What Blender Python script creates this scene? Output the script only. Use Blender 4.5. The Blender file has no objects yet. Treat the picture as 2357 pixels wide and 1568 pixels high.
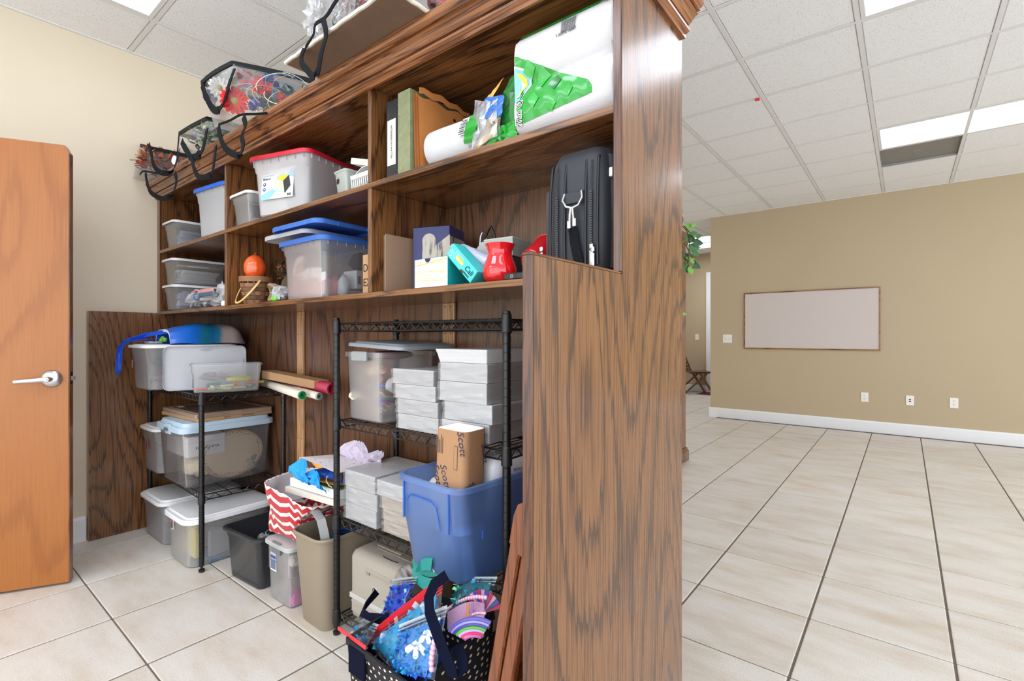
import bpy, bmesh, math, random
from mathutils import Vector, Matrix, Euler
PI = math.pi
R = math.radians
sc = bpy.context.scene
col = sc.collection

# ------------------------------------------------------------------ camera, sky, exposure
CAM_H = 1.19
cam_d = bpy.data.cameras.new('camera')
cam_d.sensor_fit = 'HORIZONTAL'
cam_d.sensor_width = 36.0
cam_d.lens = 36.0 * 1133.9 / 2357.0
cam_d.shift_y = -(784.0 - 773.5) / 2357.0
cam_d.clip_start = 0.05
cam = bpy.data.objects.new('camera', cam_d)
col.objects.link(cam)
cam.location = (0, 0, CAM_H)
cam.rotation_euler = (PI / 2, 0, 0.67333)
sc.camera = cam

w = bpy.data.worlds.new('daylight')
sc.world = w
w.use_nodes = True
w.node_tree.nodes['Background'].inputs[0].default_value = (0.90, 0.955, 1.0, 1)
w.node_tree.nodes['Background'].inputs[1].default_value = 2.5
LAMP = 4.6            # radiance of the ceiling troffers
sc.view_settings.view_transform = 'Standard'
sc.view_settings.look = 'None'
sc.view_settings.exposure = 0.46
sc.view_settings.gamma = 1.0
sc.view_settings.use_curve_mapping = False
sc.cycles.max_bounces = 10
sc.cycles.transparent_max_bounces = 40
sc.cycles.diffuse_bounces = 5
sc.cycles.caustics_reflective = False
sc.cycles.caustics_refractive = False
sc.cycles.use_denoising = True

rnd = random.Random(7)

# ------------------------------------------------------------------ mesh helpers
def ring(w, d, r, z, cx=0, cy=0, n=4):
    """rounded rectangle as a ring of points, counter-clockwise"""
    r = max(1e-4, min(r, w / 2 - 1e-4, d / 2 - 1e-4))
    out = []
    for (sx, sy, a0) in ((1, 1, 0), (-1, 1, 90), (-1, -1, 180), (1, -1, 270)):
        for k in range(n + 1):
            a = R(a0 + 90.0 * k / n)
            out.append((cx + sx * (w / 2 - r) + r * math.cos(a), cy + sy * (d / 2 - r) + r * math.sin(a), z))
    return out

def circ(r, z, n=20, cx=0, cy=0, ry=None):
    return [(cx + r * math.cos(2 * PI * k / n), cy + (ry or r) * math.sin(2 * PI * k / n), z) for k in range(n)]

W_ORIG = {}     # things whose parts are written in room coordinates
class MB:
    def __init__(s, M=None):
        s.v, s.f, s.mi, s.M, s.cur = [], [], [], M, 0
    def m(s, i):
        s.cur = i
        return s
    def add(s, vs, fs, M=None):
        o = len(s.v)
        mm = M if M is not None else s.M
        for p in vs:
            p = Vector(p)
            s.v.append(tuple(mm @ p) if mm is not None else tuple(p))
        for f in fs:
            s.f.append([i + o for i in f])
            s.mi.append(s.cur)
        return s
    def box(s, x0, y0, z0, x1, y1, z1, M=None):
        vs = [(x0, y0, z0), (x1, y0, z0), (x1, y1, z0), (x0, y1, z0), (x0, y0, z1), (x1, y0, z1), (x1, y1, z1), (x0, y1, z1)]
        fs = [(0, 3, 2, 1), (4, 5, 6, 7), (0, 1, 5, 4), (1, 2, 6, 5), (2, 3, 7, 6), (3, 0, 4, 7)]
        return s.add(vs, fs, M)
    def bbox(s, x0, y0, z0, x1, y1, z1, b=0.004, M=None):
        """box with chamfered edges"""
        b = min(b, abs(x1 - x0) / 2.01, abs(y1 - y0) / 2.01, abs(z1 - z0) / 2.01)
        cx, cy = (x0 + x1) / 2, (y0 + y1) / 2
        W, D = x1 - x0, y1 - y0
        rings = [ring(W - 2 * b, D - 2 * b, b * .5, z0, cx, cy, 1), ring(W, D, b, z0 + b, cx, cy, 1),
                 ring(W, D, b, z1 - b, cx, cy, 1), ring(W - 2 * b, D - 2 * b, b * .5, z1, cx, cy, 1)]
        return s.loft(rings, M=M)
    def loft(s, rings, cap0=True, cap1=True, closed=True, M=None):
        n = len(rings[0])
        vs = [p for r in rings for p in r]
        fs = []
        for i in range(len(rings) - 1):
            for k in range(n if closed else n - 1):
                a, b = i * n + k, i * n + (k + 1) % n
                fs.append((a, b, b + n, a + n))
        if cap0:
            fs.append(tuple(reversed(range(n))))
        if cap1:
            fs.append(tuple(range((len(rings) - 1) * n, len(rings) * n)))
        return s.add(vs, fs, M)
    def lathe(s, prof, n=24, M=None, cap0=True, cap1=True):
        return s.loft([circ(max(r, 1e-4), z, n) for r, z in prof], cap0, cap1, M=M)
    def tube(s, pts, r, n=8, closed=False, M=None, r1=None):
        pts = [Vector(p) for p in pts]
        N = len(pts)
        rings = []
        up = Vector((0, 0, 1))
        t0 = (pts[1] - pts[0]).normalized()
        if abs(t0.dot(up)) > .9:
            up = Vector((1, 0, 0))
        u = t0.cross(up).normalized()
        for i in range(N):
            if closed:
                t = (pts[(i + 1) % N] - pts[i - 1]).normalized()
            else:
                t = (pts[min(i + 1, N - 1)] - pts[max(i - 1, 0)]).normalized()
            u = (u - t * u.dot(t))
            u = u.normalized() if u.length > 1e-6 else t.orthogonal().normalized()
            v = t.cross(u)
            rr = r if r1 is None else r + (r1 - r) * i / (N - 1)
            rings.append([pts[i] + (u * math.cos(2 * PI * k / n) + v * math.sin(2 * PI * k / n)) * rr for k in range(n)])
        if closed:
            rings.append(rings[0])
            return s.loft(rings, False, False, M=M)
        return s.loft(rings, True, True, M=M)
    def strap(s, pts, w, t=0.002, wd=(0, 0, 1), M=None):
        """flat ribbon along a path; wd is the width direction (one, or one per point)"""
        pts = [Vector(p) for p in pts]
        N = len(pts)
        rings = []
        for i in range(N):
            tg = (pts[min(i + 1, N - 1)] - pts[max(i - 1, 0)]).normalized()
            d = Vector(wd[i] if isinstance(wd[0], (tuple, list, Vector)) else wd)
            d = (d - tg * d.dot(tg))
            d = d.normalized() if d.length > 1e-6 else tg.orthogonal().normalized()
            nn = tg.cross(d) * t / 2
            d = d * w / 2
            rings.append([pts[i] - d - nn, pts[i] + d - nn, pts[i] + d + nn, pts[i] - d + nn])
        return s.loft(rings, M=M)
    def prism(s, poly, h0, h1, M=None):
        """polygon in XY extruded along Z"""
        return s.loft([[(x, y, h0) for x, y in poly], [(x, y, h1) for x, y in poly]], M=M)
    def quad(s, a, b, c, d, M=None):
        return s.add([a, b, c, d], [(0, 1, 2, 3)], M)
    def grid(s, fn, nu, nv, M=None, flip=False):
        vs = [fn(i / nu, j / nv) for j in range(nv + 1) for i in range(nu + 1)]
        fs = []
        for j in range(nv):
            for i in range(nu):
                a = j * (nu + 1) + i
                q = (a, a + 1, a + nu + 2, a + nu + 1)
                fs.append(tuple(reversed(q)) if flip else q)
        return s.add(vs, fs, M)
    def build(s, name, mats, parent=None, smooth=False, sharp=35, solid=0, bevel=0, kind=None, label=None, sub=0, loc=None):
        me = bpy.data.meshes.new(name)
        wo = W_ORIG.get(parent.name) if parent is not None else None
        if wo is not None:
            s.v = [(p[0] - wo[0], p[1] - wo[1], p[2] - wo[2]) for p in s.v]
        me.from_pydata(s.v, [], s.f)
        if not isinstance(mats, (list, tuple)):
            mats = [mats]
        for m_ in mats:
            me.materials.append(m_)
        if len(mats) > 1:
            me.polygons.foreach_set('material_index', s.mi)
        me.validate()
        if smooth:
            me.polygons.foreach_set('use_smooth', [True] * len(me.polygons))
            try:
                me.set_sharp_from_angle(angle=R(sharp))
            except Exception:
                pass
        me.update()
        o = bpy.data.objects.new(name, me)
        col.objects.link(o)
        if parent is not None:
            o.parent = parent
            if wo is not None: W_ORIG[o.name] = wo
        if loc is not None:
            o.location = loc
        if solid:
            md = o.modifiers.new('thick', 'SOLIDIFY'); md.thickness = solid; md.offset = 0
        if bevel:
            md = o.modifiers.new('bevel', 'BEVEL'); md.width = bevel; md.segments = 2; md.limit_method = 'ANGLE'
        if sub:
            md = o.modifiers.new('sub', 'SUBSURF'); md.levels = sub; md.render_levels = sub
        if kind:
            o['kind'] = kind
        if label:
            o['label'] = label
        return o

def thing(name, label, cat, loc=(0, 0, 0), rz=0, group=None, rot=None):
    o = bpy.data.objects.new(name, None)
    o.empty_display_size = 0.05
    col.objects.link(o)
    o.location = loc
    o.rotation_euler = rot if rot else (0, 0, rz)
    o['label'] = label
    o['category'] = cat
    if group:
        o['group'] = group
    return o

def wthing(name, label, cat, loc, group=None):
    """a thing whose parts are then written in room coordinates"""
    o = thing(name, label, cat, loc, 0, group)
    W_ORIG[o.name] = Vector(loc)
    return o

def AT(px, py, x=None, y=None, z=None):
    """the point of a given plane seen at a pixel of the photograph"""
    a = (px - 1178.5) / 1133.9; u = -(py - 773.5) / 1133.9
    c_, s_ = math.cos(.67333), math.sin(.67333)
    r = Vector((-s_ + c_ * a, c_ + s_ * a, u))
    k = x / r.x if x is not None else (y / r.y if y is not None else (z - CAM_H) / r.z)
    return Vector((0, 0, CAM_H)) + r * k

def tag(o, label, cat, group=None):
    o['label'] = label
    o['category'] = cat
    if group:
        o['group'] = group
    return o

def dup(root, loc=None, rz=None, label=None, rot=None):
    r = root.copy(); col.objects.link(r)
    if loc is not None: r.location = loc
    if rz is not None: r.rotation_euler = (0, 0, rz)
    if rot is not None: r.rotation_euler = rot
    if label: r['label'] = label
    for ch in list(root.children):
        c = ch.copy(); col.objects.link(c); c.parent = r
        for g in list(ch.children):
            d = g.copy(); col.objects.link(d); d.parent = c
    return r

def T(x=0, y=0, z=0): return Matrix.Translation((x, y, z))
def RX(a): return Matrix.Rotation(R(a), 4, 'X')
def RY(a): return Matrix.Rotation(R(a), 4, 'Y')
def RZ(a): return Matrix.Rotation(R(a), 4, 'Z')
def frame_of(o, x, z):
    """matrix whose columns are the given local x, y = z cross x, z, at origin o"""
    x = Vector(x).normalized(); z = Vector(z).normalized()
    y = z.cross(x).normalized(); x = y.cross(z)
    m_ = Matrix.Identity(4)
    for i, c in enumerate((x, y, z)):
        for k in range(3): m_[k][i] = c[k]
    for k in range(3): m_[k][3] = o[k]
    return m_

_dg = None
def words(txt, size, M, mat_, parent, name='lettering', align='CENTER', depth=0.0003, shear=0, bold=0):
    """a line of lettering turned into a mesh part lying in the XY plane of M"""
    cu = bpy.data.curves.new(name, 'FONT')
    cu.body = txt; cu.size = size; cu.align_x = align; cu.align_y = 'CENTER'; cu.extrude = depth
    cu.resolution_u = 3; cu.shear = shear; cu.offset = bold
    to = bpy.data.objects.new(name, cu); col.objects.link(to)
    dg = bpy.context.evaluated_depsgraph_get()
    me = bpy.data.meshes.new_from_object(to.evaluated_get(dg))
    bpy.data.objects.remove(to); bpy.data.curves.remove(cu)
    me.name = name
    me.transform(M)
    if parent is not None and parent.name in W_ORIG: me.transform(Matrix.Translation(-W_ORIG[parent.name]))
    me.materials.clear(); me.materials.append(mat_)
    o = bpy.data.objects.new(name, me); col.objects.link(o); o.parent = parent
    return o

# ------------------------------------------------------------------ materials
def lin(c):
    if isinstance(c, str):
        c = tuple(int(c[i:i + 2], 16) / 255 for i in (0, 2, 4))
    else:
        c = tuple(x / 255 for x in c)
    return tuple(x / 12.92 if x <= .04045 else ((x + .055) / 1.055) ** 2.4 for x in c) + (1,)

class N:
    def __init__(s, name):
        s.mat = bpy.data.materials.new(name); s.mat.use_nodes = True
        s.t = s.mat.node_tree; s.n = s.t.nodes
        s.out = s.n['Material Output']; s.p = s.n['Principled BSDF']
    def node(s, typ, **kw):
        nd = s.n.new(typ)
        for k, v in kw.items():
            if k.startswith('i_'):
                key = k[2:]
                key = int(key) if key.isdigit() else key.replace('_', ' ')
                nd.inputs[key].default_value = v
            else:
                setattr(nd, k, v)
        return nd
    def link(s, a, b): s.t.links.new(a, b)
    def coords(s, scale=(1, 1, 1), rot=(0, 0, 0), kind='Object'):
        tc = s.node('ShaderNodeTexCoord'); mp = s.node('ShaderNodeMapping')
        mp.inputs['Scale'].default_value = scale; mp.inputs['Rotation'].default_value = rot
        s.link(tc.outputs[kind], mp.inputs['Vector'])
        return mp.outputs['Vector']
    def noise(s, vec, scale, detail=3, rough=.55, dist=0):
        nd = s.node('ShaderNodeTexNoise')
        nd.inputs['Scale'].default_value = scale; nd.inputs['Detail'].default_value = detail
        nd.inputs['Roughness'].default_value = rough; nd.inputs['Distortion'].default_value = dist
        if vec is not None: s.link(vec, nd.inputs['Vector'])
        return nd
    def ramp(s, fac, stops, interp='LINEAR'):
        r = s.node('ShaderNodeValToRGB'); r.color_ramp.interpolation = interp
        e = r.color_ramp.elements
        while len(e) < len(stops): e.new(0.5)
        for el, (p, c) in zip(e, stops):
            el.position = p; el.color = c if len(c) == 4 else lin(c)
        s.link(fac, r.inputs[0])
        return r.outputs[0]
    def math(s, op, a, b=None, c=None):
        nd = s.node('ShaderNodeMath', operation=op)
        for i, x in enumerate((a, b, c)):
            if x is None: continue
            if isinstance(x, (int, float)): nd.inputs[i].default_value = x
            else: s.link(x, nd.inputs[i])
        return nd.outputs[0]
    def mix(s, fac, a, b, mode='MIX'):
        nd = s.node('ShaderNodeMix', data_type='RGBA', blend_type=mode)
        for inp, x in ((nd.inputs[0], fac), (nd.inputs[6], a), (nd.inputs[7], b)):
            if isinstance(x, (int, float)): inp.default_value = x
            elif isinstance(x, (tuple, list)): inp.default_value = x if len(x) == 4 else lin(x)
            elif isinstance(x, str): inp.default_value = lin(x)
            else: s.link(x, inp)
        return nd.outputs[2]
    def bump(s, h, strength=.3, dist=.002):
        b = s.node('ShaderNodeBump'); b.inputs['Strength'].default_value = strength; b.inputs['Distance'].default_value = dist
        s.link(h, b.inputs['Height']); s.link(b.outputs[0], s.p.inputs['Normal'])
    def set(s, **kw):
        for k, v in kw.items():
            inp = s.p.inputs[k.replace('_', ' ')]
            if hasattr(v, 'links') or hasattr(v, 'is_linked'): s.link(v, inp)
            else: inp.default_value = v
        return s

_cache = {}
def plain(name, c, rough=.5, metal=0, spec=.5, noise=0, nscale=60, bump=0, coat=0, sheen=0):
    if name in _cache: return _cache[name]
    n = N(name)
    n.set(Base_Color=lin(c), Roughness=rough, Metallic=metal, Specular_IOR_Level=spec, Coat_Weight=coat, Sheen_Weight=sheen)
    if noise or bump:
        t = n.noise(n.coords(), nscale, 4)
        if noise:
            n.set(Base_Color=n.mix(t.outputs['Fac'], tuple(x * (1 - noise) for x in lin(c)[:3]) + (1,), tuple(min(1, x * (1 + noise)) for x in lin(c)[:3]) + (1,)))
        if bump: n.bump(t.outputs['Fac'], bump, .002)
    _cache[name] = n.mat
    return n.mat

def frost(name, c=(235, 236, 240), a=.3, rough=.35, tint=None, gloss=.12, trans=.28):
    """cloudy plastic: part see-through, part white scatter, a little shine"""
    if name in _cache: return _cache[name]
    n = N(name)
    n.n.remove(n.p)
    tr = n.node('ShaderNodeBsdfTransparent'); tr.inputs[0].default_value = lin(tint) if tint else (.985, .985, .99, 1)
    df = n.node('ShaderNodeBsdfDiffuse'); df.inputs[0].default_value = lin(c)
    tl = n.node('ShaderNodeBsdfTranslucent'); tl.inputs[0].default_value = lin(c)
    gl = n.node('ShaderNodeBsdfGlossy'); gl.inputs['Roughness'].default_value = rough
    m1 = n.node('ShaderNodeMixShader'); m1.inputs[0].default_value = trans
    n.link(df.outputs[0], m1.inputs[1]); n.link(tl.outputs[0], m1.inputs[2])
    m2 = n.node('ShaderNodeMixShader'); m2.inputs[0].default_value = a
    n.link(tr.outputs[0], m2.inputs[1]); n.link(m1.outputs[0], m2.inputs[2])
    fr = n.node('ShaderNodeFresnel'); fr.inputs[0].default_value = 1.4
    f2 = n.math('MULTIPLY_ADD', fr.outputs[0], .6, gloss * .15)
    m3 = n.node('ShaderNodeMixShader'); n.link(f2, m3.inputs[0])
    n.link(m2.outputs[0], m3.inputs[1]); n.link(gl.outputs[0], m3.inputs[2])
    n.link(m3.outputs[0], n.out.inputs[0])
    _cache[name] = n.mat
    return n.mat

def oak(name, axis, light=(129, 86, 49), mid=(110, 70, 39), dark=(66, 43, 27), rough=.27, freq=19, seed=0.0, coat=.38, pores=.75):
    """stained oak, grain along the given axis of the object"""
    if name in _cache: return _cache[name]
    n = N(name)
    ac, al = 2.7, .62
    def sc_(a, b):
        s_ = [a, a, a]; s_['XYZ'.index(axis)] = b
        return tuple(s_)
    tc = n.node('ShaderNodeTexCoord')
    def mp(scale, off=0):
        m_ = n.node('ShaderNodeMapping'); m_.inputs['Scale'].default_value = scale
        m_.inputs['Location'].default_value = (seed + off, seed * 1.7 + off, seed * .6 + off)
        n.link(tc.outputs['Object'], m_.inputs['Vector']); return m_.outputs['Vector']
    big = n.noise(mp(sc_(ac, al)), 1.0, 1.0, .4).outputs['Fac']
    jag = n.noise(mp(sc_(95, 3.0), 3), 1.0, 2, .6).outputs['Fac']
    v = n.math('MULTIPLY_ADD', jag, .055, big)
    saw = n.math('FRACT', n.math('MULTIPLY', v, freq))
    fine = n.noise(mp(sc_(260, 5), 5), 1.0, 2, .6).outputs['Fac']
    c1 = n.ramp(saw, [(0, dark), (.10, dark), (.17, mid), (.30, light), (.90, light), (.97, mid), (1, dark)])
    pore = n.ramp(fine, [(.40, (150, 140, 132)), (.52, (255, 255, 255))])
    c2 = n.mix(pores, c1, pore, 'MULTIPLY')
    blot = n.noise(mp(sc_(2, 1), 9), 1.0, 2).outputs['Fac']
    c3 = n.mix(n.math('MULTIPLY', blot, .35), c2, mid)
    n.set(Base_Color=c3, Roughness=rough, Specular_IOR_Level=.5, Coat_Weight=coat, Coat_Roughness=.14)
    n.bump(n.math('ADD', fine, n.math('MULTIPLY', saw, .3)), .08, .001)
    _cache[name] = n.mat
    return n.mat

def painted(name, c, rough=.7, bump=.06):
    if name in _cache: return _cache[name]
    n = N(name)
    t = n.noise(n.coords(), 220, 3); b = n.noise(n.coords(), 1.2, 2)
    k = lin(c)
    n.set(Base_Color=n.mix(b.outputs['Fac'], tuple(x * .97 for x in k[:3]) + (1,), tuple(min(1, x * 1.03) for x in k[:3]) + (1,)), Roughness=rough, Specular_IOR_Level=.25)
    n.bump(t.outputs['Fac'], bump, .001)
    _cache[name] = n.mat
    return n.mat

def emit(name, c, s):
    n = N(name); n.n.remove(n.p)
    e = n.node('ShaderNodeEmission'); e.inputs[0].default_value = lin(c); e.inputs[1].default_value = s
    n.link(e.outputs[0], n.out.inputs[0])
    return n.mat

M_OAK_Z = oak('oak_upright', 'Z')
M_OAK_X = oak('oak_lengthwise', 'X', seed=4.2, freq=13)
M_OAK_Y = oak('oak_crosswise', 'Y', seed=8.1)
M_OAK_EDGE = oak('oak_edge_band', 'Z', light=(98, 57, 32), mid=(82, 46, 25), dark=(48, 27, 15), freq=30, seed=2.5)
M_BLACK = plain('black_wire_coating', (13, 13, 15), .35)
M_BLACKP = plain('black_plastic', (20, 20, 23), .4)
M_WHITE = plain('white_plastic', (232, 232, 230), .4)
M_TRIM = plain('white_trim_paint', (236, 236, 238), .4)
M_PAPER = plain('white_paper', (232, 232, 232), .8, bump=.1, nscale=40)
M_CHROME = plain('brushed_nickel', (196, 198, 202), .28, metal=1)
M_CARD = plain('cardboard', (176, 138, 100), .8, noise=.12, nscale=120)
M_STRAP = plain('black_webbing', (11, 13, 17), .9, spec=.2, bump=.3, nscale=400)
M_INK = plain('black_ink', (20, 20, 22), .6)
# ------------------------------------------------------------------ room shell
ZC = 2.94
XW = -3.74          # left wall
YB = 7.53           # back wall
YF = 10.73          # far wall of the hall
XE = -2.25          # where the back wall ends
def struct(name, mb, m_, **kw):
    return mb.build(name, m_, kind='structure', **kw)

def tile_mat():
    n = N('glazed_floor_tile')
    v = n.coords(kind='Object')
    oi = n.node('ShaderNodeObjectInfo')
    add = n.node('ShaderNodeVectorMath', operation='ADD')
    g = n.node('ShaderNodeNewGeometry')
    mp = n.node('ShaderNodeMapping'); mp.inputs['Scale'].default_value = (2.2, 6.0, 2)
    n.link(g.outputs['Position'], mp.inputs[0])
    sc_ = n.node('ShaderNodeVectorMath', operation='SCALE'); sc_.inputs[0].default_value = (31, 17, 3)
    n.link(oi.outputs['Random'], sc_.inputs['Scale'])
    n.link(mp.outputs[0], add.inputs[0]); n.link(sc_.outputs[0], add.inputs[1])
    a = n.noise(add.outputs[0], 1.3, 5, .6).outputs['Fac']
    c = n.ramp(a, [(.3, (206, 192, 176)), (.48, (216, 208, 198)), (.62, (222, 217, 210)), (.8, (214, 203, 190))])
    sp = n.noise(n.coords((1, 1, 1)), 180, 2).outputs['Fac']
    c = n.mix(.25, c, n.ramp(sp, [(.35, (196, 184, 170)), (.55, (255, 255, 255))]), 'MULTIPLY')
    tone = n.math('MULTIPLY_ADD', oi.outputs['Random'], .06, .96)
    cc = n.node('ShaderNodeCombineColor')
    for i in range(3): n.link(tone, cc.inputs[i])
    n.set(Base_Color=n.mix(1, c, cc.outputs[0], 'MULTIPLY'), Roughness=.38, Specular_IOR_Level=.4)
    n.bump(a, .05, .003)
    return n.mat
M_TILE = tile_mat()
M_GROUT = plain('dark_grout', (112, 102, 92), .9, noise=.25, nscale=30)

floor = MB().box(-9, -3.5, -.1, 5.2, YF + .2, -.004).build('floor', M_GROUT, kind='structure')
TS, TX0, TY0 = .4582, -.7746, 2.4046
def tile_mesh(w_, d_):
    mb = MB()
    mb.loft([ring(w_, d_, .003, -.004, n=1), ring(w_, d_, .003, -.0015, n=1), ring(w_ - .006, d_ - .006, .003, 0, n=1)], cap0=False)
    return mb
def px_of(X, Y, Z):
    c_, s_ = math.cos(.67333), math.sin(.67333)
    d = -s_ * X + c_ * Y; x = c_ * X + s_ * Y
    if d < .15: return None
    return (1178.5 + 1133.9 * x / d, 773.5 - 1133.9 * (Z - CAM_H) / d)
def in_view(cx, cy, z, half, m_=60):
    """could the photograph (or a viewpoint a step to its side) show this piece?"""
    pts = [px_of(cx + a * half, cy + b * half, z) for a in (-1, 1) for b in (-1, 1)]
    pts = [p for p in pts if p]
    if len(pts) < 4: return False
    xs = [p[0] for p in pts]; ys = [p[1] for p in pts]
    return max(xs) > -m_ and min(xs) < 2357 + m_ and max(ys) > -m_ and min(ys) < 1568 + m_
tm = tile_mesh(TS - .009, TS - .006)
proto = tm.build('floor_tile', M_TILE, floor)
proto_used = False
rest = MB()
for i in range(-18, 13):
    for j in range(-13, 19):
        cx, cy = TX0 + (i + .5) * TS, TY0 + (j + .5) * TS
        if cx + TS / 2 < XW or cx > 5 or cy > YF - .1 or cy < -3.3: continue
        if cy > YB - .15 and cx > XE: continue
        hid = False
        if cy > 1.45:
            xc = cx * 1.25 / cy
            hid = -3.7 < xc < -.68
        behind = cy > YB and not (-4.5 < cx < -2.2)
        if in_view(cx, cy, 0, TS / 2) and not hid and not behind:
            o = proto if not proto_used else proto.copy()
            if proto_used: col.objects.link(o); o.parent = floor
            proto_used = True
            o.location = (cx, cy, 0)
            o.rotation_euler = (0, 0, 0)
        else:
            rest.add(tm.v, tm.f, T(cx, cy, 0))
rest.build('outlying_tiles', M_TILE, floor, kind='stuff')

# walls
M_WALL_L = painted('cream_wall_paint', (222, 209, 187))
M_WALL_B = painted('tan_wall_paint', (188, 170, 141))
struct('wall_left', MB().box(XW - .12, -3.5, 0, XW, YF, 3.1), M_WALL_L)
struct('wall_back', MB().box(XE, YB, 0, 5.0, YB + .14, 3.1), M_WALL_B)
struct('wall_far', MB().box(-9, YF, 0, 5.0, YF + .12, 3.1), M_WALL_B)
def base_prof(x0, y0, x1, y1, nx, ny):
    """baseboard with an eased top edge along a wall; (nx, ny) points into the room"""
    mb = MB()
    prof = [(0, 0), (.016, 0), (.016, .125), (.012, .136), (0, .14)]
    mb.loft([[(x0 + nx * a, y0 + ny * a, b) for a, b in prof], [(x1 + nx * a, y1 + ny * a, b) for a, b in prof]])
    return mb
struct('baseboard_left', base_prof(XW, -3.5, XW, .695, 1, 0), M_TRIM)
struct('baseboard_back', base_prof(XE - .016, YB, 5, YB, 0, -1), M_TRIM)
struct('baseboard_end', base_prof(XE, YB, XE, YB + .14, -1, 0), M_TRIM)
struct('baseboard_far', base_prof(-9, YF, -3.29, YF, 0, -1), M_TRIM)
t_ = struct('trim_1', MB().bbox(-3.29, YF - .03, 0, -3.19, YF - .001, 2.53, .006), M_TRIM)

# ceiling: plenum, tees and tiles
def ctile_mat():
    n = N('mineral_fibre_ceiling_tile')
    g = n.node('ShaderNodeNewGeometry')
    def vor(s_, lo, hi):
        v = n.node('ShaderNodeTexVoronoi'); v.inputs['Scale'].default_value = s_
        n.link(g.outputs['Position'], v.inputs['Vector'])
        return n.ramp(v.outputs['Distance'], [(lo, (176, 176, 174)), (hi, (255, 255, 255))])
    a = n.mix(.65, vor(75, .10, .2), vor(190, .12, .25), 'MULTIPLY')
    nz = n.noise(g.outputs['Position'], 300, 3).outputs['Fac']
    a = n.mix(.4, a, n.ramp(nz, [(.3, (205, 205, 203)), (.6, (255, 255, 255))]), 'MULTIPLY')
    n.set(Base_Color=n.mix(1, a, (246, 247, 249), 'MULTIPLY'), Roughness=.9, Specular_IOR_Level=.1)
    n.bump(nz, .15, .001)
    return n.mat
M_CTILE = ctile_mat()
M_TEE = plain('white_ceiling_tee', (226, 226, 225), .5)
CS, CX0, CY0 = .6115, -.2035, 3.348
ceiling = MB().box(-9, -3.5, ZC + .09, 5.2, YF + .2, ZC + .19).build('ceiling', plain('plenum_grey', (150, 150, 150), .9), kind='structure')
lights = {}      # (i, j) cells covered by fixtures
def cell(i, j): return (CX0 + i * CS, CY0 + j * CS)
FIX = [(-5, -5), (0, -1), (0, 3), (-5, 9), (5, -1), (5, 3), (0, -6), (5, -6), (-10, 3), (-5, 3), (-5, -9), (0, -10), (-3, -7), (-2, -5), (-5, 10)]  # later entries include unseen lights added to brighten left wall and cabinet front
for (i, j) in FIX:
    lights[(i, j)] = 1; lights[(i + 1, j)] = 1
VENT = (0, 4)
lights[VENT] = 1
cm = MB()
cw = CS - .026
cm.loft([ring(cw + .01, cw + .01, .001, .014, n=1), ring(cw + .01, cw + .01, .001, .008, n=1), ring(cw - .004, cw - .004, .001, .007, n=1), ring(cw - .012, cw - .012, .002, .0005, n=1)][::-1], cap1=False)
cproto = cm.build('ceiling_tile', M_CTILE, ceiling)
cused = False
crest = MB()
for i in range(-14, 9):
    for j in range(-11, 13):
        if (i, j) in lights: continue
        cx, cy = CX0 + (i + .5) * CS, CY0 + (j + .5) * CS
        if cx + CS / 2 < XW or cy - CS / 2 > YF: continue
        hid = cy > 1.5 and -3.7 < cx * 1.25 / cy < -.60
        if in_view(cx, cy, ZC, CS / 2) and not hid and (cy < YB + .2 or -4.5 < cx < -2.2):
            o = cproto if not cused else cproto.copy()
            if cused: col.objects.link(o); o.parent = ceiling
            cused = True
            o.location = (cx, cy, ZC)
        else:
            crest.add(cm.v, cm.f, T(cx, cy, ZC))
crest.build('outlying_ceiling_tiles', M_CTILE, ceiling, kind='stuff')
for i in range(-14, 10):
    x = CX0 + i * CS
    if x < XW: continue
    MB().box(x - .0125, -3.5, ZC - .002, x + .0125, YF, ZC + .004).box(x - .003, -3.5, ZC + .004, x + .003, YF, ZC + .03).build('grid_tee', M_TEE, ceiling)
for j in range(-11, 13):
    y = CY0 + j * CS
    if y > YF: continue
    MB().box(-9, y - .0115, ZC - .0012, 5, y + .0115, ZC + .004).box(-9, y - .003, ZC + .004, 5, y + .003, ZC + .03).build('cross_tee', M_TEE, ceiling)
MB().box(XW, -3.5, ZC - .004, XW + .02, YF, ZC + .01).build('wall_angle', M_TEE, ceiling)
MB().box(XE, YB - .02, ZC - .004, 5, YB, ZC + .01).build('wall_angle', M_TEE, ceiling)

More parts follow.
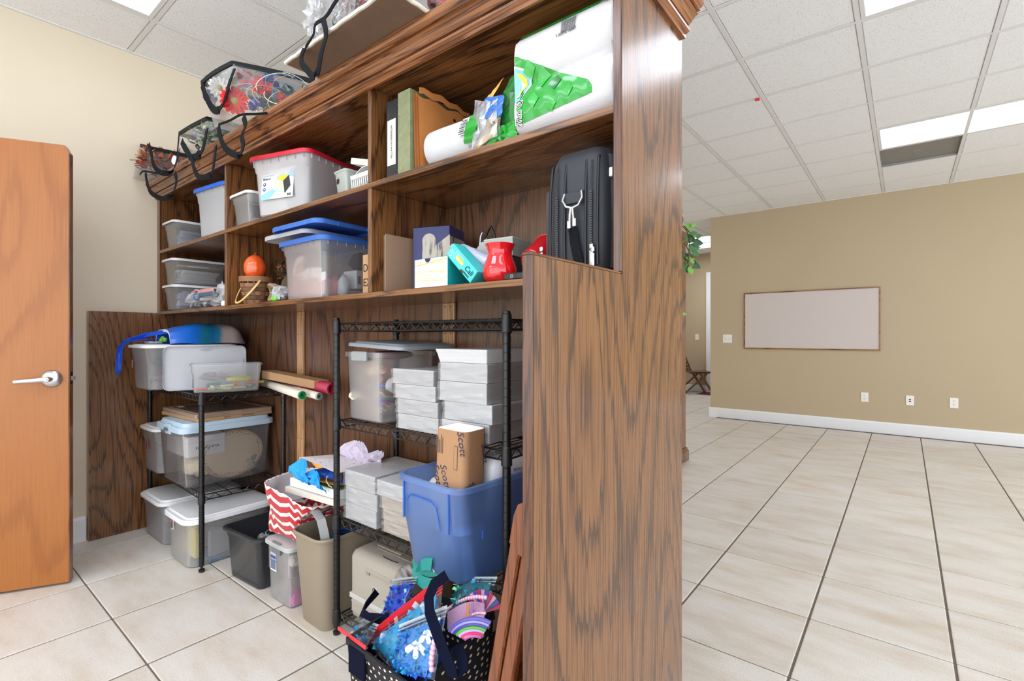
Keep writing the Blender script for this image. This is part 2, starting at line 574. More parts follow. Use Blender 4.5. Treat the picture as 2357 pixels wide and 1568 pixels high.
M_LENS = emit('lit_troffer_lens', (234, 243, 255), LAMP)
M_LENS_DIM = emit('dimmed_troffer_lens', (238, 244, 255), LAMP * .62)  # emission lowered to keep the wall top beside it darker
M_LENS_BOOST = emit('boosted_troffer_lens', (234, 243, 255), LAMP * 1.7)  # emission raised to brighten left wall, cabinet front and far hall
def troffer(i, j, label):
    x, y = cell(i, j)
    t = thing('ceiling_light', label, 'ceiling light', (x + CS, y + CS / 2, ZC))
    W_, D_ = 2 * CS - .03, CS - .03
    fr = MB()
    for (a, b, c, d) in ((-W_ / 2, -D_ / 2, W_ / 2, -D_ / 2 + .022), (-W_ / 2, D_ / 2 - .022, W_ / 2, D_ / 2), (-W_ / 2, -D_ / 2 + .022, -W_ / 2 + .022, D_ / 2 - .022), (W_ / 2 - .022, -D_ / 2 + .022, W_ / 2, D_ / 2 - .022)):
        fr.box(a, b, -.003, c, d, .012)
    fr.build('frame', M_TEE, t)
    hs_ = MB()
    for k in range(4):
        L_, O_ = ((W_, D_), (D_, W_))[k % 2]
        hs_.box(-L_ / 2 + .02, -O_ / 2 + .016, .0, L_ / 2 - .02, -O_ / 2 + .0215, .05, M=RZ(90 * k))
    hs_.build('lens_baffle', M_TEE, t)  # sides added around a recessed lens to block grazing light on the wall
    MB().box(-W_ / 2 + .02, -D_ / 2 + .02, .042, W_ / 2 - .02, D_ / 2 - .02, .048).build('diffuser', M_LENS_DIM if (i, j) == (-5, -5) else (M_LENS_BOOST if (j < -4 and i < 0) or j > 8 else M_LENS), t)
    return t
LL = {(-5, -5): 'lit ceiling panel light above the orange wooden door', (0, -1): 'lit ceiling panel light at the top edge above the open tiled floor',
      (0, 3): 'long lit ceiling light with a grey panel beside it', (-5, 9): 'near half of the lit ceiling lights behind the trailing plant',
      (5, -1): 'lit ceiling light right of the open floor, out of the photograph', (5, 3): 'lit ceiling light far right over the open floor, out of the photograph',
      (0, -6): 'lit ceiling light just behind the viewpoint', (5, -6): 'lit ceiling light behind and right of the viewpoint', (-10, 3): 'lit ceiling light of the next room', (-5, -9): 'added unseen ceiling light brightening the left wall from behind the viewpoint', (-2, -5): 'added unseen ceiling light overhead between the viewpoint and the shelves', (-5, 10): 'far half of the lit ceiling lights behind the trailing plant', (-3, -7): 'added unseen ceiling light overhead brightening the storage cabinet front', (0, -10): 'rearmost added unseen ceiling light behind the viewpoint', (-5, 3): 'lit ceiling light hidden behind the storage cabinet'}
for (i, j) in FIX:
    if (i, j) == (-10, 3): continue
    troffer(i, j, LL[(i, j)])
x, y = cell(*VENT)
t = thing('ceiling_vent', 'dull grey metal ceiling panel next to the long lit ceiling light', 'vent', (x + CS / 2, y + CS / 2, ZC))
vm = plain('grey_vent_metal', (140, 140, 138), .5, metal=.3, noise=.1, nscale=4)
h = CS / 2 - .0125
MB().box(-h, -h, .02, h, h, .028).build('back_plate', vm, t)
f = MB()
for k in range(4):
    f.loft([[(-h, -h, .0), (h, -h, .0), (h, -h + .004, .02), (-h, -h + .004, .02)], [(-h, -h + .002, .0), (h, -h + .002, 0), (h, -h + .006, .02), (-h, -h + .006, .02)]], M=RZ(90 * k))
f.build('rim', vm, t)
MB().box(-.04, -.03, .0185, .03, .0, .0205).build('dust_patch', plain('pale_dust', (160, 160, 158), .9), t)
# little red tag clipped on the grid
mb = MB().loft([ring(.03, .022, .004, -.014), ring(.03, .022, .004, -.003)]).box(-.004, -.012, -.022, .004, -.01, -.004)
tag(mb.build('grid_tag', plain('red_tag', (235, 40, 70), .5), loc=(-.85, 3.965, ZC), smooth=True), 'tiny red tag clipped onto the white ceiling grid', 'tag')

# open door leaf of room one, lever and latch
M_DOOR = oak('honey_maple_door', 'Z', light=(162, 98, 40), mid=(158, 94, 37), dark=(148, 86, 32), rough=.42, freq=6, seed=6.3, coat=.1, pores=.15)
M_DOOR_E = oak('door_edge_band', 'Z', light=(150, 96, 62), mid=(136, 84, 52), dark=(100, 60, 38), freq=10)
dx, dy = .468, .884                 # along the leaf, hinge to latch side
DX, DY = -3.131, .523               # latch-side corner on the room face
MD = frame_of((DX, DY, .012), (dx, dy, 0), (0, 0, 1))   # local x along the leaf, y away from the camera
door = MB().loft([[(-.91, 0, 0), (-.91, .044, 0), (-.004, .044, 0), (-.004, 0, 0)], [(-.91, 0, 2.06), (-.91, .044, 2.06), (-.004, .044, 2.06), (-.004, 0, 2.06)],
                  [(-.91, 0, 2.09), (-.91, .044, 2.09), (-.018, .044, 2.09), (-.018, 0, 2.09)]], M=MD).build('door_1', M_DOOR, kind='structure')
MB().loft([[(-.004, 0, 0), (-.004, .044, 0), (0, .042, 0), (0, .002, 0)], [(-.004, 0, 2.06), (-.004, .044, 2.06), (0, .042, 2.055), (0, .002, 2.055)],
           [(-.018, 0, 2.09), (-.018, .044, 2.09), (-.016, .042, 2.087), (-.016, .002, 2.087)]], M=MD).build('edge_band', M_DOOR_E, door)
MH = MD @ T(-.066, 0, .975) @ RX(90)      # local z towards the camera side
ros = MB().lathe([(.041, 0), (.041, .004), (.038, .010), (.027, .017), (.019, .02), (.0001, .021)], 32, M=MH).build('handle_rose', M_CHROME, door, smooth=True)
lev = MB()
lev.lathe([(.0125, .018), (.0125, .052), (.010, .058), (.0001, .058)], 20, M=MH)
pth = [(0, 0, .050), (-.02, -.001, .052), (-.05, -.003, .052), (-.09, -.006, .050), (-.118, -.008, .048)]
rr = [.0125, .0115, .0105, .010, .0095]
lev.loft([[(p[0], p[1] + r_ * math.cos(a) * 1.0, p[2] + .006 * math.sin(a)) for a in [2 * PI * k / 12 for k in range(12)]] for p, r_ in zip(pth, rr)], M=MH)
lev.build('lever', M_CHROME, door, smooth=True)
MB().lathe([(.006, .056), (.006, .0605), (.004, .062), (.0001, .062)], 16, M=MH).build('lock_button', plain('bright_nickel', (225, 226, 230), .15, metal=1), door, smooth=True)
MB().box(0, .008, .945, .0015, .034, 1.005, M=MD).build('latch_plate', plain('dark_steel', (52, 50, 50), .35, metal=.8), door)
MB().loft([[(.001, .012, .964), (.001, .03, .964), (.001, .03, .984), (.001, .012, .984)], [(.013, .024, .964), (.013, .03, .964), (.013, .03, .984), (.013, .024, .984)]], M=MD).build('latch_bolt', M_CHROME, door)
# ------------------------------------------------------------------ oak storage cabinet (built-in)
XN = -.51                    # outer face of the near end panel
YL, YU, YK = .70, 1.048, 1.436   # lower front, upper front, back
ZS, ZM, ZT = 1.345, 1.733, 2.068 # shelf tops and underside of the top
EPS = .0006
TH = .02
cab = thing('storage_cabinet', 'tall built-in dark oak storage cabinet with open shelves and stepped end panels', 'cabinet', (-2.1, 1.05, 0))
def cpart(name, mb, m_, **kw):
    mb2 = MB(); mb2.v = [(x + 2.1, y - 1.05, z) for x, y, z in mb.v]; mb2.f = mb.f; mb2.mi = mb.mi
    return mb2.build(name, m_, cab, **kw)
def side_panel(x0, x1, ztop):
    poly = [(YL, 0), (YK, 0), (YK, 2.09), (YU, 2.09), (YU, ztop), (YL, ztop)]
    mb = MB()
    mb.loft([[(x0, y, z) for y, z in poly], [(x1, y, z) for y, z in poly]])
    return mb
cpart('end_panel', side_panel(XN - TH, XN, 1.332), M_OAK_Z)
cpart('edge_strip', MB().bbox(XN - TH - .001, YL - .006, 0, XN + .0006, YL, 1.334, .002), M_OAK_EDGE)
cpart('edge_strip', MB().bbox(XN - TH - .001, YL - .006, 1.332, XN + .0006, YU - .006, 1.338, .002), M_OAK_Y)
cpart('edge_strip', MB().bbox(XN - TH - .001, YU - .006, 1.338, XN + .0006, YU, ZT, .002), M_OAK_EDGE)
cpart('end_panel', side_panel(XW + .001, -3.69, 1.335), M_OAK_Z)
cpart('back_panel', MB().box(-3.69, YK - .012, 0, XN - TH, YK, 2.09), oak('oak_back_ply', 'Z', light=(112, 74, 48), mid=(92, 60, 38), dark=(58, 36, 24), rough=.4, freq=14, seed=11.3))
for (z, nm) in ((ZS, 'shelf'), (ZM, 'shelf')):
    cpart(nm, MB().bbox(-3.69, YU, z - TH, XN - TH, YK - .012, z - EPS, .0015), M_OAK_X)
cpart('top_board', MB().box(-3.69, YU, ZT, XN - TH, YK - .012, ZT + TH), M_OAK_X)
for x in (-2.712, -1.493):
    cpart('divider', MB().bbox(x, YU + .001, ZS, x + TH, YK - .012, ZM - TH, .0015), M_OAK_Z)
    cpart('divider', MB().bbox(x, YU + .001, ZM, x + TH, YK - .012, ZT, .0015), M_OAK_Z)
M_PINE = oak('pale_pine_strip', 'Z', light=(196, 150, 104), mid=(184, 136, 92), dark=(160, 112, 72), freq=7, seed=5)
for x in (-2.672, -1.493):
    st = cpart('support_strip', MB().bbox(x, YK - .026, 0, x + .068, YK - .0125, ZS - TH, .002), M_PINE)
    nl = MB()
    for z in (.35, .62, .89, 1.0, 1.2, 1.31):
        for dx_ in (.015, .05):
            nl.lathe([(.003, 0), (.003, .001), (.001, .0012)], 8, M=T(x + dx_ + 2.1, YK - .026 - 1.05, z) @ RX(90))
    nl.build('nail_heads', plain('dark_nail', (60, 46, 36), .6), st, kind='stuff')
# crown moulding: profile (out, up) swept along the front and the near end
CP = [(0, 0), (.010, 0), (.010, .012), (.016, .014), (.021, .018), (.022, .024), (.019, .028), (.011, .029), (.011, .034), (.020, .035), (.027, .042), (.037, .053), (.046, .057), (.041, .058), (.041, .063), (.052, .064), (.052, .071), (.058, .074), (.062, .081), (.062, .094), (0, .094)]
Z0 = 2.058
mbc = MB()
mbc.loft([[(-3.739, YU - a, Z0 + b) for a, b in CP], [(XN + a, YU - a, Z0 + b) for a, b in CP], ], closed=True)
cpart('crown_moulding', mbc, oak('oak_crown', 'X', light=(150, 98, 60), mid=(130, 82, 50), dark=(84, 50, 30), freq=20, seed=3.3), smooth=True, sharp=22)
mbc = MB()
mbc.loft([[(XN + a, YU - a, Z0 + b) for a, b in CP], [(XN + a, YK + .004, Z0 + b) for a, b in CP]])
cpart('crown_moulding', mbc, oak('oak_crown_end', 'Y', light=(160, 106, 66), mid=(134, 86, 52), dark=(84, 50, 30), freq=16, seed=5.3), smooth=True, sharp=22)
cpart('cover_board', MB().box(XW + .002, YU, ZT + TH, XN, YK, ZT + TH + .018), M_OAK_X)

# ------------------------------------------------------------------ black wire shelving units
M_WIRE = M_BLACK
def wire_shelf(wd, dp, parent):
    mb = MB()
    for (z, r_) in ((0, .0035), (-.028, .003)):
        for y in (-dp / 2, dp / 2):
            mb.tube([(-wd / 2, y, z), (wd / 2, y, z)], r_, 6)
        for x in (-wd / 2, wd / 2):
            mb.tube([(x, -dp / 2, z), (x, dp / 2, z)], r_, 6)
    def zig(a, b, n):
        a, b = Vector(a), Vector(b)
        for k in range(n):
            p = a + (b - a) * (k + .0) / n; q = a + (b - a) * (k + .5) / n; r2 = a + (b - a) * (k + 1) / n
            up, dn = Vector((0, 0, -.001)), Vector((0, 0, -.027))
            mb.tube([p + up, q + dn], .0022, 4); mb.tube([q + dn, r2 + up], .0022, 4)
    n1 = max(6, int(wd / .052)); n2 = max(4, int(dp / .052))
    for y in (-dp / 2, dp / 2): zig((-wd / 2, y, 0), (wd / 2, y, 0), n1)
    for x in (-wd / 2, wd / 2): zig((x, -dp / 2, 0), (x, dp / 2, 0), n2)
    rim = mb.build('shelf_truss', M_WIRE, parent, smooth=True)
    ww = MB()
    n = int(wd / .025)
    for k in range(1, n):
        x = -wd / 2 + wd * k / n
        ww.tube([(x, -dp / 2, .003), (x, dp / 2, .003)], .0017, 5)
    for y in (-dp / 5, dp / 5):
        ww.tube([(-wd / 2, y, -.001), (wd / 2, y, -.001)], .0028, 5)
    ww.build('shelf_wires', M_WIRE, rim, smooth=True)
    return rim
def rack(label, x0, x1, y0, y1, levels, height, low):
    t = thing('wire_shelving_unit', label, 'shelving unit', ((x0 + x1) / 2, (y0 + y1) / 2, 0))
    W_, D_ = x1 - x0, y1 - y0
    for sx in (-1, 1):
        for sy in (-1, 1):
            p = MB()
            prof = [(.009, 0), (.014, .004), (.014, .014), (.006, .018), (.006, .03), (.0125, .031)]
            z = .05
            while z < height - .02:
                prof += [(.0125, z - .0015), (.0112, z - .0008), (.0112, z + .0008), (.0125, z + .0015)]
                z += .0254
            prof += [(.0125, height - .008), (.0105, height), (.0001, height + .002)]
            p.lathe(prof, 14, M=T(sx * W_ / 2, sy * D_ / 2, 0))
            po = p.build('post', M_WIRE, t, smooth=True, sharp=50)
            for z in levels:
                sl = MB()
                sl.lathe([(.0135, z - .04), (.0165, z - .038), (.0165, z - .018), (.0145, z + .014), (.0125, z + .016)], 14, M=T(sx * W_ / 2, sy * D_ / 2, 0))
                sl.build('sleeve', M_BLACKP, po, smooth=True, sharp=40)
    first = None
    for z in levels:
        s_ = wire_shelf(W_ - .03, D_ - .02, t)
        s_.name = 'wire_shelf'
        s_.location = (0, 0, z)
    return t
r_ = rack('short black wire shelving unit in the left half of the cabinet', -3.665, -2.765, .965, 1.378, (.382, .882), .905, .1)
r_.rotation_euler = (0, 0, R(-1.6)); r_.location.y += .013
rack('tall four-tier black wire shelving unit holding the paper reams', -1.772, -.897, 1.10, 1.395, (.085, .460, .855, 1.238), 1.262, .1)
# ------------------------------------------------------------------ plastic boxes
F_CLEAR = frost('clear_box_plastic', (246, 246, 249), .13)
F_MILK = frost('milky_box_plastic', (246, 246, 249), .44)
F_DENSE = frost('cloudy_lid_plastic', (226, 226, 232), .66)
F_SHARP = frost('clear_stiff_plastic', (236, 238, 240), .055, rough=.15)
F_BLUE = frost('blue_tinted_plastic', (140, 184, 255), .30, tint=(222, 234, 253))
F_BLUELID = frost('blue_lid_film', (84, 146, 240), .66, tint=(150, 190, 245))
M_WLID = plain('white_lid_plastic', (238, 238, 240), .35)
M_BLUELID = plain('bright_blue_lid', (28, 98, 215), .35)
M_REDLID = plain('red_lid', (205, 30, 55), .35)
M_GREYLID = plain('grey_lid', (142, 148, 156), .38)
M_ICELID = plain('pale_blue_grey_lid', (176, 196, 212), .38)

def bin_box(name, label, loc, rz, w, d, h, wb=None, db=None, r=.025, body=None, step=None, rim=.006, rimh=.012, lid=None, lidh=.016, raise_=.006, lid_over=.006, lat=None, group=None, ribs=0, cat='storage box', tilt=None):
    """open or lidded plastic box: body with wall thickness, rolled rim, optional lid and latches"""
    wb = wb or w * .86; db = db or d * .9
    body = body or F_MILK
    t = thing(name, label, cat, loc, rz, group, rot=tilt)
    th = .0028
    lv = [(wb - .012, db - .012, .0), (wb, db, .006)]
    if step:
        zf, grow = step
        wm = wb + (w - wb) * grow; dm = db + (d - db) * grow
        lv += [(wm, dm, h * zf), (wm + .006, dm + .006, h * zf + .004)]
    lv += [(w - .003, d - .003, h - rimh - .003), (w, d, h - rimh)]
    out = [ring(a, b, r, z) for a, b, z in lv]
    out += [ring(w + 2 * rim, d + 2 * rim, r + rim, h - rimh), ring(w + 2 * rim, d + 2 * rim, r + rim, h - .002), ring(w + rim, d + rim, r, h)]
    inn = [ring(w - 2 * th, d - 2 * th, r, h - .001)] + [ring(a - 2 * th, b - 2 * th, r, max(z, th)) for a, b, z in reversed(lv[:-1])]
    MB().loft(out + inn).build('body', body, t, smooth=True, sharp=40)
    if ribs:
        mb = MB()
        for k in range(ribs):
            x = -w / 2 + w * (k + .5) / ribs
            for s_ in (-1, 1): mb.box(x - .001, s_ * (d / 2) - .003, h - rimh - .022, x + .001, s_ * d / 2 + .004, h - rimh)
        for k in range(ribs):
            y = -d / 2 + d * (k + .5) / ribs
            for s_ in (-1, 1): mb.box(s_ * (w / 2) - .003, y - .001, h - rimh - .022, s_ * w / 2 + .004, y + .001, h - rimh)
        mb.build('rim_ribs', body, t, kind='stuff')
    if lid is not None:
        add_lid(t, w + 2 * rim + 2 * lid_over, d + 2 * rim + 2 * lid_over, r + rim + lid_over, h - lidh + .003, lidh, raise_, lid)
    if lat:
        for s_ in lat[1]:
            mb = MB()
            if lat[0] == 'y':
                mb.bbox(-.035, s_ * (d / 2 + rim) - .004, h - .045, .035, s_ * (d / 2 + rim) + .009, h + .008, .003)
            else:
                mb.bbox(s_ * (w / 2 + rim) - .004, -.035, h - .045, s_ * (w / 2 + rim) + .009, .035, h + .008, .003)
            mb.build('latch', lat[2], t)
    return t
def add_lid(t, W_, D_, r_, z0, lh, up, m_, name='lid'):
    return MB().loft([ring(W_ - .006, D_ - .006, r_, z0 + lh - .004), ring(W_ - .006, D_ - .006, r_, z0), ring(W_, D_, r_, z0), ring(W_, D_, r_, z0 + lh - .004), ring(W_ - .006, D_ - .006, r_, z0 + lh),
               ring(W_ - .035, D_ - .035, r_ * .8, z0 + lh), ring(W_ - .05, D_ - .05, r_ * .7, z0 + lh + up), ring(W_ - .08, D_ - .08, r_ * .6, z0 + lh + up)]).build(name, m_, t, smooth=True, sharp=30)

def sheets(name, label, loc, w, d, h, n, m_, rz=0, group=None, seed=1, cat='papers'):
    """a loose pile of paper, each sheet a little askew"""
    q = random.Random(seed)
    t = thing(name, label, cat, loc, rz, group)
    for k in range(n):
        mb = MB(); z = h * k / n
        lift = q.uniform(0, h * .5); a = q.uniform(-6, 6)
        M_ = T(q.uniform(-.008, .008), q.uniform(-.01, .01), z) @ RZ(a)
        ww, dd = w * q.uniform(.8, .97), d * q.uniform(.8, .97)
        mb.grid(lambda u, v: ((u - .5) * ww, (v - .5) * dd, lift * max(0, u - .55) ** 2 * 4), 4, 1, M=M_)
        mb.build('sheet', m_, t, solid=.0012)
    return t
M_LILAC = plain('pale_lilac_paper', (214, 214, 232), .7)
M_MANILA = plain('manila_paper', (196, 152, 104), .7, noise=.05)

# left bay: three shoe boxes of papers and a tall blue-lidded file box
def shoebox(label, loc, rz=0, lid=M_WLID, w=.19, d=.30, h=.152):
    return bin_box('shoe_box', label, loc, rz, w, d, h, wb=w * .84, db=d * .9, r=.022, body=F_CLEAR, step=(.72, .55), lid=lid, lidh=.014, raise_=.004)
LBX, LBY = -3.518, 1.195
shoebox('clear shoe box with white lid, lowest of the left bay, papers inside', (LBX, LBY, ZS))
shoebox('clear shoe box with white lid holding a manila envelope, on top of another box', (LBX - .006, LBY, ZS + .160))
shoebox('clear shoe box with white lid holding lilac papers, on the upper left shelf', (LBX + .004, LBY, ZM))
sheets('paper_pile', 'stack of papers inside the lowest clear shoe box', (LBX, LBY, ZS + .006), .132, .235, .10, 9, M_LILAC, seed=3)
sheets('paper_pile', 'stack of papers under the manila envelope in the middle shoe box', (LBX - .006, LBY, ZS + .168), .132, .235, .08, 8, M_PAPER, seed=5)
sheets('paper_pile', 'loose lilac papers in the clear shoe box on the upper left shelf', (LBX + .004, LBY, ZM + .006), .132, .235, .085, 9, M_LILAC, seed=8)
e = thing('manila_envelope', 'brown manila envelope with address sticker inside a clear shoe box', 'envelope', (LBX - .006, LBY, ZS + .268))
MB().bbox(-.07, -.125, 0, .07, .125, .012, .003).build('envelope_body', M_MANILA, e)
MB().box(.0702, -.07, .002, .0708, .05, .010).build('address_sticker', M_PAPER, e)

def stick(mb, x0, z0, x1, z1, y): return mb.box(x0, y - .0006, z0, x1, y, z1)
FB = bin_box('file_box', 'tall cloudy file box with a bright blue lid on the upper left shelf', (-2.945, 1.202, ZM), R(6), .335, .285, .265, wb=.30, db=.25, r=.03, body=F_MILK, step=(.72, .5), rim=.008, lid=M_BLUELID, lidh=.022, raise_=.008, ribs=6)
sheets('paper_pile', 'papers standing in the tall blue-lidded file box', (-2.945, 1.202, ZM + .01), .24, .2, .12, 5, plain('pale_yellow_paper', (226, 224, 200), .7), seed=12)

# middle bay, upper shelf
shoebox('clear shoe box with white lid squeezed beside the red-lidded file box', (-2.575, 1.215, ZM), lid=M_WLID, w=.2, d=.30, h=.160)
sheets('paper_pile', 'thin papers at the bottom of the shoe box beside the red-lidded file box', (-2.575, 1.215, ZM + .006), .12, .21, .04, 4, M_PAPER, seed=14)
RB = bin_box('file_box', 'large cloudy file box with a red lid and a printed paper label', (-2.206, 1.201, ZM), R(16), .345, .30, .262, wb=.30, db=.26, r=.03, body=F_MILK, step=(.74, .5), rim=.008, lid=M_REDLID, lidh=.020, raise_=.008, ribs=7)
# printed label on its front
lw, lh = .19, .135
lab = MB().box(-lw / 2, -.0008, 0, lw / 2, 0, lh)
zl = .068
MLb = T(-.015, -.1445, zl) @ RX(-4.5)
lab2 = MB().box(-lw / 2, -.001, 0, lw / 2, 0, lh, M=MLb).build('paper_label', plain('label_card', (240, 240, 238), .5), RB)
M_LBLUE = plain('label_light_blue', (140, 190, 226), .5); M_LDB = plain('label_dark_blue', (30, 70, 165), .5)
sw = MB()
sw.prism([(-lw / 2, 0), (-.045, 0), (.0, .035), (-.03, .045), (-lw / 2, .022)], .0011, .0016, M=MLb @ RX(90))
sw.build('label_swoosh', M_LBLUE, lab2)
sw = MB()
sw.prism([(.055, .10), (lw / 2, .085), (lw / 2, .13), (.08, .13)], .0011, .0016, M=MLb @ RX(90))
sw.build('label_swoosh', M_LBLUE, lab2)
MP = MLb @ T(0, -.0018, 0) @ RX(90)
cr = MB().loft([circ(.043, 0, 28, .030, .067), circ(.040, 0, 28, .030, .067)], False, False, M=MP)
cr.build('label_circle', M_LBLUE, lab2)
MB().prism([(.0, .04), (.035, .022), (.035, .075), (-.004, .085)], 0, .0004, M=MP).build('label_box_picture', plain('label_tan', (214, 200, 176), .6), lab2)
MB().prism([(-.004, .085), (.035, .075), (.062, .098), (.025, .105)], .0002, .0006, M=MP).build('label_yellow_top', plain('label_yellow', (235, 205, 50), .6), lab2)
MB().prism([(.035, .075), (.048, .018), (.08, .05), (.068, .098)], .0006, .001, M=MP).build('label_dark_lid', plain('label_black', (42, 42, 44), .5), lab2)
words('OfficeMax', .0105, MP @ T(-.07, .122, 0), M_INK, lab2)
words('weather-resistant', .0085, MP @ T(-.088, .1085, 0), plain('label_mid_blue', (70, 130, 200), .5), lab2, align='LEFT')
words('filebox', .017, MP @ T(-.088, .0935, 0), M_INK, lab2, align='LEFT')
for zz in (.070, .047):
    MB().lathe([(.0085, 0), (.0085, .0004)], 18, M=MP @ T(-.077, zz, 0)).build('label_roundel', M_LDB, lab2)
    MB().lathe([(.0035, .0004), (.0035, .0007)], 12, M=MP @ T(-.077, zz + .001, 0)).build('roundel_mark', M_PAPER, lab2)
    lx = MB()
    for k in range(3): lx.box(-.062, zz - .006 + k * .005, 0, -.030 - .004 * k, zz - .0045 + k * .005, .0003)
    lx.build('label_small_print', plain('label_grey_print', (150, 154, 160), .6), lab2, kind='stuff') if False else None
bc = MB(); xx = .062
for k in range(9):
    wd_ = .0008 + .0012 * ((k * 7) % 3) / 2
    bc.box(xx, .006, 0, xx + wd_, .017, .0003, M=MP); xx += wd_ + .0013
bc.build('label_barcode', M_INK, lab2, kind='stuff')
sheets('craft_papers', 'reddish craft papers inside the red-lidded file box', (-2.20, 1.24, ZM + .012), .18, .15, .06, 4, plain('dusty_red_paper', (150, 70, 74), .7), seed=21)

SM = bin_box('card_box', 'small white open box with a black oval sticker beside the slotted basket', (-1.705, 1.158, ZM), R(-3), .088, .17, .098, wb=.074, db=.15, r=.012, body=frost('pale_green_white_plastic', (226, 234, 228), .55), rim=.003, rimh=.008, cat='box')
mb = MB().loft([[(.009 * math.cos(a), -.0006, .015 * math.sin(a)) for a in [2 * PI * k / 20 for k in range(20)]], [(.009 * math.cos(a), .0006, .015 * math.sin(a)) for a in [2 * PI * k / 20 for k in range(20)]]], M=T(-.018, -.0815, .062) @ RX(-4))
mb.build('oval_sticker', M_INK, SM)
sheets('card_stack', 'white cards standing inside the small box with the oval sticker', (-1.70, 1.165, ZM + .006), .055, .11, .06, 5, M_PAPER, seed=31, cat='cards')
# slotted basket
BK = thing('slotted_basket', 'white slotted plastic basket at the divider on the upper middle shelf', 'basket', (-1.562, 1.165, ZM))
bw, bd, bh = .118, .20, .052
mb = MB().box(-bw / 2 + .006, -bd / 2 + .006, 0, bw / 2 - .006, bd / 2 - .006, .003)
mb.build('basket_floor', M_WHITE, BK)
for (s_, ax) in ((-1, 'y'), (1, 'y'), (-1, 'x'), (1, 'x')):
    L_ = bw if ax == 'y' else bd
    n = int(L_ / .0125)
    m_ = MB()
    fl = .006
    for k in range(n + 1):
        u = -L_ / 2 + .003 + (L_ - .006) * k / n
        a = (u - .0024, u + .0024)
        if ax == 'y':
            y0 = s_ * (bd / 2 - fl); y1 = s_ * bd / 2
            m_.loft([[(a[0], y0 - .001, .0), (a[1], y0 - .001, .0), (a[1], y0 + .001, .0), (a[0], y0 + .001, .0)], [(a[0], y1 - .001, bh * .75), (a[1], y1 - .001, bh * .75), (a[1], y1 + .001, bh * .75), (a[0], y1 + .001, bh * .75)]])
        else:
            x0 = s_ * (bw / 2 - fl); x1 = s_ * bw / 2
            m_.loft([[(x0 - .001, a[0], .0), (x0 + .001, a[0], 0), (x0 + .001, a[1], 0), (x0 - .001, a[1], 0)], [(x1 - .001, a[0], bh * .75), (x1 + .001, a[0], bh * .75), (x1 + .001, a[1], bh * .75), (x1 - .001, a[1], bh * .75)]])
    m_.build('slotted_side', M_WHITE, BK, kind='stuff')
MB().loft([ring(bw, bd, .01, bh * .72), ring(bw + .008, bd + .008, .012, bh * .72), ring(bw + .010, bd + .010, .012, bh), ring(bw + .004, bd + .004, .01, bh), ring(bw - .002, bd - .002, .01, bh * .9), ring(bw - .002, bd - .002, .01, bh * .72)], False, False).build('basket_rim', M_WHITE, BK, smooth=True, sharp=40)
hd = MB(); hd.strap([(-.055, -.03, bh), (-.035, -.03, bh + .014), (-.01, -.03, bh + .026), (.03, -.03, bh + .028), (.055, -.03, bh + .01)], .12, .002, wd=(0, 1, 0))
hd.build('folded_sheet', M_PAPER, BK)
ct = thing('small_carton', 'tiny green and white carton lying tilted above the white basket', 'carton', (-1.60, 1.10, ZM + .100), rot=(R(2), R(14), R(8)))
MB().bbox(-.052, -.012, 0, .05, .05, .022, .001).build('carton_body', M_PAPER, ct)
MB().box(-.046, -.0126, .004, .044, -.0119, .018).build('carton_panel', plain('carton_beige', (222, 214, 192), .6), ct)
MB().box(-.0526, -.008, .001, -.0519, .046, .021).build('carton_end', M_PAPER, ct)
MB().box(-.05, -.011, .022, .049, .049, .0226).build('carton_top_print', plain('carton_dark_green', (28, 84, 64), .5), ct)
gg = MB()
q = random.Random(4)
for k in range(26):
    p = Vector((-1.545 + q.uniform(-.03, .03), 1.19 + q.uniform(-.03, .03), ZM + .085 + q.uniform(-.015, .04)))
    d_ = Vector((q.uniform(-1, 1), q.uniform(-1, .3), q.uniform(0, 1))).normalized() * .02
    s_ = d_.cross(Vector((0, 0, 1))).normalized() * .006
    gg.quad(p, p + d_ * .5 + s_, p + d_, p + d_ * .5 - s_)
tag(gg.build('artificial_greenery', plain('dark_green_leaf', (24, 52, 38), .6), kind='stuff'), 'bunch of dark green artificial leaves behind the small carton', 'greenery')

# middle bay, lower shelf
BB = bin_box('file_box', 'big clear file box with a blue lid under two loose lids', (-2.010, 1.225, ZS), R(1), .345, .30, .255, wb=.31, db=.265, r=.03, body=F_CLEAR, step=(.76, .45), rim=.008, lid=F_BLUELID, lidh=.022, raise_=.008, ribs=7)
def loose_lid(label, loc, rz, m_, w=.36, d=.31, tilt=(0, 0)):
    t = thing('loose_lid', label, 'lid', loc, rot=(R(tilt[0]), R(tilt[1]), rz))
    l = add_lid(t, w, d, .04, 0, .020, -.003, m_, 'lid_panel')
    tb = MB()
    for (x, y) in ((-.09, -d / 2), (.12, -d / 2), (w / 2, -.06), (w / 2, .08)):
        tb.bbox(x - .008, y - .002, .002, x + .008, y + .0022, .010, .001)
    tb.build('lid_tabs', m_, t, kind='stuff')
    return t
loose_lid('cloudy white loose lid pushed out left between two blue lids', (-2.12, 1.205, ZS + .2745), R(2), F_DENSE, tilt=(0, 0))
loose_lid('blue translucent loose lid lying topmost over the blue-lidded file box', (-2.0, 1.185, ZS + .296), R(2), F_BLUELID, w=.37)
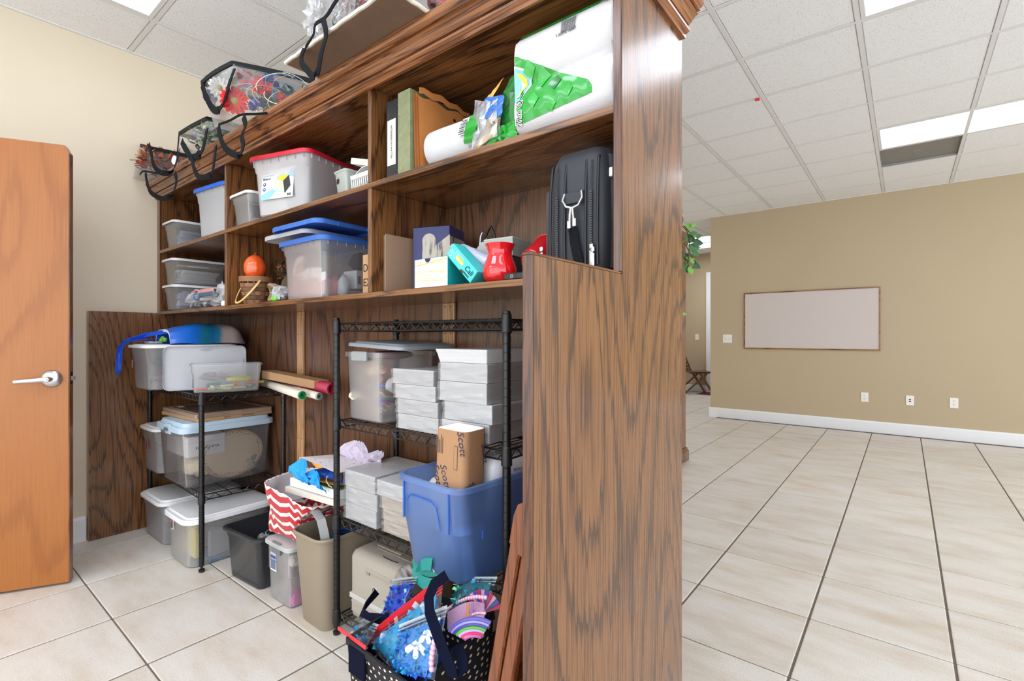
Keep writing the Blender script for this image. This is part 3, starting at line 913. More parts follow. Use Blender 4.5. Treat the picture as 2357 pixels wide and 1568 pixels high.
# what shows inside it
def lump(name, label, cat, loc, r3, m_, seed=1, amp=.25, n=(18, 12), group=None):
    q = random.Random(seed)
    ph = [(q.uniform(0, 6), q.uniform(0, 6), q.randint(2, 5), q.randint(2, 5)) for _ in range(6)]
    def f(u, v):
        a, b = 2 * PI * u, PI * (v - .5)
        k = 1 + amp * sum(math.sin(c * a + p) * math.cos(d * b * 2 + p2) for p, p2, c, d in ph) / 4
        return (r3[0] * k * math.cos(a) * math.cos(b), r3[1] * k * math.sin(a) * math.cos(b), max(0.0, r3[2] * (1 + k * math.sin(b))))
    o = MB().grid(f, n[0], n[1]).build(name, m_, smooth=True, sharp=180)
    o.location = loc
    if label: tag(o, label, cat, group)
    return o
lump('red_tinsel_bag', 'bag of pinkish red tinsel at the front of the blue-lidded file box', 'bag', (-1.955, 1.195, ZS + .006), (.046, .04, .05), plain('pink_red_shred', (196, 120, 118), .6, noise=.5, nscale=160, bump=.8), 5, .3)
lump('red_tinsel_bag', 'bag of red and white trimmings left in the blue-lidded file box', 'bag', (-2.075, 1.195, ZS + .006), (.046, .04, .07), plain('red_white_trim', (206, 150, 146), .6, noise=.6, nscale=90, bump=.8), 6, .3)
t = thing('printed_carton', 'white carton with an orange red panel inside the blue-lidded file box', 'carton', (-1.905, 1.285, ZS + .05), R(4))
MB().bbox(-.045, -.04, 0, .045, .04, .08, .002).build('carton_body', M_PAPER, t)
MB().box(.0452, -.012, .0, .0458, .04, .08).build('carton_panel', plain('orange_red_print', (232, 84, 44), .5), t)
bc = MB()
for k in range(6): bc.box(.0453, -.034 + k * .003, .02, .0459, -.0325 + k * .003, .055)
bc.build('barcode', M_INK, t, kind='stuff')
M_PINKP = plain('pink_packet', (206, 150, 148), .5, noise=.35, nscale=120)
for k, (x, z, a, w_, h_) in enumerate(((-2.135, .02, 4, .085, .15), (-2.06, .012, -8, .075, .13), (-1.985, .02, 6, .08, .12), (-2.10, .125, -14, .07, .075), (-1.92, .015, -4, .06, .10))):
    t = thing('craft_packet', 'pink-filled packet with white card top in the blue-lidded file box, %s' % ['leftmost', 'second from left', 'third from left', 'topmost', 'rightmost'][k], 'packet', (x, 1.118 + .006 * (k % 2), ZS + z), rot=(R(-6), R(a), 0), group='craft packets in the file box')
    MB().bbox(-w_ / 2, -.008, 0, w_ / 2, .008, h_ * .62, .005).build('packet_fill', M_PINKP, t)
    MB().bbox(-w_ / 2, -.006, h_ * .62, w_ / 2, .004, h_, .003).build('card_top', plain('card_white_pink', (236, 224, 220), .6), t)
lump('folded_cloth', 'black crumpled cloth high inside the blue-lidded file box', 'cloth', (-1.91, 1.30, ZS + .135), (.05, .04, .04), plain('black_cloth', (30, 34, 36), .8), 9, .3)
lump('white_plastic_bag', 'white plastic bag low inside the blue-lidded file box', 'bag', (-1.895, 1.21, ZS + .006), (.025, .026, .05), plain('thin_white_film', (222, 224, 230), .3), 10, .4)

# market basket with the orange pumpkin
PB = thing('splint_basket', 'small brown splint basket with a hanging wooden handle', 'basket', (-2.565, 1.143, ZS))
r0, r1, hb = .054, .076, .128
nv = 16
M_SPL = [plain('brown_splint', (140, 96, 62), .6, noise=.2), plain('dark_splint', (104, 68, 44), .6, noise=.2), plain('tan_splint', (164, 118, 78), .6, noise=.2)]
for row in range(5):
    z0 = .006 + row * .0205; z1 = z0 + .018
    ra, rb = r0 + (r1 - r0) * z0 / hb, r0 + (r1 - r0) * z1 / hb
    pts0, pts1 = [], []
    mb = MB()
    nn = nv * 4
    def wav(k): return .0022 * (1 if ((k // 4) + row) % 2 else -1) * abs(math.sin(PI * (k % 4) / 4 + .4))
    mb.loft([[((ra + wav(k)) * math.cos(2 * PI * k / nn), (ra + wav(k)) * math.sin(2 * PI * k / nn), z0) for k in range(nn)], [((rb + wav(k)) * math.cos(2 * PI * k / nn), (rb + wav(k)) * math.sin(2 * PI * k / nn), z1) for k in range(nn)]], False, False)
    mb.build('splint_band', M_SPL[row % 2], PB, solid=.0016)
for k in range(nv):
    a = 2 * PI * (k + .5) / nv; da = .11
    MB().loft([[(ra_ * math.cos(a + s_ * da * .5) , ra_ * math.sin(a + s_ * da * .5), z) for s_, ra_ in ((-1, rr_ - .001), (1, rr_ - .001), (1, rr_ + .0005), (-1, rr_ + .0005))] for z, rr_ in ((0, r0), (hb, r1))]).build('upright_splint', M_SPL[1], PB)
MB().loft([circ(r1 - .004, hb - .012, 40), circ(r1 + .004, hb - .014, 40), circ(r1 + .005, hb + .012, 40), circ(r1 - .003, hb + .012, 40)], False, False).build('rim_hoop', M_SPL[0], PB, smooth=True, sharp=40)
MB().lathe([(r0, 0), (r0, .004)], 32).build('basket_floor', M_SPL[1], PB)
hpts = [(r1 * .98 * math.cos(R(a)), 0, 0) for a in ()]
hp = []
for k in range(25):
    a = PI * k / 24
    x = (r1 + .006) * math.cos(a); y = -.02 - math.sin(a) * (r1 + .012) * .52; z = hb - .008 - math.sin(a) * .112
    hp.append((x, y - .012 * math.sin(a) - .015 * math.sin(a), z))
MB().strap(hp, .009, .004, wd=(0, .3, 1)).build('handle', plain('yellow_wood', (214, 178, 116), .5), PB)
PK = wthing('toy_pumpkin', 'glossy orange egg-shaped ornament sitting in the splint basket', 'ornament', (-2.575, 1.14, ZS + .12))
def pump(u, v):
    a, b = 2 * PI * u, PI * (v - .5)
    k = 1 - .035 * (abs(math.sin(a * 3)) < .25)
    return (-2.575 + .052 * k * math.cos(a) * math.cos(b), 1.14 + .052 * k * math.sin(a) * math.cos(b), ZS + .190 + .066 * math.sin(b))
MB().grid(pump, 36, 18).build('shell', plain('glossy_orange', (238, 92, 38), .12, coat=.6), PK, smooth=True, sharp=180)
MB().tube([(-2.575, 1.14, ZS + .252), (-2.574, 1.141, ZS + .262), (-2.57, 1.143, ZS + .268)], .006, 8, r1=.003).build('stem', plain('stem_brown', (110, 72, 40), .7), PK, smooth=True)
def leaf_cloud(name, label, c, r3, n, m_, size, seed, cat='greenery', up=.3, kind='stuff', parent=None):
    q = random.Random(seed); mb = MB()
    for k in range(n):
        g3 = [max(-.85, min(.85, q.gauss(0, .5))) for _ in range(3)]
        p = Vector((c[0] + g3[0] * r3[0], c[1] + g3[1] * r3[1], c[2] + g3[2] * r3[2]))
        d_ = Vector((q.uniform(-1, 1), q.uniform(-1, 1), q.uniform(-.6, 1) + up)).normalized() * size * q.uniform(.6, 1.2)
        s_ = d_.cross(Vector((q.uniform(-1, 1), q.uniform(-1, 1), 1))).normalized() * size * .28
        mb.m(q.randrange(len(m_)) if isinstance(m_, list) else 0)
        mb.add([p, p + d_ * .45 + s_, p + d_, p + d_ * .45 - s_], [(0, 1, 2, 3)])
    o = mb.build(name, m_, parent, kind=kind)
    if label: tag(o, label, cat)
    return o
leaf_cloud('dried_bouquet', 'dark dried leaves and moss tucked behind the splint basket', (-2.44, 1.24, ZS + .165), (.05, .05, .06), 150, [plain('moss_green', (66, 72, 36), .8), plain('dry_brown', (84, 60, 44), .8), plain('dry_rust', (150, 76, 50), .8)], .035, 3, 'bouquet')
lump('burlap_bundle', 'brown burlap bundle under the dried leaves next to the splint basket', 'bundle', (-2.42, 1.25, ZS + .002), (.05, .05, .08), plain('burlap', (92, 74, 58), .9, noise=.3, nscale=200, bump=.6), 3, .2)
TW = wthing('twine_coil', 'coil of braided twine lying on the shelf left of the big file box', 'coil', (-2.30, 1.105, ZS))
for k, rr_ in enumerate((.036, .029, .036, .030)):
    pts = [(-2.30 + rr_ * math.cos(2 * PI * i / 28), 1.102 - .006 + k * .008 + .012 * math.cos(4 * PI * i / 28), ZS + .047 + rr_ * math.sin(2 * PI * i / 28)) for i in range(28)]
    MB().tube(pts, .0075, 6, closed=True).build('twine_loop', plain('twine', (148, 126, 98), .9, noise=.4, nscale=300, bump=.6), TW, smooth=True)
def crumple(name, label, cat, c, r3, m_, seed, n=(16, 10), amp=.55, parent=None):
    """crushed film or tissue: a faceted irregular closed lump"""
    q = random.Random(seed)
    J = [[q.uniform(1 - amp, 1 + amp * .35) for _ in range(n[0])] for _ in range(n[1] + 1)]
    def f(u, v):
        i, j = int(round(u * n[0])) % n[0], int(round(v * n[1]))
        a, b = 2 * PI * u, PI * (v - .5)
        k = J[j][i] if 0 < j < n[1] else .6
        return (c[0] + r3[0] * k * math.cos(a) * math.cos(b), c[1] + r3[1] * k * math.sin(a) * math.cos(b), c[2] + r3[2] * k * math.sin(b))
    o = MB().grid(f, n[0], n[1]).build(name, m_, parent)
    if label: tag(o, label, cat)
    return o
M_FILM = frost('thin_clear_film', (240, 242, 246), .16, rough=.15, gloss=.8)
M_WFILM = frost('white_bag_film', (240, 240, 244), .6, rough=.25)
cb = crumple('party_favour_bag', 'small crumpled plastic bag of green and white favours by the big file box', 'bag', (-2.25, 1.105, ZS + .042), (.04, .04, .034), M_WFILM, 12)
MB().bbox(-2.275, 1.075, ZS + .004, -2.235, 1.10, ZS + .03, .006).build('green_favour', plain('lime_green', (104, 206, 70), .4), cb)
# white carrier bag with scissors in the left bay
wb_ = crumple('carrier_bag', 'crumpled white carrier bag in front of the lowest shoe box', 'bag', (-3.10, 1.115, ZS + .056), (.22, .05, .045), M_WFILM, 33, n=(22, 10))
crumple('bag_peak', None, None, (-2.88, 1.12, ZS + .082), (.09, .05, .06), M_WFILM, 36, n=(14, 8), parent=wb_)
crumple('bag_peak', None, None, (-3.27, 1.10, ZS + .06), (.07, .045, .05), M_WFILM, 38, n=(14, 8), parent=wb_)
sc1 = wthing('scissors', 'scissors with pink and blue handles lying on the crumpled white bag', 'scissors', (-3.0, 1.065, ZS + .07))
for k, (mm, z) in enumerate(((plain('dusty_pink', (196, 140, 140), .5), .095), (plain('steel_blue', (70, 120, 160), .5), .075))):
    pts = [(-3.10 + .035 * math.cos(2 * PI * i / 20), 1.055 - .002 * k, ZS + z - .01 + .017 * math.sin(2 * PI * i / 20)) for i in range(20)]
    MB().tube(pts, .006, 7, closed=True).build('handle', mm, sc1, smooth=True)
    MB().bbox(-3.065, 1.05, ZS + z - .014, -2.86, 1.056, ZS + z + .006, .003).build('blade', mm if k == 0 else plain('blue_steel', (84, 116, 140), .35, metal=.5), sc1)
cp = thing('bottle_lid', 'small white plastic bottle lid on the shelf at the divider', 'lid', (-2.77, 1.085, ZS))
MB().lathe([(.026, 0), (.028, .004), (.028, .024), (.024, .028), (.0001, .029)], 24).build('lid_shell', M_WHITE, cp, smooth=True)
MB().lathe([(.0285, .005), (.030, .007), (.0285, .009)], 24, cap0=False, cap1=False).build('lid_ring', M_WHITE, cp, smooth=True)
# cardboard carton with handwriting
cx_ = thing('cardboard_carton', 'small cardboard carton with black handwriting at the divider', 'carton', (-1.548, 1.165, ZS))
MB().bbox(-.050, -.065, 0, .050, .065, .150, .002).build('carton_body', M_CARD, cx_)
words('DON', .042, T(-.046, -.0656, .098) @ RX(90), M_INK, cx_, align='LEFT', name='handwriting')
words('EXPL', .042, T(-.046, -.0656, .044) @ RX(90), M_INK, cx_, align='LEFT', name='handwriting')
# ------------------------------------------------------------------ right bay, upper shelf
X0 = -1.472
BN = thing('ring_binder', 'black ring binder with a white spine label at the divider', 'binder', (-1.388, 1.075, ZM))
MB().bbox(-.028, 0, 0, -.0255, .27, .272, .001).bbox(.0255, 0, 0, .028, .27, .272, .001).build('cover', plain('black_vinyl', (26, 28, 34), .3), BN)
MB().bbox(-.028, -.003, 0, .028, 0, .272, .001).build('spine', plain('black_vinyl', (26, 28, 34), .3), BN)
MB().box(-.0225, -.0036, .048, .0225, -.0029, .205).build('spine_label', plain('cream_label', (226, 220, 208), .6), BN)
words('INTERSESSION MATTER', .011, T(0, -.004, .128) @ RX(90) @ RZ(-90), M_INK, BN)
MB().box(-.024, .004, .004, .024, .262, .262).build('page_block', M_PAPER, BN)
AL = thing('photo_album', 'mottled green hardback album between the black binder and the brown envelopes', 'album', (-1.321, 1.075, ZM))
M_MOT = plain('mottled_green_cover', (128, 134, 100), .4, noise=.35, nscale=55)
MB().bbox(-.032, 0, 0, -.027, .26, .285, .0015).bbox(.027, 0, 0, .032, .26, .285, .0015).build('cover', M_MOT, AL)
MB().bbox(-.032, -.005, 0, .032, 0, .285, .002).build('spine', M_MOT, AL)
MB().box(-.0265, .002, .005, .0265, .25, .278).build('page_block', plain('aged_page_edges', (206, 196, 168), .8), AL)
g_ = MB()
for z in (.02, .245): g_.box(-.0322, -.0056, z, .0322, -.0049, z + .0015)
g_.build('spine_lines', plain('dull_gold', (150, 140, 84), .4), AL, kind='stuff')
M_KRAFT = plain('orange_brown_kraft', (190, 122, 62), .75, noise=.1, nscale=30, bump=.25)
for k in range(3):
    ev = wthing('padded_envelope', ['orange brown envelope nearest the green album', 'orange brown envelope in the middle of the row of envelopes', 'outermost brown envelope with a string clasp, facing the paper towel roll'][k], 'envelope', (-1.27 + .012 * k, 1.20, ZM), group='brown envelopes beside the album')
    q = random.Random(40 + k); ph = q.uniform(0, 6)
    W_, H_ = .25, .268 - .006 * k
    def shp(side):
        def f(u, v):
            b = math.sin(PI * u) * math.sin(PI * v)
            w_ = .0018 * math.sin(9 * u + ph) * math.sin(7 * v + ph)
            return (-1.275 + .0125 * k + side * (.0015 + .0035 * b) + .6 * w_ - .012 * v, 1.082 + W_ * u, ZM + .002 + H_ * v + (.006 * math.sin(14 * u + ph) * v if v > .9 else 0))
        return f
    MB().grid(shp(1), 16, 14).grid(shp(-1), 16, 14, flip=True).build('paper_body', M_KRAFT, ev, smooth=True, sharp=180)
    if k == 2:
        MB().lathe([(.006, 0), (.006, .001), (.003, .0015)], 12, M=T(-1.2478 - .008, 1.245, ZM + .225) @ RY(90)).build('clasp', M_INK, ev)
        fl = MB(); fl.grid(lambda u, v: (-1.2625 + .004 + .006 * math.sin(PI * u) , 1.085 + .24 * u, ZM + .262 + .024 * v * (1 - .6 * abs(u - .3)) + .004 * math.sin(20 * u)), 14, 3)
        fl.build('torn_flap', M_KRAFT, ev, solid=.001)
# paper towel roll, lying
M_TOWEL = plain('quilted_paper_towel', (200, 202, 205), .85, bump=.7, nscale=170)
PR = wthing('paper_towel_roll', 'single white paper towel roll lying on the shelf in torn wrap', 'paper towels', (-1.07, 1.135, ZM))
rr_ = .067; ry, rz_ = 1.134, ZM + .0685
MR = T(-1.222, ry, rz_) @ RY(90)
MB().lathe([(.022, .002), (.060, .000), (rr_, .006), (rr_ + .001, .05), (rr_ - .0005, .14), (rr_ + .001, .20), (rr_ - .001, .27), (.060, .276), (.022, .275)], 40, M=MR).build('roll_paper', M_TOWEL, PR, smooth=True, sharp=50)
MB().lathe([(.0215, -.001), (.0215, .277)], 24, M=MR, cap0=False, cap1=False).build('cardboard_core', M_CARD, PR, solid=.001)
q = random.Random(8)
def wrapf(u, v):
    a = R(-40 + 260 * v)
    r_ = rr_ + .002 + .006 * abs(math.sin(17 * v + 9 * u)) * u + .002 * math.sin(30 * v)
    return (-1.03 + .13 * u + .012 * math.sin(8 * v), ry - r_ * math.cos(a) * .985, rz_ + r_ * math.sin(a))
MB().grid(wrapf, 6, 36).build('clear_wrap', M_FILM, PR)
M_GRN = plain('green_print_film', (24, 142, 40), .28, coat=.3, noise=.08, nscale=14)
M_GRN2 = plain('dark_green_film', (18, 104, 36), .3, coat=.3)
M_YEL = plain('yellow_print_film', (232, 186, 40), .3, coat=.3)
M_BLU = plain('blue_print_film', (24, 98, 190), .3, coat=.3)
def wr2(u, v):
    a = R(-28 + 62 * v)
    r_ = rr_ + .0085 + .003 * math.sin(20 * v)
    return (-1.035 + .05 * u + .02 * v, ry - r_ * math.cos(a), rz_ + r_ * math.sin(a))
MB().grid(wr2, 3, 8).build('green_wrap_print', M_GRN, PR)
bcm = MB()
def onroll(x, a, off=.0105):
    return (x, ry - (rr_ + off) * math.cos(R(a)), rz_ + (rr_ + off) * math.sin(R(a)))
MB().add([onroll(-1.052, -8), onroll(-1.025, -8), onroll(-1.012, 32), onroll(-1.040, 32)], [(0, 1, 2, 3)]).build('barcode_panel', M_PAPER, PR)
for k in range(9):
    a = -6 + k * 4
    bcm.add([onroll(-1.050 + k * .0014, a, .0115), onroll(-1.026 + k * .0014, a, .0115), onroll(-1.0255 + k * .0014, a + 1.6 + .8 * (k % 2), .0115), onroll(-1.0495 + k * .0014, a + 1.6 + .8 * (k % 2), .0115)], [(0, 1, 2, 3)])
bcm.build('barcode', M_INK, PR, kind='stuff')

# the big pack of paper towels
PT = wthing('paper_towel_pack', 'big green and white wrapped pack of paper towel rolls', 'paper towels', (-.69, 1.22, ZM))
px0, px1 = -.838, -.548
pz0, ph_ = ZM + .001, .288
def front_y(zf):
    """bulging front of two stacked rolls, zf 0..1 up the front"""
    k = (zf * 2) % 1.0 if zf < 1 else 1
    return 1.062 + .022 * (abs(2 * k - 1) ** 2.2) * (1 if .08 < zf < .92 else 1.5)
def pack(u, zf, off=0.0):
    x = px0 + (px1 - px0) * u + (.012 * (1 - zf) if u < .05 else 0) - .006 * math.sin(PI * zf) * (u < .02)
    return (x, front_y(zf) - off + .0012 * math.sin(40 * u + 13 * zf) * math.sin(26 * zf), pz0 + ph_ * zf)
M_PACKW = plain('towels_behind_film', (192, 189, 191), .42, bump=.55, nscale=150, coat=.25)
mb = MB()
prof = [(front_y(k / 20.0), pz0 + ph_ * k / 20.0) for k in range(21)]
back = [(1.392 - .0, pz0 + ph_), (1.40, pz0 + ph_ * .5), (1.392, pz0)]
loop = prof + back
rings = []
for x, sh in ((px0 + .012, .014), (px0, .004), (px0 - .001, 0), (px1, 0), (px1 + .008, .012), (px1 + .010, .03)):
    cy_ = 1.23; cz_ = pz0 + ph_ / 2
    rings.append([(x, cy_ + (y - cy_) * (1 - sh * 2), max(pz0, cz_ + (z - cz_) * (1 - sh * 2.0))) for y, z in loop])
mb.loft(rings)
mb.build('wrapped_rolls', M_PACKW, PT, smooth=True, sharp=60)
def patch(name, m_, lo, hi, u0, u1, off=.0014, n=(26, 14), kids=None):
    f = lambda u, v: pack(u0 + (u1 - u0) * u, lo(u0 + (u1 - u0) * u) + (hi(u0 + (u1 - u0) * u) - lo(u0 + (u1 - u0) * u)) * v, off)
    return MB().grid(f, *n).build(name, m_, PT, smooth=True, sharp=180)
diag = lambda u: .775 - .60 * u
gp = patch('green_print', M_GRN, lambda u: .118 + .085 * max(0, u - .1), lambda u: max(.13 + .09 * max(0, u - .1), min(diag(u), .775, 1.9 - 2.0 * u if u > .76 else 9)), .01, .83)
M_GLT = plain('light_green_facet', (40, 156, 52), .28, coat=.3)
for (u0, v0, s_) in ((.16, .60, .09), (.30, .50, .10), (.45, .40, .08), (.22, .30, .08), (.42, .20, .07), (.60, .28, .06)):
    def dia(u, v, u0=u0, v0=v0, s_=s_): return pack(u0 + s_ * (u - v) * .8, v0 + s_ * (u + v - 1), .0034)
    MB().grid(dia, 4, 4).build('green_facet', M_GLT if (int(u0 * 100) % 2 == 0) else M_GRN2, PT, smooth=True, sharp=180)
patch('green_top_band', M_GRN, lambda u: .965, lambda u: .999, .0, .86, n=(20, 3))
patch('green_wave', M_GRN2, lambda u: .004, lambda u: .004 + .04 * math.sin(PI * min(1, (u - .22) / .2)), .22, .42, n=(12, 4))
MB().grid(lambda u, v: (px0 + (px1 - px0) * u, front_y(1) - .002 + .30 * v, pz0 + ph_ + .0018), 8, 4).build('green_top_print', M_GRN, PT)
# emblem at the left end: white, blue, yellow rings of one badge
def badge(name, m_, s_, off):
    pts = [(.0, .30), (.0, .68), (.10, .63), (.165, .55), (.165, .47), (.10, .38), (.03, .30)]
    cx_, cy_ = .04, .50
    vs = [pack(max(.002, cx_ + (a - cx_) * s_), cy_ + (b - cy_) * s_, off) for a, b in pts]
    cv = pack(max(.002, cx_ + .06 * s_), cy_, off + .001)
    vs.append(cv)
    MB().add(vs, [(i, (i + 1) % 7, 7) for i in range(7)]).build(name, m_, PT)
badge('badge_white', M_PAPER, 1.0, .0024); badge('badge_blue', plain('badge_sky_blue', (120, 190, 226), .35), .86, .0038); badge('badge_yellow', plain('badge_yellow', (226, 218, 60), .35), .66, .0052); badge('badge_orange', plain('badge_orange', (224, 150, 50), .35), .30, .0066)
M_V = frame_of(pack(.03, .22, .0035), (.0, -.05, 1), (0, -1, .05))
words('The Q', .025, M_V, M_PAPER, PT, bold=.0016); 
words('The Q', .025, M_V @ T(0, 0, .0006), M_INK, PT)
MB().add([pack(u_, v_, .0026) for u_, v_ in ((.0, .155), (.06, .145), (.085, .10), (.03, .09), (.0, .10))], [(0, 1, 2, 3, 4)]).build('corner_badge', M_PAPER, PT)
MB().add([pack(u_, v_, .003) for u_, v_ in ((.002, .15), (.055, .14), (.075, .105), (.03, .096), (.002, .105))], [(0, 1, 2, 3, 4)]).build('corner_badge_dark', plain('dark_maroon', (48, 30, 34), .4), PT)
MB().tube([pack(.03 + .013 * math.cos(R(a)), .124 + .018 * math.sin(R(a)), .0036) for a in range(40, 330, 24)], .0022, 5).build('corner_badge_mark', M_PAPER, PT)
u0 = .52
bars = MB()
for k in range(17):
    w_ = .0030 + .0036 * ((k * 5) % 3) / 2
    bars.grid(lambda u, v: pack(u0 + w_ * u, .79 + .14 * v, .0035), 1, 6); u0 += w_ + .0042
bars.build('barcode', M_INK, PT, kind='stuff')
words('3 00772 16047', .010, frame_of(pack(.575, .785, .0042), (1, 0, 0), (0, -1, 0)), M_INK, PT)
# right end with the printed nutrition-style panel and an orange corner
MB().grid(lambda u, v: (px1 + .0075 - .002 * v, 1.068 + .05 * u, pz0 + .02 + .11 * v), 4, 6).build('end_panel_print', M_PAPER, PT)
for k, (m_, a, b) in enumerate(((M_BLU, .085, .10), (plain('pink_print', (220, 60, 140), .4), .068, .078), (M_GRN, .05, .062), (M_YEL, .034, .046), (M_INK, .018, .028))):
    MB().box(px1 + .0082, 1.072, pz0 + .012 + a, px1 + .0090, 1.072 + .03, pz0 + .012 + b).build('print_block', m_, PT)
MB().grid(lambda u, v: (px1 - .03 + .042 * u, 1.064 + .014 * u + .02 * math.sin(3 * v) * u, pz0 + ph_ - .045 * (1 - v) * (u) - .002 + .004 * v), 5, 5).build('orange_corner_film', plain('orange_film', (230, 160, 60), .3, coat=.4), PT, solid=.0008)
MB().grid(lambda u, v: (px1 + .001 + .010 * u + .003 * math.sin(9 * v), 1.070 + .012 * u, pz0 + .06 + .21 * v), 4, 12).build('loose_film', M_FILM, PT)
# torn-open wrapper between the roll and the pack
TWp = wthing('torn_wrapper', 'crumpled green, yellow and blue wrapper between the roll and the pack', 'wrapper', (-.90, 1.11, ZM))
q = random.Random(5)
def flap(name, m_, pts, amp=.008, seed=1):
    q = random.Random(seed)
    A_, B_, C_, D_ = [Vector(p) for p in pts]
    J = [[Vector((q.uniform(-1, 1), q.uniform(-1, .4), q.uniform(-1, 1))) * amp for _ in range(8)] for _ in range(8)]
    def f(u, v):
        p = A_ * (1 - u) * (1 - v) + B_ * u * (1 - v) + C_ * u * v + D_ * (1 - u) * v
        return p + J[int(round(u * 7))][int(round(v * 7))] * (0.4 + math.sin(PI * u) * math.sin(PI * v))
    return MB().grid(f, 7, 7).build(name, m_, TWp, solid=.0006)
flap('green_film', M_GRN2, [(-.985, 1.10, ZM + .135), (-.846, 1.075, ZM + .03), (-.846, 1.085, ZM + .21), (-.90, 1.12, ZM + .18)], .010, 2)
flap('green_film', M_GRN, [(-.96, 1.075, ZM + .004), (-.83, 1.068, ZM + .004), (-.846, 1.07, ZM + .055), (-.90, 1.07, ZM + .05)], .008, 4)
flap('yellow_film', M_YEL, [(-.985, 1.07, ZM + .004), (-.91, 1.066, ZM + .035), (-.895, 1.066, ZM + .085), (-.935, 1.066, ZM + .085)], .004, 6)
flap('blue_film', M_BLU, [(-.965, 1.064, ZM + .085), (-.885, 1.062, ZM + .075), (-.875, 1.062, ZM + .13), (-.95, 1.066, ZM + .145)], .004, 7)
flap('orange_film', plain('orange_film', (230, 160, 60), .3, coat=.4), [(-.985, 1.085, ZM + .14), (-.95, 1.075, ZM + .12), (-.90, 1.09, ZM + .20), (-.935, 1.10, ZM + .185)], .004, 8)
flap('clear_film', M_FILM, [(-1.0, 1.064, ZM + .01), (-.90, 1.06, ZM + .02), (-.90, 1.06, ZM + .12), (-.99, 1.066, ZM + .15)], .006, 9)
words('19', .022, frame_of((-.918, 1.0605, ZM + .062), (1, 0, .35), (0, -1, 0)), M_INK, TWp)
words('select-a-size', .009, frame_of((-.915, 1.058, ZM + .115), (-1, 0, -.4), (0, -1, 0)), M_PAPER, TWp)

# ------------------------------------------------------------------ right bay, lower shelf
for k in range(2):
    cb_ = wthing('cardboard_sheet', ['cardboard sheet leaning flat against the divider', 'cardboard sheet standing in front of another at the divider'][k], 'cardboard', (-1.452 + .012 * k, 1.24, ZS), group='cardboard sheets at the divider')
    MB().box(-1.462 + .013 * k, 1.095 - .004 * k, ZS, -1.4585 + .013 * k, 1.40, ZS + .206 + .003 * k).build('board', plain('grey_brown_board', (150, 122, 100), .8, noise=.06, nscale=90), cb_)
# tissue box
KB = thing('tissue_box', 'blue tissue box with a birch-bark picture standing behind the yellow-lined box', 'tissue box', (-1.345, 1.215, ZS), R(20))
M_NAVY = plain('navy_card', (17, 21, 88), .35)
kw, kd, kh = .150, .125, .243
MB().bbox(-kw / 2, 0, 0, kw / 2, kd, kh, .002).build('carton_body', M_NAVY, KB)
nb = N('birch_print'); v_ = nb.coords((60, 60, 9)); nn_ = nb.noise(v_, 1.0, 3, .6).outputs['Fac']
nb.set(Base_Color=nb.ramp(nn_, [(.36, (70, 72, 80)), (.45, (168, 158, 146)), (.7, (188, 178, 164))]), Roughness=.4)
M_BIRCH = nb.mat
bp = [(-.036, .05)] + [(-.036, .19)] + [(-.036 + .055 * (1 - math.cos(PI * k / 10)) * .5 * 1.0, .19 + .028 * math.sin(PI * k / 10)) for k in range(11)] + [(.022, .175), (.075, .21), (.075, .05)]
MB().loft([[(x, -.0006, z) for x, z in bp], [(x, -.0002, z) for x, z in bp]]).build('birch_panel', M_BIRCH, KB)
MB().box(kw / 2 + .0002, .0, .05, kw / 2 + .0008, kd, .205).build('birch_panel', M_BIRCH, KB)
MB().box(kw / 2 + .0009, .05, .10, kw / 2 + .0014, kd - .004, .185).build('printed_panel', M_NAVY, KB)
MB().box(kw / 2 + .0015, .055, .095, kw / 2 + .002, .075, .14).build('small_print_panel', plain('grey_print', (150, 150, 158), .5), KB)
tx = MB()
for k in range(7): tx.box(kw / 2 + .0015, .08, .118 + k * .0085, kw / 2 + .002, kd - .01 - .004 * (k % 3), .121 + k * .0085)
tx.build('print_lines', plain('lilac_print', (150, 150, 200), .5), KB, kind='stuff')
MB().loft([[(.034 + .019 * math.cos(a), -.0010, .092 + .028 * math.sin(a)) for a in [2 * PI * k / 24 for k in range(24)]], [(.034 + .019 * math.cos(a), -.0006, .092 + .028 * math.sin(a)) for a in [2 * PI * k / 24 for k in range(24)]]]).build('name_badge', M_NAVY, KB)
words('Kleenex', .0105, T(.034, -.0013, .098) @ RX(90), M_PAPER, KB)
words('CT', .007, T(.034, -.0013, .082) @ RX(90), M_PAPER, KB)
# yellow-lined box
YB_ = thing('patterned_box', 'white box with yellow lines and teal sides at the shelf front', 'box', (-1.178, 1.118, ZS), R(1))
yw, yd, yh = .150, .115, .092
MB().bbox(-yw / 2, -yd / 2, 0, yw / 2, yd / 2, yh, .0015).build('carton_body', plain('white_gloss_card', (240, 238, 244), .35), YB_)
M_TEAL = plain('teal_card', (22, 150, 156), .35)
MB().box(yw / 2, -yd / 2 + .001, .001, yw / 2 + .0008, yd / 2, yh - .001).build('teal_side', M_TEAL, YB_)
MB().box(-yw / 2, -yd / 2, yh, yw / 2, yd / 2, yh + .0006).build('teal_top', M_TEAL, YB_)
q = random.Random(2); yl = MB()
for k in range(17):
    z = .012 + .075 * k / 17; t0, t1 = q.uniform(-.012, .012), q.uniform(-.012, .012)
    th_ = q.uniform(.0006, .0016)
    a, b = max(.008, min(yh - .004, z + t0)), max(.008, min(yh - .004, z + t1))
    yl.loft([[(-yw / 2 + .002, -yd / 2 - .0006, a), (-yw / 2 + .002, -yd / 2 - .0006, a + th_)], [(yw / 2 - .002, -yd / 2 - .0006, b), (yw / 2 - .002, -yd / 2 - .0006, b + th_)]], False, False, closed=False)
yl.build('yellow_lines', plain('yellow_ink', (232, 188, 60), .4), YB_, kind='stuff')
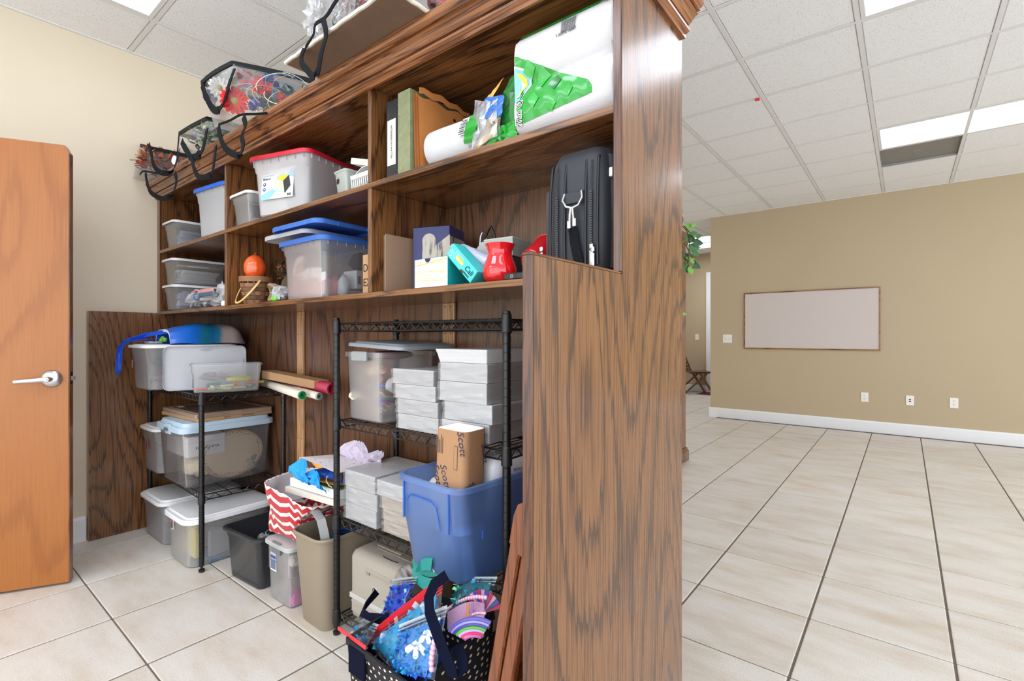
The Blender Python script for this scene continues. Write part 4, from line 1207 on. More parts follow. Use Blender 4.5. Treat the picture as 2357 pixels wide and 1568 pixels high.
MB().loft([[(-.012 + .013 * math.cos(a), -yd / 2 - d_, yh + .0004 + .013 * math.sin(a)) for a in [PI + PI * k / 12 for k in range(13)]] for d_ in (.0012, .0004)]).build('thumb_cutout', M_NAVY, YB_)
# turquoise carton leaning on it
ca = math.degrees(math.atan2(.1, -.0945))
CL = thing('turquoise_carton', 'narrow turquoise carton leaning diagonally against the yellow-lined box', 'carton', (-1.010, 1.066, ZS + .0015), rot=(0, R(-46.6), 0))
# local x up the lean (short side), z along the long side
ll, ls = .139, .044
MB().bbox(0, 0, 0, ls, .052, ll, .001).build('carton_body', plain('turquoise_card', (64, 190, 190), .4), CL)
dd = MB()
q = random.Random(9)
for k in range(14):
    a = q.uniform(0, 6.3); r_ = q.uniform(.004, .009); cx2, cz2 = q.uniform(.010, .034), q.uniform(.100, .130)
    dd.tube([(cx2 + r_ * math.cos(a + i * .5), -.0006, cz2 + r_ * math.sin(a + i * .5)) for i in range(7)], .0005, 4)
dd.build('white_doodles', plain('doodle_white', (214, 236, 236), .5), CL, kind='stuff')
MB().box(.016, -.0008, .062, .030, -.0002, .098).build('orange_label', plain('orange_label', (238, 176, 66), .5), CL)
MLc = T(.022, -.0012, .08) @ RX(90) @ RZ(-90)
words('VOLA TOM', .0085, MLc, M_PAPER, CL)
words('Cali', .024, T(.024, -.001, .030) @ RX(90) @ RZ(-90), M_INK, CL, shear=.3)
words('TRENDS', .0085, T(.008, -.001, .032) @ RX(90) @ RZ(-90), M_INK, CL)
words('Custom Chai', .006, T(.036, -.001, .083) @ RX(90) @ RZ(-90), M_PAPER, CL)
MB().loft([[(.009 * math.cos(a), -.001 - d_, .052 + .009 * math.sin(a)) for a in [-PI / 2 + PI * k / 10 for k in range(11)]] for d_ in (.0003, 0)]).build('thumb_cutout', plain('dark_brown', (60, 40, 34), .7), CL)
# lavender plastic-wrapped tube behind
cr_ = wthing('wrapped_tube', 'pale lavender plastic-wrapped tube slanting down behind the turquoise carton', 'package', (-1.03, 1.18, ZS + .05))
q = random.Random(3)
pA, pB = Vector((-1.155, 1.16, ZS + .132)), Vector((-.985, 1.15, ZS + .060))
rings = []
ax_ = (pB - pA).normalized(); u_ = ax_.cross(Vector((0, 1, 0))).normalized(); v_2 = ax_.cross(u_)
for k in range(10):
    s_ = (.6 if k in (0, 9) else 1) * .024
    rings.append([pA + (pB - pA) * k / 9 + (u_ * math.cos(2 * PI * i / 14) + v_2 * math.sin(2 * PI * i / 14)) * s_ * q.uniform(.88, 1.1) for i in range(14)])
MB().loft(rings).build('film_tube', plain('lavender_film', (196, 198, 222), .3, coat=.3), cr_, smooth=True, sharp=30)
crumple('film_tail', None, None, (-1.165, 1.155, ZS + .138), (.018, .012, .012), M_WFILM, 2, n=(10, 6), parent=cr_)
# grey desktop device
DV = thing('card_reader', 'light grey desktop machine with a chamfered top at the shelf back', 'machine', (-1.075, 1.30, ZS), R(6))
MB().loft([[(-.075, -.06, 0), (.075, -.06, 0), (.075, .06, 0), (-.075, .06, 0)], [(-.075, -.06, .105), (.075, -.06, .105), (.075, .06, .105), (-.075, .06, .105)]]).build('lower_body', plain('dark_grey_plastic', (70, 72, 74), .5), DV)
MB().loft([[(-.078, -.063, .106), (.078, -.063, .106), (.078, .062, .106), (-.078, .062, .106)], [(-.078, -.063, .13), (.078, -.063, .150), (.078, .062, .150), (-.078, .062, .13)], [(-.05, -.058, .162), (.074, -.058, .166), (.074, .058, .166), (-.05, .058, .162)]]).build('upper_shell', plain('pale_grey_plastic', (176, 180, 176), .5), DV)
MB().box(.030, -.0645, .106, .033, -.0630, .150).build('seam', plain('dark_grey_plastic', (70, 72, 74), .5), DV)
MB().bbox(-.05, -.05, .1645, .07, .05, .172, .003).build('top_plate', plain('ivory_plastic', (214, 212, 200), .5), DV)
wf = thing('wire_easel', 'silver wire stand with a black cord beside the tissue box', 'stand', (-1.19, 1.345, ZS))
MB().tube([(-.03, 0, 0), (-.035, 0, .16), (-.03, 0, .21), (-.02, 0, .225), (-.005, 0, .215), (.0, 0, .19), (.03, 0, .04), (.04, -.01, .002)], .004, 8).build('wire_frame', M_CHROME, wf, smooth=True)
tag(MB().tube([(-1.21, 1.334, ZS + .17), (-1.175, 1.330, ZS + .215), (-1.15, 1.322, ZS + .235), (-1.135, 1.325, ZS + .20), (-1.15, 1.325, ZS + .13), (-1.155, 1.2, ZS + .13)][:5], .004, 6).build('looped_cable', M_BLACKP, smooth=True), 'black power cable looped over the silver wire stand', 'cord')
# red pitcher
M_RED = plain('glossy_red_glaze', (205, 18, 28), .07, coat=.8)
PI_ = thing('red_pitcher', 'glossy red ceramic pitcher standing at the shelf front', 'pitcher', (-.938, 1.118, ZS))
pf = [(.030, 0), (.037, .002), (.046, .012), (.051, .028), (.0505, .042), (.046, .058), (.040, .072), (.0365, .084), (.0365, .094), (.040, .105), (.044, .113), (.045, .1155), (.043, .116), (.0385, .106), (.0345, .094), (.0345, .084), (.044, .058), (.048, .04), (.044, .014), (.030, .006)]
MB().lathe(pf, 40).build('body', M_RED, PI_, smooth=True, sharp=80)
MB().tube([(-.024, .03, .10), (-.034, .044, .098), (-.040, .052, .075), (-.038, .05, .05), (-.030, .038, .035)], .0055, 8).build('handle', M_RED, PI_, smooth=True)
# red tin pail lying on its side
pc, pd_ = Vector((-.822, 1.118, ZS + .052)), Vector((.05, .90, .52)).normalized()
TP = thing('red_pail', 'red tin pail lying on its side, its labelled bottom facing out', 'pail', pc)
MPl = frame_of((0, 0, 0), pd_.cross(Vector((0, 0, 1))), pd_)
M_RTIN = plain('red_enamel', (176, 24, 30), .3, coat=.3)
MB().lathe([(.0001, .003), (.034, .003), (.036, 0), (.038, .003), (.0375, .008), (.047, .088), (.050, .090), (.050, .093), (.046, .092), (.0365, .010), (.0001, .0045)], 36, M=MPl).build('shell', M_RTIN, TP, smooth=True, sharp=40)
MB().lathe([(.027, .0022), (.027, .0028)], 28, M=MPl).build('round_sticker', plain('sticker_grey', (214, 210, 204), .6), TP)
bb_ = MB()
for k in range(7): bb_.box(-.006 + k * .0032, -.018, .0012, -.0045 + k * .0032 - (k % 2) * .0006, -.002, .0018, M=MPl)
bb_.build('barcode', M_INK, TP, kind='stuff')
tl = MB()
for k in range(6): tl.box(-.019, .004 + k * .0026, .0012, .014 - .003 * (k % 3), .0054 + k * .0026, .0018, M=MPl)
tl.build('fine_print', plain('fine_print_grey', (90, 88, 88), .6), TP, kind='stuff')
MB().tube([MPl @ Vector((-.050 * math.cos(PI * k / 16), .012 + .055 * math.sin(PI * k / 16), .085 - .02 * math.sin(PI * k / 16))) for k in range(17)], .0016, 6).build('wire_handle', plain('red_wire', (214, 26, 34), .35), TP, smooth=True)
bs = thing('black_adapter', 'small flat black plastic gadget in front of the red pail', 'gadget', (-.838, 1.071, ZS), R(2))
MB().bbox(-.036, -.012, 0, .036, .012, .019, .003).build('case', M_BLACKP, bs)
MB().lathe([(.0055, 0), (.0055, .0006), (.0042, .0006), (.0042, 0)], 20, M=T(-.008, -.012, .009) @ RX(90)).build('ring_mark', plain('grey_ring', (130, 130, 134), .4), bs)
MB().box(.006, -.0126, .002, .0065, -.0118, .017).build('case_seam', M_INK, bs)

# ------------------------------------------------------------------ black laptop bag
n_ = N('black_ballistic_nylon')
ck = n_.node('ShaderNodeTexChecker'); n_.link(n_.coords((900, 900, 900)), ck.inputs[0]); ck.inputs[3].default_value = 1
n_.set(Base_Color=n_.mix(ck.outputs[1], (20, 23, 29), (36, 40, 49)), Roughness=.55, Sheen_Weight=.15)
n_.bump(ck.outputs[1], .3, .0008)
M_NYL = n_.mat
M_ZIP = plain('black_zip_tape', (22, 23, 27), .5)
BG = thing('laptop_bag', 'black nylon laptop bag standing upright at the right end of the shelf', 'bag', (-.651, 1.24, ZS), R(-1))
bw_, bd_, bh_ = .168, .325, .318
def bagring(w, d, z, r=.03, cx=0, cy=0): return ring(w, d, r, z, cx, cy, 5)
mb = MB()
mb.loft([bagring(bw_ - .02, bd_ - .02, .0, .02), bagring(bw_, bd_, .014), bagring(bw_ + .006, bd_ + .004, .10), bagring(bw_ + .002, bd_, .23), bagring(bw_ - .008, bd_ - .006, .295, .035), bagring(bw_ - .03, bd_ - .03, bh_, .03)])
mb.build('main_body', M_NYL, BG, smooth=True, sharp=55)
# bulging pockets on both broad sides
for s_, nm in ((-1, 'front_pocket'), (1, 'rear_pocket')):
    hz = .245 if s_ < 0 else .30
    mb = MB().loft([[(s_ * (bw_ / 2 - .01), y0, z) for y0, z in ((-.135, .012), (.135, .012), (.135, hz), (-.135, hz))], [(s_ * (bw_ / 2 + (.026 if s_ < 0 else .015)), y0, z) for y0, z in ((-.132, .016), (.132, .016), (.132, hz - .01), (-.132, hz - .01))],
                    [(s_ * (bw_ / 2 + (.038 if s_ < 0 else .022)), y0, z) for y0, z in ((-.118, .03), (.118, .03), (.118, hz - .03), (-.118, hz - .03))]])
    mb.build(nm, M_NYL, BG, smooth=True, sharp=70)
yf = -bd_ / 2
# seams, piping and zippers on the narrow end that faces the room
for k, x in enumerate((-.074, -.030, .032, .066)):
    top = .30 if k else .27
    pts = [(x, yf - .004, .02), (x, yf - .006, .10), (x, yf - .003, .22), (x * .98, yf + .004, .285), (x * .95, yf + .035, .3145), (x * .95, yf + .10, .3195), (x * .95, .12, .3195)]
    MB().tube(pts, .0035, 6).build('piping', M_ZIP, BG, smooth=True)
for x in (-.052, .049):
    z_ = MB()
    for k in range(44):
        z = .02 + k * .006
        z_.box(x - .0035, yf - .0075 + (.004 if z > .2 else 0) + max(0, z - .25) * .12, z, x + .0035, yf - .0035 + max(0, z - .25) * .12, z + .0035)
    z_.build('zip_teeth', plain('zip_teeth_black', (42, 44, 50), .35), BG, kind='stuff')
MB().grid(lambda u, v: (-.028 + .058 * u, yf - .0065 - .002 * math.sin(PI * v), .205 + .003 * v), 4, 2).build('seam_line', M_ZIP, BG, solid=.002)
MB().strap([(-.034, yf - .007, .193), (-.01, yf - .009, .194), (.028, yf - .007, .193)], .026, .004).build('anchor_tab', M_NYL, BG)
MB().tube([(-.026 + .0, yf - .010, .207), (-.030, yf - .013, .190), (-.018, yf - .015, .172), (.0, yf - .016, .166), (.018, yf - .015, .172), (.028, yf - .013, .190), (.024, yf - .010, .207)], .0032, 8).build('d_ring', M_CHROME, BG, smooth=True)
cl = MB()
for dx_, zz in ((-.006, .118), (.006, .122)):
    cl.tube([(dx_ * .4, yf - .017, .168), (dx_ * .8, yf - .018, .15), (dx_, yf - .017, .132), (dx_ * 1.4, yf - .017, zz)], .0036, 8)
    cl.bbox(dx_ * 1.3 - .005, yf - .021, zz - .004, dx_ * 1.3 + .005, yf - .013, zz + .018, .002)
cl.build('strap_clip', M_CHROME, BG, smooth=True)
MB().strap([(.0, yf - .012, .118), (.004, yf - .010, .08), (.012, yf - .008, .04), (.02, yf - .004, .01)], .026, .003, wd=(1, 0, 0)).build('shoulder_strap', M_STRAP, BG)
for (x, z) in ((-.100, .040), (.052, .030), (.056, .022)):
    p = MB()
    p.bbox(x - .006, yf - .013, z + .028, x + .006, yf - .006, z + .042, .002)
    p.bbox(x - .0055, yf - .012, z - .012, x + .0055, yf - .010, z + .026, .002)
    p.build('zip_pull', M_CHROME, BG, smooth=True, sharp=50)
MB().bbox(.082, yf + .02, .235, .096, yf + .03, .262, .003).build('zip_pull', M_CHROME, BG)
MB().tube([(0, -.07, .315), (0, -.065, .333), (0, -.03, .341), (0, .03, .341), (0, .065, .333), (0, .07, .315)], .011, 10).build('carry_handle', M_STRAP, BG, smooth=True)
MB().strap([(-.115, -.10, .02), (-.118, -.105, .07), (-.122, -.10, .13), (-.132, -.085, .175), (-.138, -.06, .195), (-.130, -.03, .18), (-.112, -.02, .10)], .03, .004, wd=(0, 1, .25)).build('shoulder_strap', M_STRAP, BG)
# ------------------------------------------------------------------ left shelving unit, top shelf (z .886)
ZA = .8876
F_MID = frost('half_clear_box_plastic', (246, 246, 249), .19)
BA = bin_box('storage_bin', 'large clear bin with white lid and teal papers, on top of the short unit', (-3.395, 1.09, ZA), 0, .315, .47, .248, wb=.285, db=.43, r=.045, body=F_MID, step=(.62, .4), rim=.007, lid=M_WLID, lidh=.016, raise_=.004)
words_ = None
MB().box(-.10, -.2345, .12, -.078, -.2335, .165).build('sticker', plain('red_white_sticker', (176, 120, 120), .5), BA)
sheets('teal_papers', 'teal paper pile in the upper half of the large bin under the blue bag', (-3.385, 1.08, ZA + .125), .22, .34, .06, 5, plain('teal_paper', (34, 128, 158), .6), seed=41)
sheets('craft_papers', 'pink and white craft papers low in the large bin under the blue bag', (-3.385, 1.08, ZA + .012), .20, .34, .05, 5, plain('dull_pink_paper', (186, 140, 160), .6), seed=42)
q = random.Random(6)
for k in range(7):
    c = [(214, 70, 120), (90, 170, 90), (238, 120, 60), (120, 80, 170), (230, 200, 70), (70, 140, 190), (220, 90, 150)][k]
    o = MB().tube([(0, 0, 0), (.11, .02, .01)], .008, 8).build('craft_stick', plain('craft_colour_%d' % k, c, .5), smooth=True)
    o.location = (-3.32 + q.uniform(-.06, .02), .94 + .05 * k, ZA + .072 + .004 * k); o.rotation_euler = (0, 0, q.uniform(-.6, 1.2))
    tag(o, 'coloured craft stick in the large bin, %s' % ['pink', 'green', 'orange', 'purple', 'yellow', 'blue', 'rose'][k], 'craft stick', 'craft sticks in the large bin')
# small open bin in front, turned, with markers; its lid stands behind it
BBx = bin_box('shoe_box', 'open clear shoe box of markers at the front of the short unit', (-2.926, 1.143, ZA), R(-19), .178, .330, .152, wb=.150, db=.305, r=.014, body=F_CLEAR, step=(.66, .55), rim=.007, rimh=.008)
MB().box(-.030, -.1590, .022, -.012, -.1560, .068).build('sticker', plain('navy_sticker', (70, 80, 130), .5), BBx)
MB().box(-.028, -.1596, .030, -.014, -.1588, .045).build('sticker_panel', M_PAPER, BBx)
lidA = thing('loose_lid', 'cloudy white lid standing upright behind the open box of markers', 'lid', (-3.098, 1.102, ZA), rot=(0, R(-4), R(-19)))
ML_ = Matrix.Identity(4)
def lid_up(t, L_, H_):
    M_ = frame_of((0, 0, 0), (0, 1, 0), (1, 0, 0))     # local x -> along Y, y -> Z, z -> X
    mb = MB(M_)
    o = lambda w, h, r, z: [(p[0], p[1] + H_ / 2, p[2]) for p in ring(w, h, r, z)]
    mb.loft([o(L_ - .03, H_ - .03, .02, .001), o(L_, H_, .03, .0), o(L_, H_, .03, .022), o(L_ - .004, H_ - .004, .03, .022), o(L_ - .006, H_ - .006, .03, .004), o(L_ - .06, H_ - .06, .02, .004)])
    mb.build('lid_panel', F_DENSE, t, smooth=True, sharp=35)
    lp = MB(M_)
    lp.bbox(-.03, H_ - .02, .005, .02, H_ - .014, .018, .001).bbox(L_ / 2 - .022, H_ * .3, .005, L_ / 2 - .016, H_ * .7, .016, .001)
    lp.build('lid_clip', F_DENSE, t, kind='stuff')
lid_up(lidA, .40, .245)
cols = [(238, 84, 48), (40, 60, 120), (60, 160, 90), (214, 214, 70), (240, 240, 240), (120, 180, 210), (190, 200, 60), (220, 90, 60)]
for k in range(9):
    c = cols[k % 8]
    t = thing('marker_pen', 'marker pen in the open shoe box, %s' % ['orange', 'navy', 'green', 'yellow', 'white', 'light blue', 'olive', 'red', 'second orange one'][k], 'marker', (0, 0, 0), group='markers in the open box')
    a = R(-19 + 90 + q.uniform(-25, 25)); u = -.12 + .030 * k
    ca_, sa_ = math.cos(R(-19)), math.sin(R(-19))
    lx, ly = q.uniform(-.02, .015), u
    t.location = (-2.922 + lx * ca_ - ly * sa_, 1.155 + lx * sa_ + ly * ca_, ZA + .016 + .0125 * (k % 3))
    t.rotation_euler = (0, 0, a - R(60) * (k % 2))
    MB().lathe([(.0065, -.045), (.007, -.04), (.007, .02), (.0001, .0201)], 10, M=RY(90)).build('barrel', plain('marker_%d' % (k % 8), c, .4), t, smooth=True, sharp=40)
    MB().lathe([(.0075, .02), (.0075, .045), (.006, .052), (.0001, .052)], 10, M=RY(90)).build('pen_cap', plain('marker_cap_%d' % ((k + 3) % 8), cols[(k + 3) % 8], .4), t, smooth=True, sharp=40)
crumple('shiny_film', 'crumpled iridescent film in the open box of markers', 'film', (-2.945, 1.09, ZA + .082), (.055, .08, .025), frost('iridescent_film', (236, 226, 240), .35, rough=.1), 4)
lump('yellow_packet', 'yellow packet in the open box of markers', 'packet', (-2.90, 1.20, ZA + .045), (.05, .07, .018), plain('lime_yellow', (206, 206, 70), .5), 6, .15)
# blue shopping bag on the large bin
SB = wthing('shopping_bag', 'blue printed shopping bag lying on the large bin, handles hanging left', 'bag', (-3.36, 1.13, ZA + .256))
zb0 = ZA + .2575
def bagtop(u, v):
    x = -3.48 + .25 * u; y = .97 + .40 * v
    h = .118 * max(0, 1 - abs(2 * u - 1) ** 4) ** .5 * min(1, .70 + v * .8) * max(0, 1 - max(0, (v - .75) / .25) ** 3) ** .5
    return (x + .008 * math.sin(9 * v), y, zb0 + h + .004 * math.sin(14 * u) * math.sin(11 * v))
M_BAGB = plain('blue_woven_bag', (22, 92, 205), .35, coat=.3)
nbg = N('printed_bag'); sx = nbg.node('ShaderNodeSeparateXYZ'); nbg.link(nbg.coords(), sx.inputs[0])
dist = nbg.noise(nbg.coords((14, 14, 14)), 1.0, 3).outputs['Fac']
f_ = nbg.math('MULTIPLY_ADD', dist, .06, sx.outputs[1])
f_ = nbg.math('MULTIPLY_ADD', f_, 2.3, .40)
nbg.set(Base_Color=nbg.ramp(f_, [(.0, (22, 92, 205)), (.42, (26, 110, 205)), (.52, (24, 120, 140)), (.60, (20, 96, 150)), (.68, (40, 120, 150)), (.74, (170, 150, 150)), (.85, (186, 168, 160)), (.95, (150, 140, 150))]), Roughness=.35, Coat_Weight=.3)
MB().grid(bagtop, 16, 18).grid(lambda u, v: (-3.48 + .25 * u, .97 + .40 * v, zb0), 4, 4, flip=True).build('bag_body', nbg.mat, SB, smooth=True, sharp=180)
MB().grid(lambda u, v: (bagtop(u, 0)[0], .97 - .002, zb0 + (bagtop(u, 0)[2] - zb0) * (1 - .16 * v)), 16, 1).build('white_hem', M_PAPER, SB, solid=.002)
M_BSTR = plain('blue_webbing', (24, 84, 214), .6, bump=.3, nscale=400)
MB().strap([(-3.36, 1.0, zb0 + .075), (-3.42, .93, zb0 + .055), (-3.47, .86, zb0 + .03), (-3.52, .822, zb0 + .008), (-3.545, .814, zb0 - .05), (-3.55, .812, zb0 - .11)], .034, .002, wd=(.5, .2, .3)).build('handle', M_BSTR, SB)
MB().strap([(-3.40, .975, zb0 + .03), (-3.50, .846, zb0 + .022), (-3.555, .810, zb0 - .02), (-3.60, .812, zb0 - .10), (-3.605, .812, zb0 - .165), (-3.575, .812, zb0 - .178), (-3.555, .812, zb0 - .15), (-3.545, .812, zb0 - .06), (-3.50, .824, zb0 + .018), (-3.40, .93, zb0 + .014)], .016, .002, wd=(.3, 1, .1)).build('handle', M_BSTR, SB)
MB().strap([(-3.33, .985, zb0 + .07), (-3.44, .90, zb0 + .05), (-3.50, .87, zb0 + .03)], .022, .002, wd=(.5, .2, .5)).build('handle', M_BSTR, SB)
words('SEA LIFE', .03, T(-3.36, 1.06, zb0 + .112) @ RZ(20), M_PAPER, SB) if False else None
for k, p in enumerate(((-3.335, .955), (-3.31, .965), (-3.355, .968))):
    o = MB().lathe([(.0001, -.013), (.008, -.011), (.013, 0), (.008, .011), (.0001, .013)], 14).build('green_ball', plain('grass_green', (110, 160, 50), .5), smooth=True)
    o.location = (p[0], p[1], zb0 + .018 + .006 * k)
    tag(o, ['small green ball in the middle of the mouth of the blue bag', 'rightmost small green ball in the mouth of the blue bag', 'leftmost small green ball in the mouth of the blue bag'][k], 'ball', 'green balls in the blue bag')
sheets('leaflets', 'white leaflets slipping out of the blue shopping bag', (-3.39, .93, zb0 + .001), .09, .07, .012, 3, M_PAPER, seed=51)
# wrapping tubes sticking out to the right
def tube_roll(name, label, a, b, r, m_, capm, hollow=False, taper=None):
    a, b = Vector(a), Vector(b)
    t = thing(name, label, 'wrapping roll', a)
    M_ = frame_of((0, 0, 0), (b - a).cross(Vector((0, 0, 1))), (b - a)); L_ = (b - a).length
    MB().lathe([(r, 0), (r, L_)], 24, M=M_, cap0=False, cap1=False).build('roll_sheet', m_, t, smooth=True, solid=.0016)
    if hollow:
        MB().lathe([(r * .8, .01), (r * .8, L_ - .001)], 20, M=M_, cap0=False, cap1=False).build('inner_turn', m_, t, smooth=True, solid=.001)
    else:
        MB().lathe([(r * .96, L_ - .006), (r * .96, L_ + .002), (r * .7, L_ + .004), (r * .66, L_ - .002), (.0001, L_ - .002)], 24, M=M_, cap0=False).build('end_cap', capm, t, smooth=True, sharp=40)
        MB().lathe([(r * .3, L_ - .002), (r * .26, L_ + .002), (.0001, L_ + .002)], 14, M=M_, cap0=False).build('cap_button', plain('dark_button', (24, 40, 28), .3), t)
    return t
M_WRAPW = plain('cream_wrapping_paper', (222, 214, 198), .45)
tube_roll('wrapping_roll', 'white wrapping roll with a shiny green end cap', (-3.02, 1.388, ZA + .022), (-2.225, 1.20, ZA + .022), .0205, M_WRAPW, plain('shiny_green_cap', (12, 120, 56), .15, coat=.5))
tube_roll('wrapping_roll', 'white wrapping roll with a silver end cap', (-2.85, 1.388, ZA + .019), (-2.15, 1.243, ZA + .019), .017, M_WRAPW, plain('silver_cap', (150, 152, 150), .3, metal=.7))
tube_roll('wrapping_roll', 'crimson lined wrapping roll with a curled open end', (-2.6, 1.338, ZA + .064), (-2.12, 1.295, ZA + .052), .027, plain('crimson_paper', (176, 40, 72), .5), None, hollow=True)
cbt = thing('cardboard_box', 'long narrow cardboard box lying over the wrapping rolls', 'box', (-2.90, 1.368, ZA + .058), R(-4.5))
MB().loft([[(0, -.045, 0), (.66, -.045, -.012), (.66, .03, -.012), (0, .03, 0)], [(0, -.045, .045), (.66, -.04, .026), (.66, .03, .026), (0, .03, .045)]]).build('carton_body', M_CARD, cbt)
MB().box(.64, -.0435, -.01, .6615, -.0425, .024).build('open_flap', M_CARD, cbt)

# ------------------------------------------------------------------ left unit, middle shelf (z .386)
ZBs = .3876
BC = bin_box('storage_bin', 'clear lidded bin of pink things at the left end of the middle shelf', (-3.495, 1.135, ZBs), 0, .275, .40, .262, wb=.25, db=.37, r=.04, body=F_MID, rim=.007, lid=M_WLID, lidh=.016, raise_=.008, step=(.7, .5))
MB().box(-.03, -.203, .13, -.002, -.199, .19).build('sticker', plain('red_sticker_edge', (180, 60, 60), .5), BC)
MB().box(-.027, -.2045, .137, -.005, -.2028, .184).build('sticker_panel', plain('sticker_dark', (60, 70, 76), .5), BC)
lump('pink_cloth', 'pink and beige cloth inside the left bin of the middle shelf', 'cloth', (-3.495, 1.13, ZBs + .008), (.066, .105, .085), plain('pink_beige_cloth', (190, 130, 124), .8, noise=.35, nscale=16), 3, .25)
BD = bin_box('storage_bin', 'big clear bin with pale blue-grey lid holding an oval platter', (-3.118, 1.163, ZBs), 0, .385, .464, .318, wb=.365, db=.424, r=.035, body=F_SHARP, rim=.008, rimh=.016, lid=M_ICELID, lidh=.030, raise_=.020, lat=('y', (-1,), M_ICELID))
MB().box(-.022, -.2535, .292, .022, -.2505, .308).build('latch_mark', plain('slate_print', (80, 104, 112), .5), BD)
t = thing('platter', 'oval cream platter with a floral rim, standing wrapped in the big bin', 'platter', (-2.966, 1.214, ZBs + .012), rot=(0, R(-8), 0))
def ell(rx, rz_, x, n=40): return [(x, rx * math.cos(2 * PI * k / n), .128 + rz_ * math.sin(2 * PI * k / n)) for k in range(n)]
M_CRM = plain('cream_china', (214, 194, 164), .3, noise=.03)
MB().loft([ell(.165, .126, .0), ell(.166, .127, .004), ell(.13, .094, -.003), ell(.12, .085, -.012), ell(.05, .04, -.013)], True, True, M=T(0, 0, 0) @ RX(8)).build('dish', M_CRM, t, smooth=True, sharp=60)
M_LEAFS = [plain('floral_green', (70, 110, 74), .5), plain('floral_plum', (104, 70, 84), .5), plain('floral_slate', (88, 96, 110), .5)]
for c in range(3):
    fl = MB(RX(8)); q = random.Random(60 + c)
    for k in range(c, 84, 3):
        a = 2 * PI * k / 84 + q.uniform(-.02, .02); rr2 = q.uniform(.142, .156)
        y, z = rr2 * math.cos(a), .128 + (rr2 - .038) * math.sin(a)
        d_ = q.uniform(.003, .006); b = q.uniform(0, 6)
        fl.add([(.0048 + .001, y + d_ * math.cos(b + j * 1.57) * (1 if j % 2 else .6), z + d_ * math.sin(b + j * 1.57) * (1 if j % 2 else .6)) for j in range(4)], [(0, 1, 2, 3)])
    fl.build('floral_border', M_LEAFS[c], t, kind='stuff')
MB().loft([ell(.168, .129, .0065), ell(.164, .125, .0085), ell(.158, .119, .0065)], False, False, M=RX(8)).build('rim_line', plain('tan_rim', (190, 150, 104), .4), t, smooth=True)
MB().grid(lambda u, v: (.012 + .006 * math.sin(7 * u + 3 * v) * math.sin(5 * v), -.175 + .35 * u, .0 + .28 * v), 10, 10).build('clear_bag', frost('cling_film', (240, 240, 244), .05, rough=.12), t)
t = thing('white_carton', 'white lettered carton in the upper front of the big bin', 'carton', (-3.14, 1.09, ZBs + .15))
MB().bbox(-.155, -.12, 0, .155, .07, .11, .003).build('carton_body', plain('off_white_card', (222, 218, 218), .6), t)
MB().box(-.1555, -.1205, .075, .1555, .0705, .0765).build('carton_lid_line', plain('card_shadow_line', (190, 186, 188), .6), t)
words('FINE CHINA', .022, frame_of((.156, -.02, .045), (0, 1, 0), (1, 0, 0)), M_INK, t)
lump('wrapped_dish', 'dish wrapped in cream paper low in the big bin', 'dish', (-3.16, 1.09, ZBs + .006), (.10, .085, .066), plain('cream_wrap', (214, 198, 172), .6, bump=.4, nscale=20), 4, .2)
lump('wrapped_dish', 'dish bundled in clear plastic at the back of the big bin', 'dish', (-3.05, 1.30, ZBs + .006), (.09, .045, .06), plain('grey_wrap', (150, 150, 150), .3, bump=.4, nscale=20), 7, .3)
# flat wrapped frames on that lid
for k in range(2):
    t = thing('flat_carton', ['lower flat brown carton on the big pale-lidded bin', 'plastic-wrapped flat brown carton on top of another, dark picture up'][k], 'carton', (-3.178 + .006 * k, 1.19, ZBs + .342 + .0215 * k), R(3 - 2 * k))
    MB().bbox(-.24, -.20, 0, .24, .20, .0205, .002).build('carton_body', M_CARD, t)
    if k:
        MB().box(-.205, -.170, .0206, .205, .170, .0212).build('dark_picture', plain('brown_grey_print', (104, 90, 84), .25, coat=.4), t)
        MB().box(-.19, -.15, .0213, -.14, -.12, .0217).build('white_sticker', M_PAPER, t)
        MB().loft([ring(.486, .406, .01, -.001), ring(.488, .408, .01, .021), ring(.47, .39, .01, .0225)], False, False).build('clear_wrap', M_FILM, t)
    words('THIS SIDE UP', .012, frame_of((.2406, .06, .0102), (0, 1, 0), (1, 0, 0)), M_INK, t)
    words('LOT 21', .012, frame_of((.2406, -.05, .0102), (0, 1, 0), (1, 0, 0)), M_INK, t)

# ------------------------------------------------------------------ floor, left half
ZF = .0006
B1 = bin_box('storage_bin', 'small lidded bin with pink contents on the floor against the panel', (-3.442, 1.145, ZF), 0, .375, .42, .243, wb=.355, db=.39, r=.05, body=F_MID, rim=.008, lid=M_WLID, lidh=.018, raise_=.010, step=(.75, .5))
lump('pink_cloth', 'rose pink cloth inside the floor bin beside the panel', 'cloth', (-3.42, 1.12, ZF + .008), (.095, .105, .07), plain('rose_cloth', (176, 84, 120), .8, noise=.3, nscale=14), 8, .25)
B2 = bin_box('storage_bin', 'wide lidded bin with yellow things on the floor behind the front post', (-2.985, 1.135, ZF), 0, .335, .43, .252, wb=.30, db=.41, r=.055, body=F_MID, rim=.010, rimh=.014, lid=M_WLID, lidh=.024, raise_=.006, step=(.8, .5), ribs=5)
MB().box(-.07, -.217, .165, -.038, -.213, .225).build('sticker', plain('sticker_white_red', (214, 190, 190), .5), B2)
MB().box(-.066, -.2185, .172, -.042, -.2168, .205).build('sticker_panel', plain('sticker_slate', (70, 84, 88), .5), B2)
MB().box(-.066, -.2185, .208, -.042, -.2168, .221).build('sticker_band', plain('sticker_red', (190, 56, 50), .5), B2)
t = thing('yellow_pad', 'yellow pad standing in the wide floor bin', 'pad', (-2.99, 1.0, ZF + .02))
MB().bbox(-.085, -.02, 0, .085, .02, .17, .004).build('pad_body', plain('pad_yellow', (226, 204, 70), .6), t)
t = thing('grey_pouch', 'grey quilted pouch in the wide floor bin', 'pouch', (-2.87, 1.08, ZF + .02))
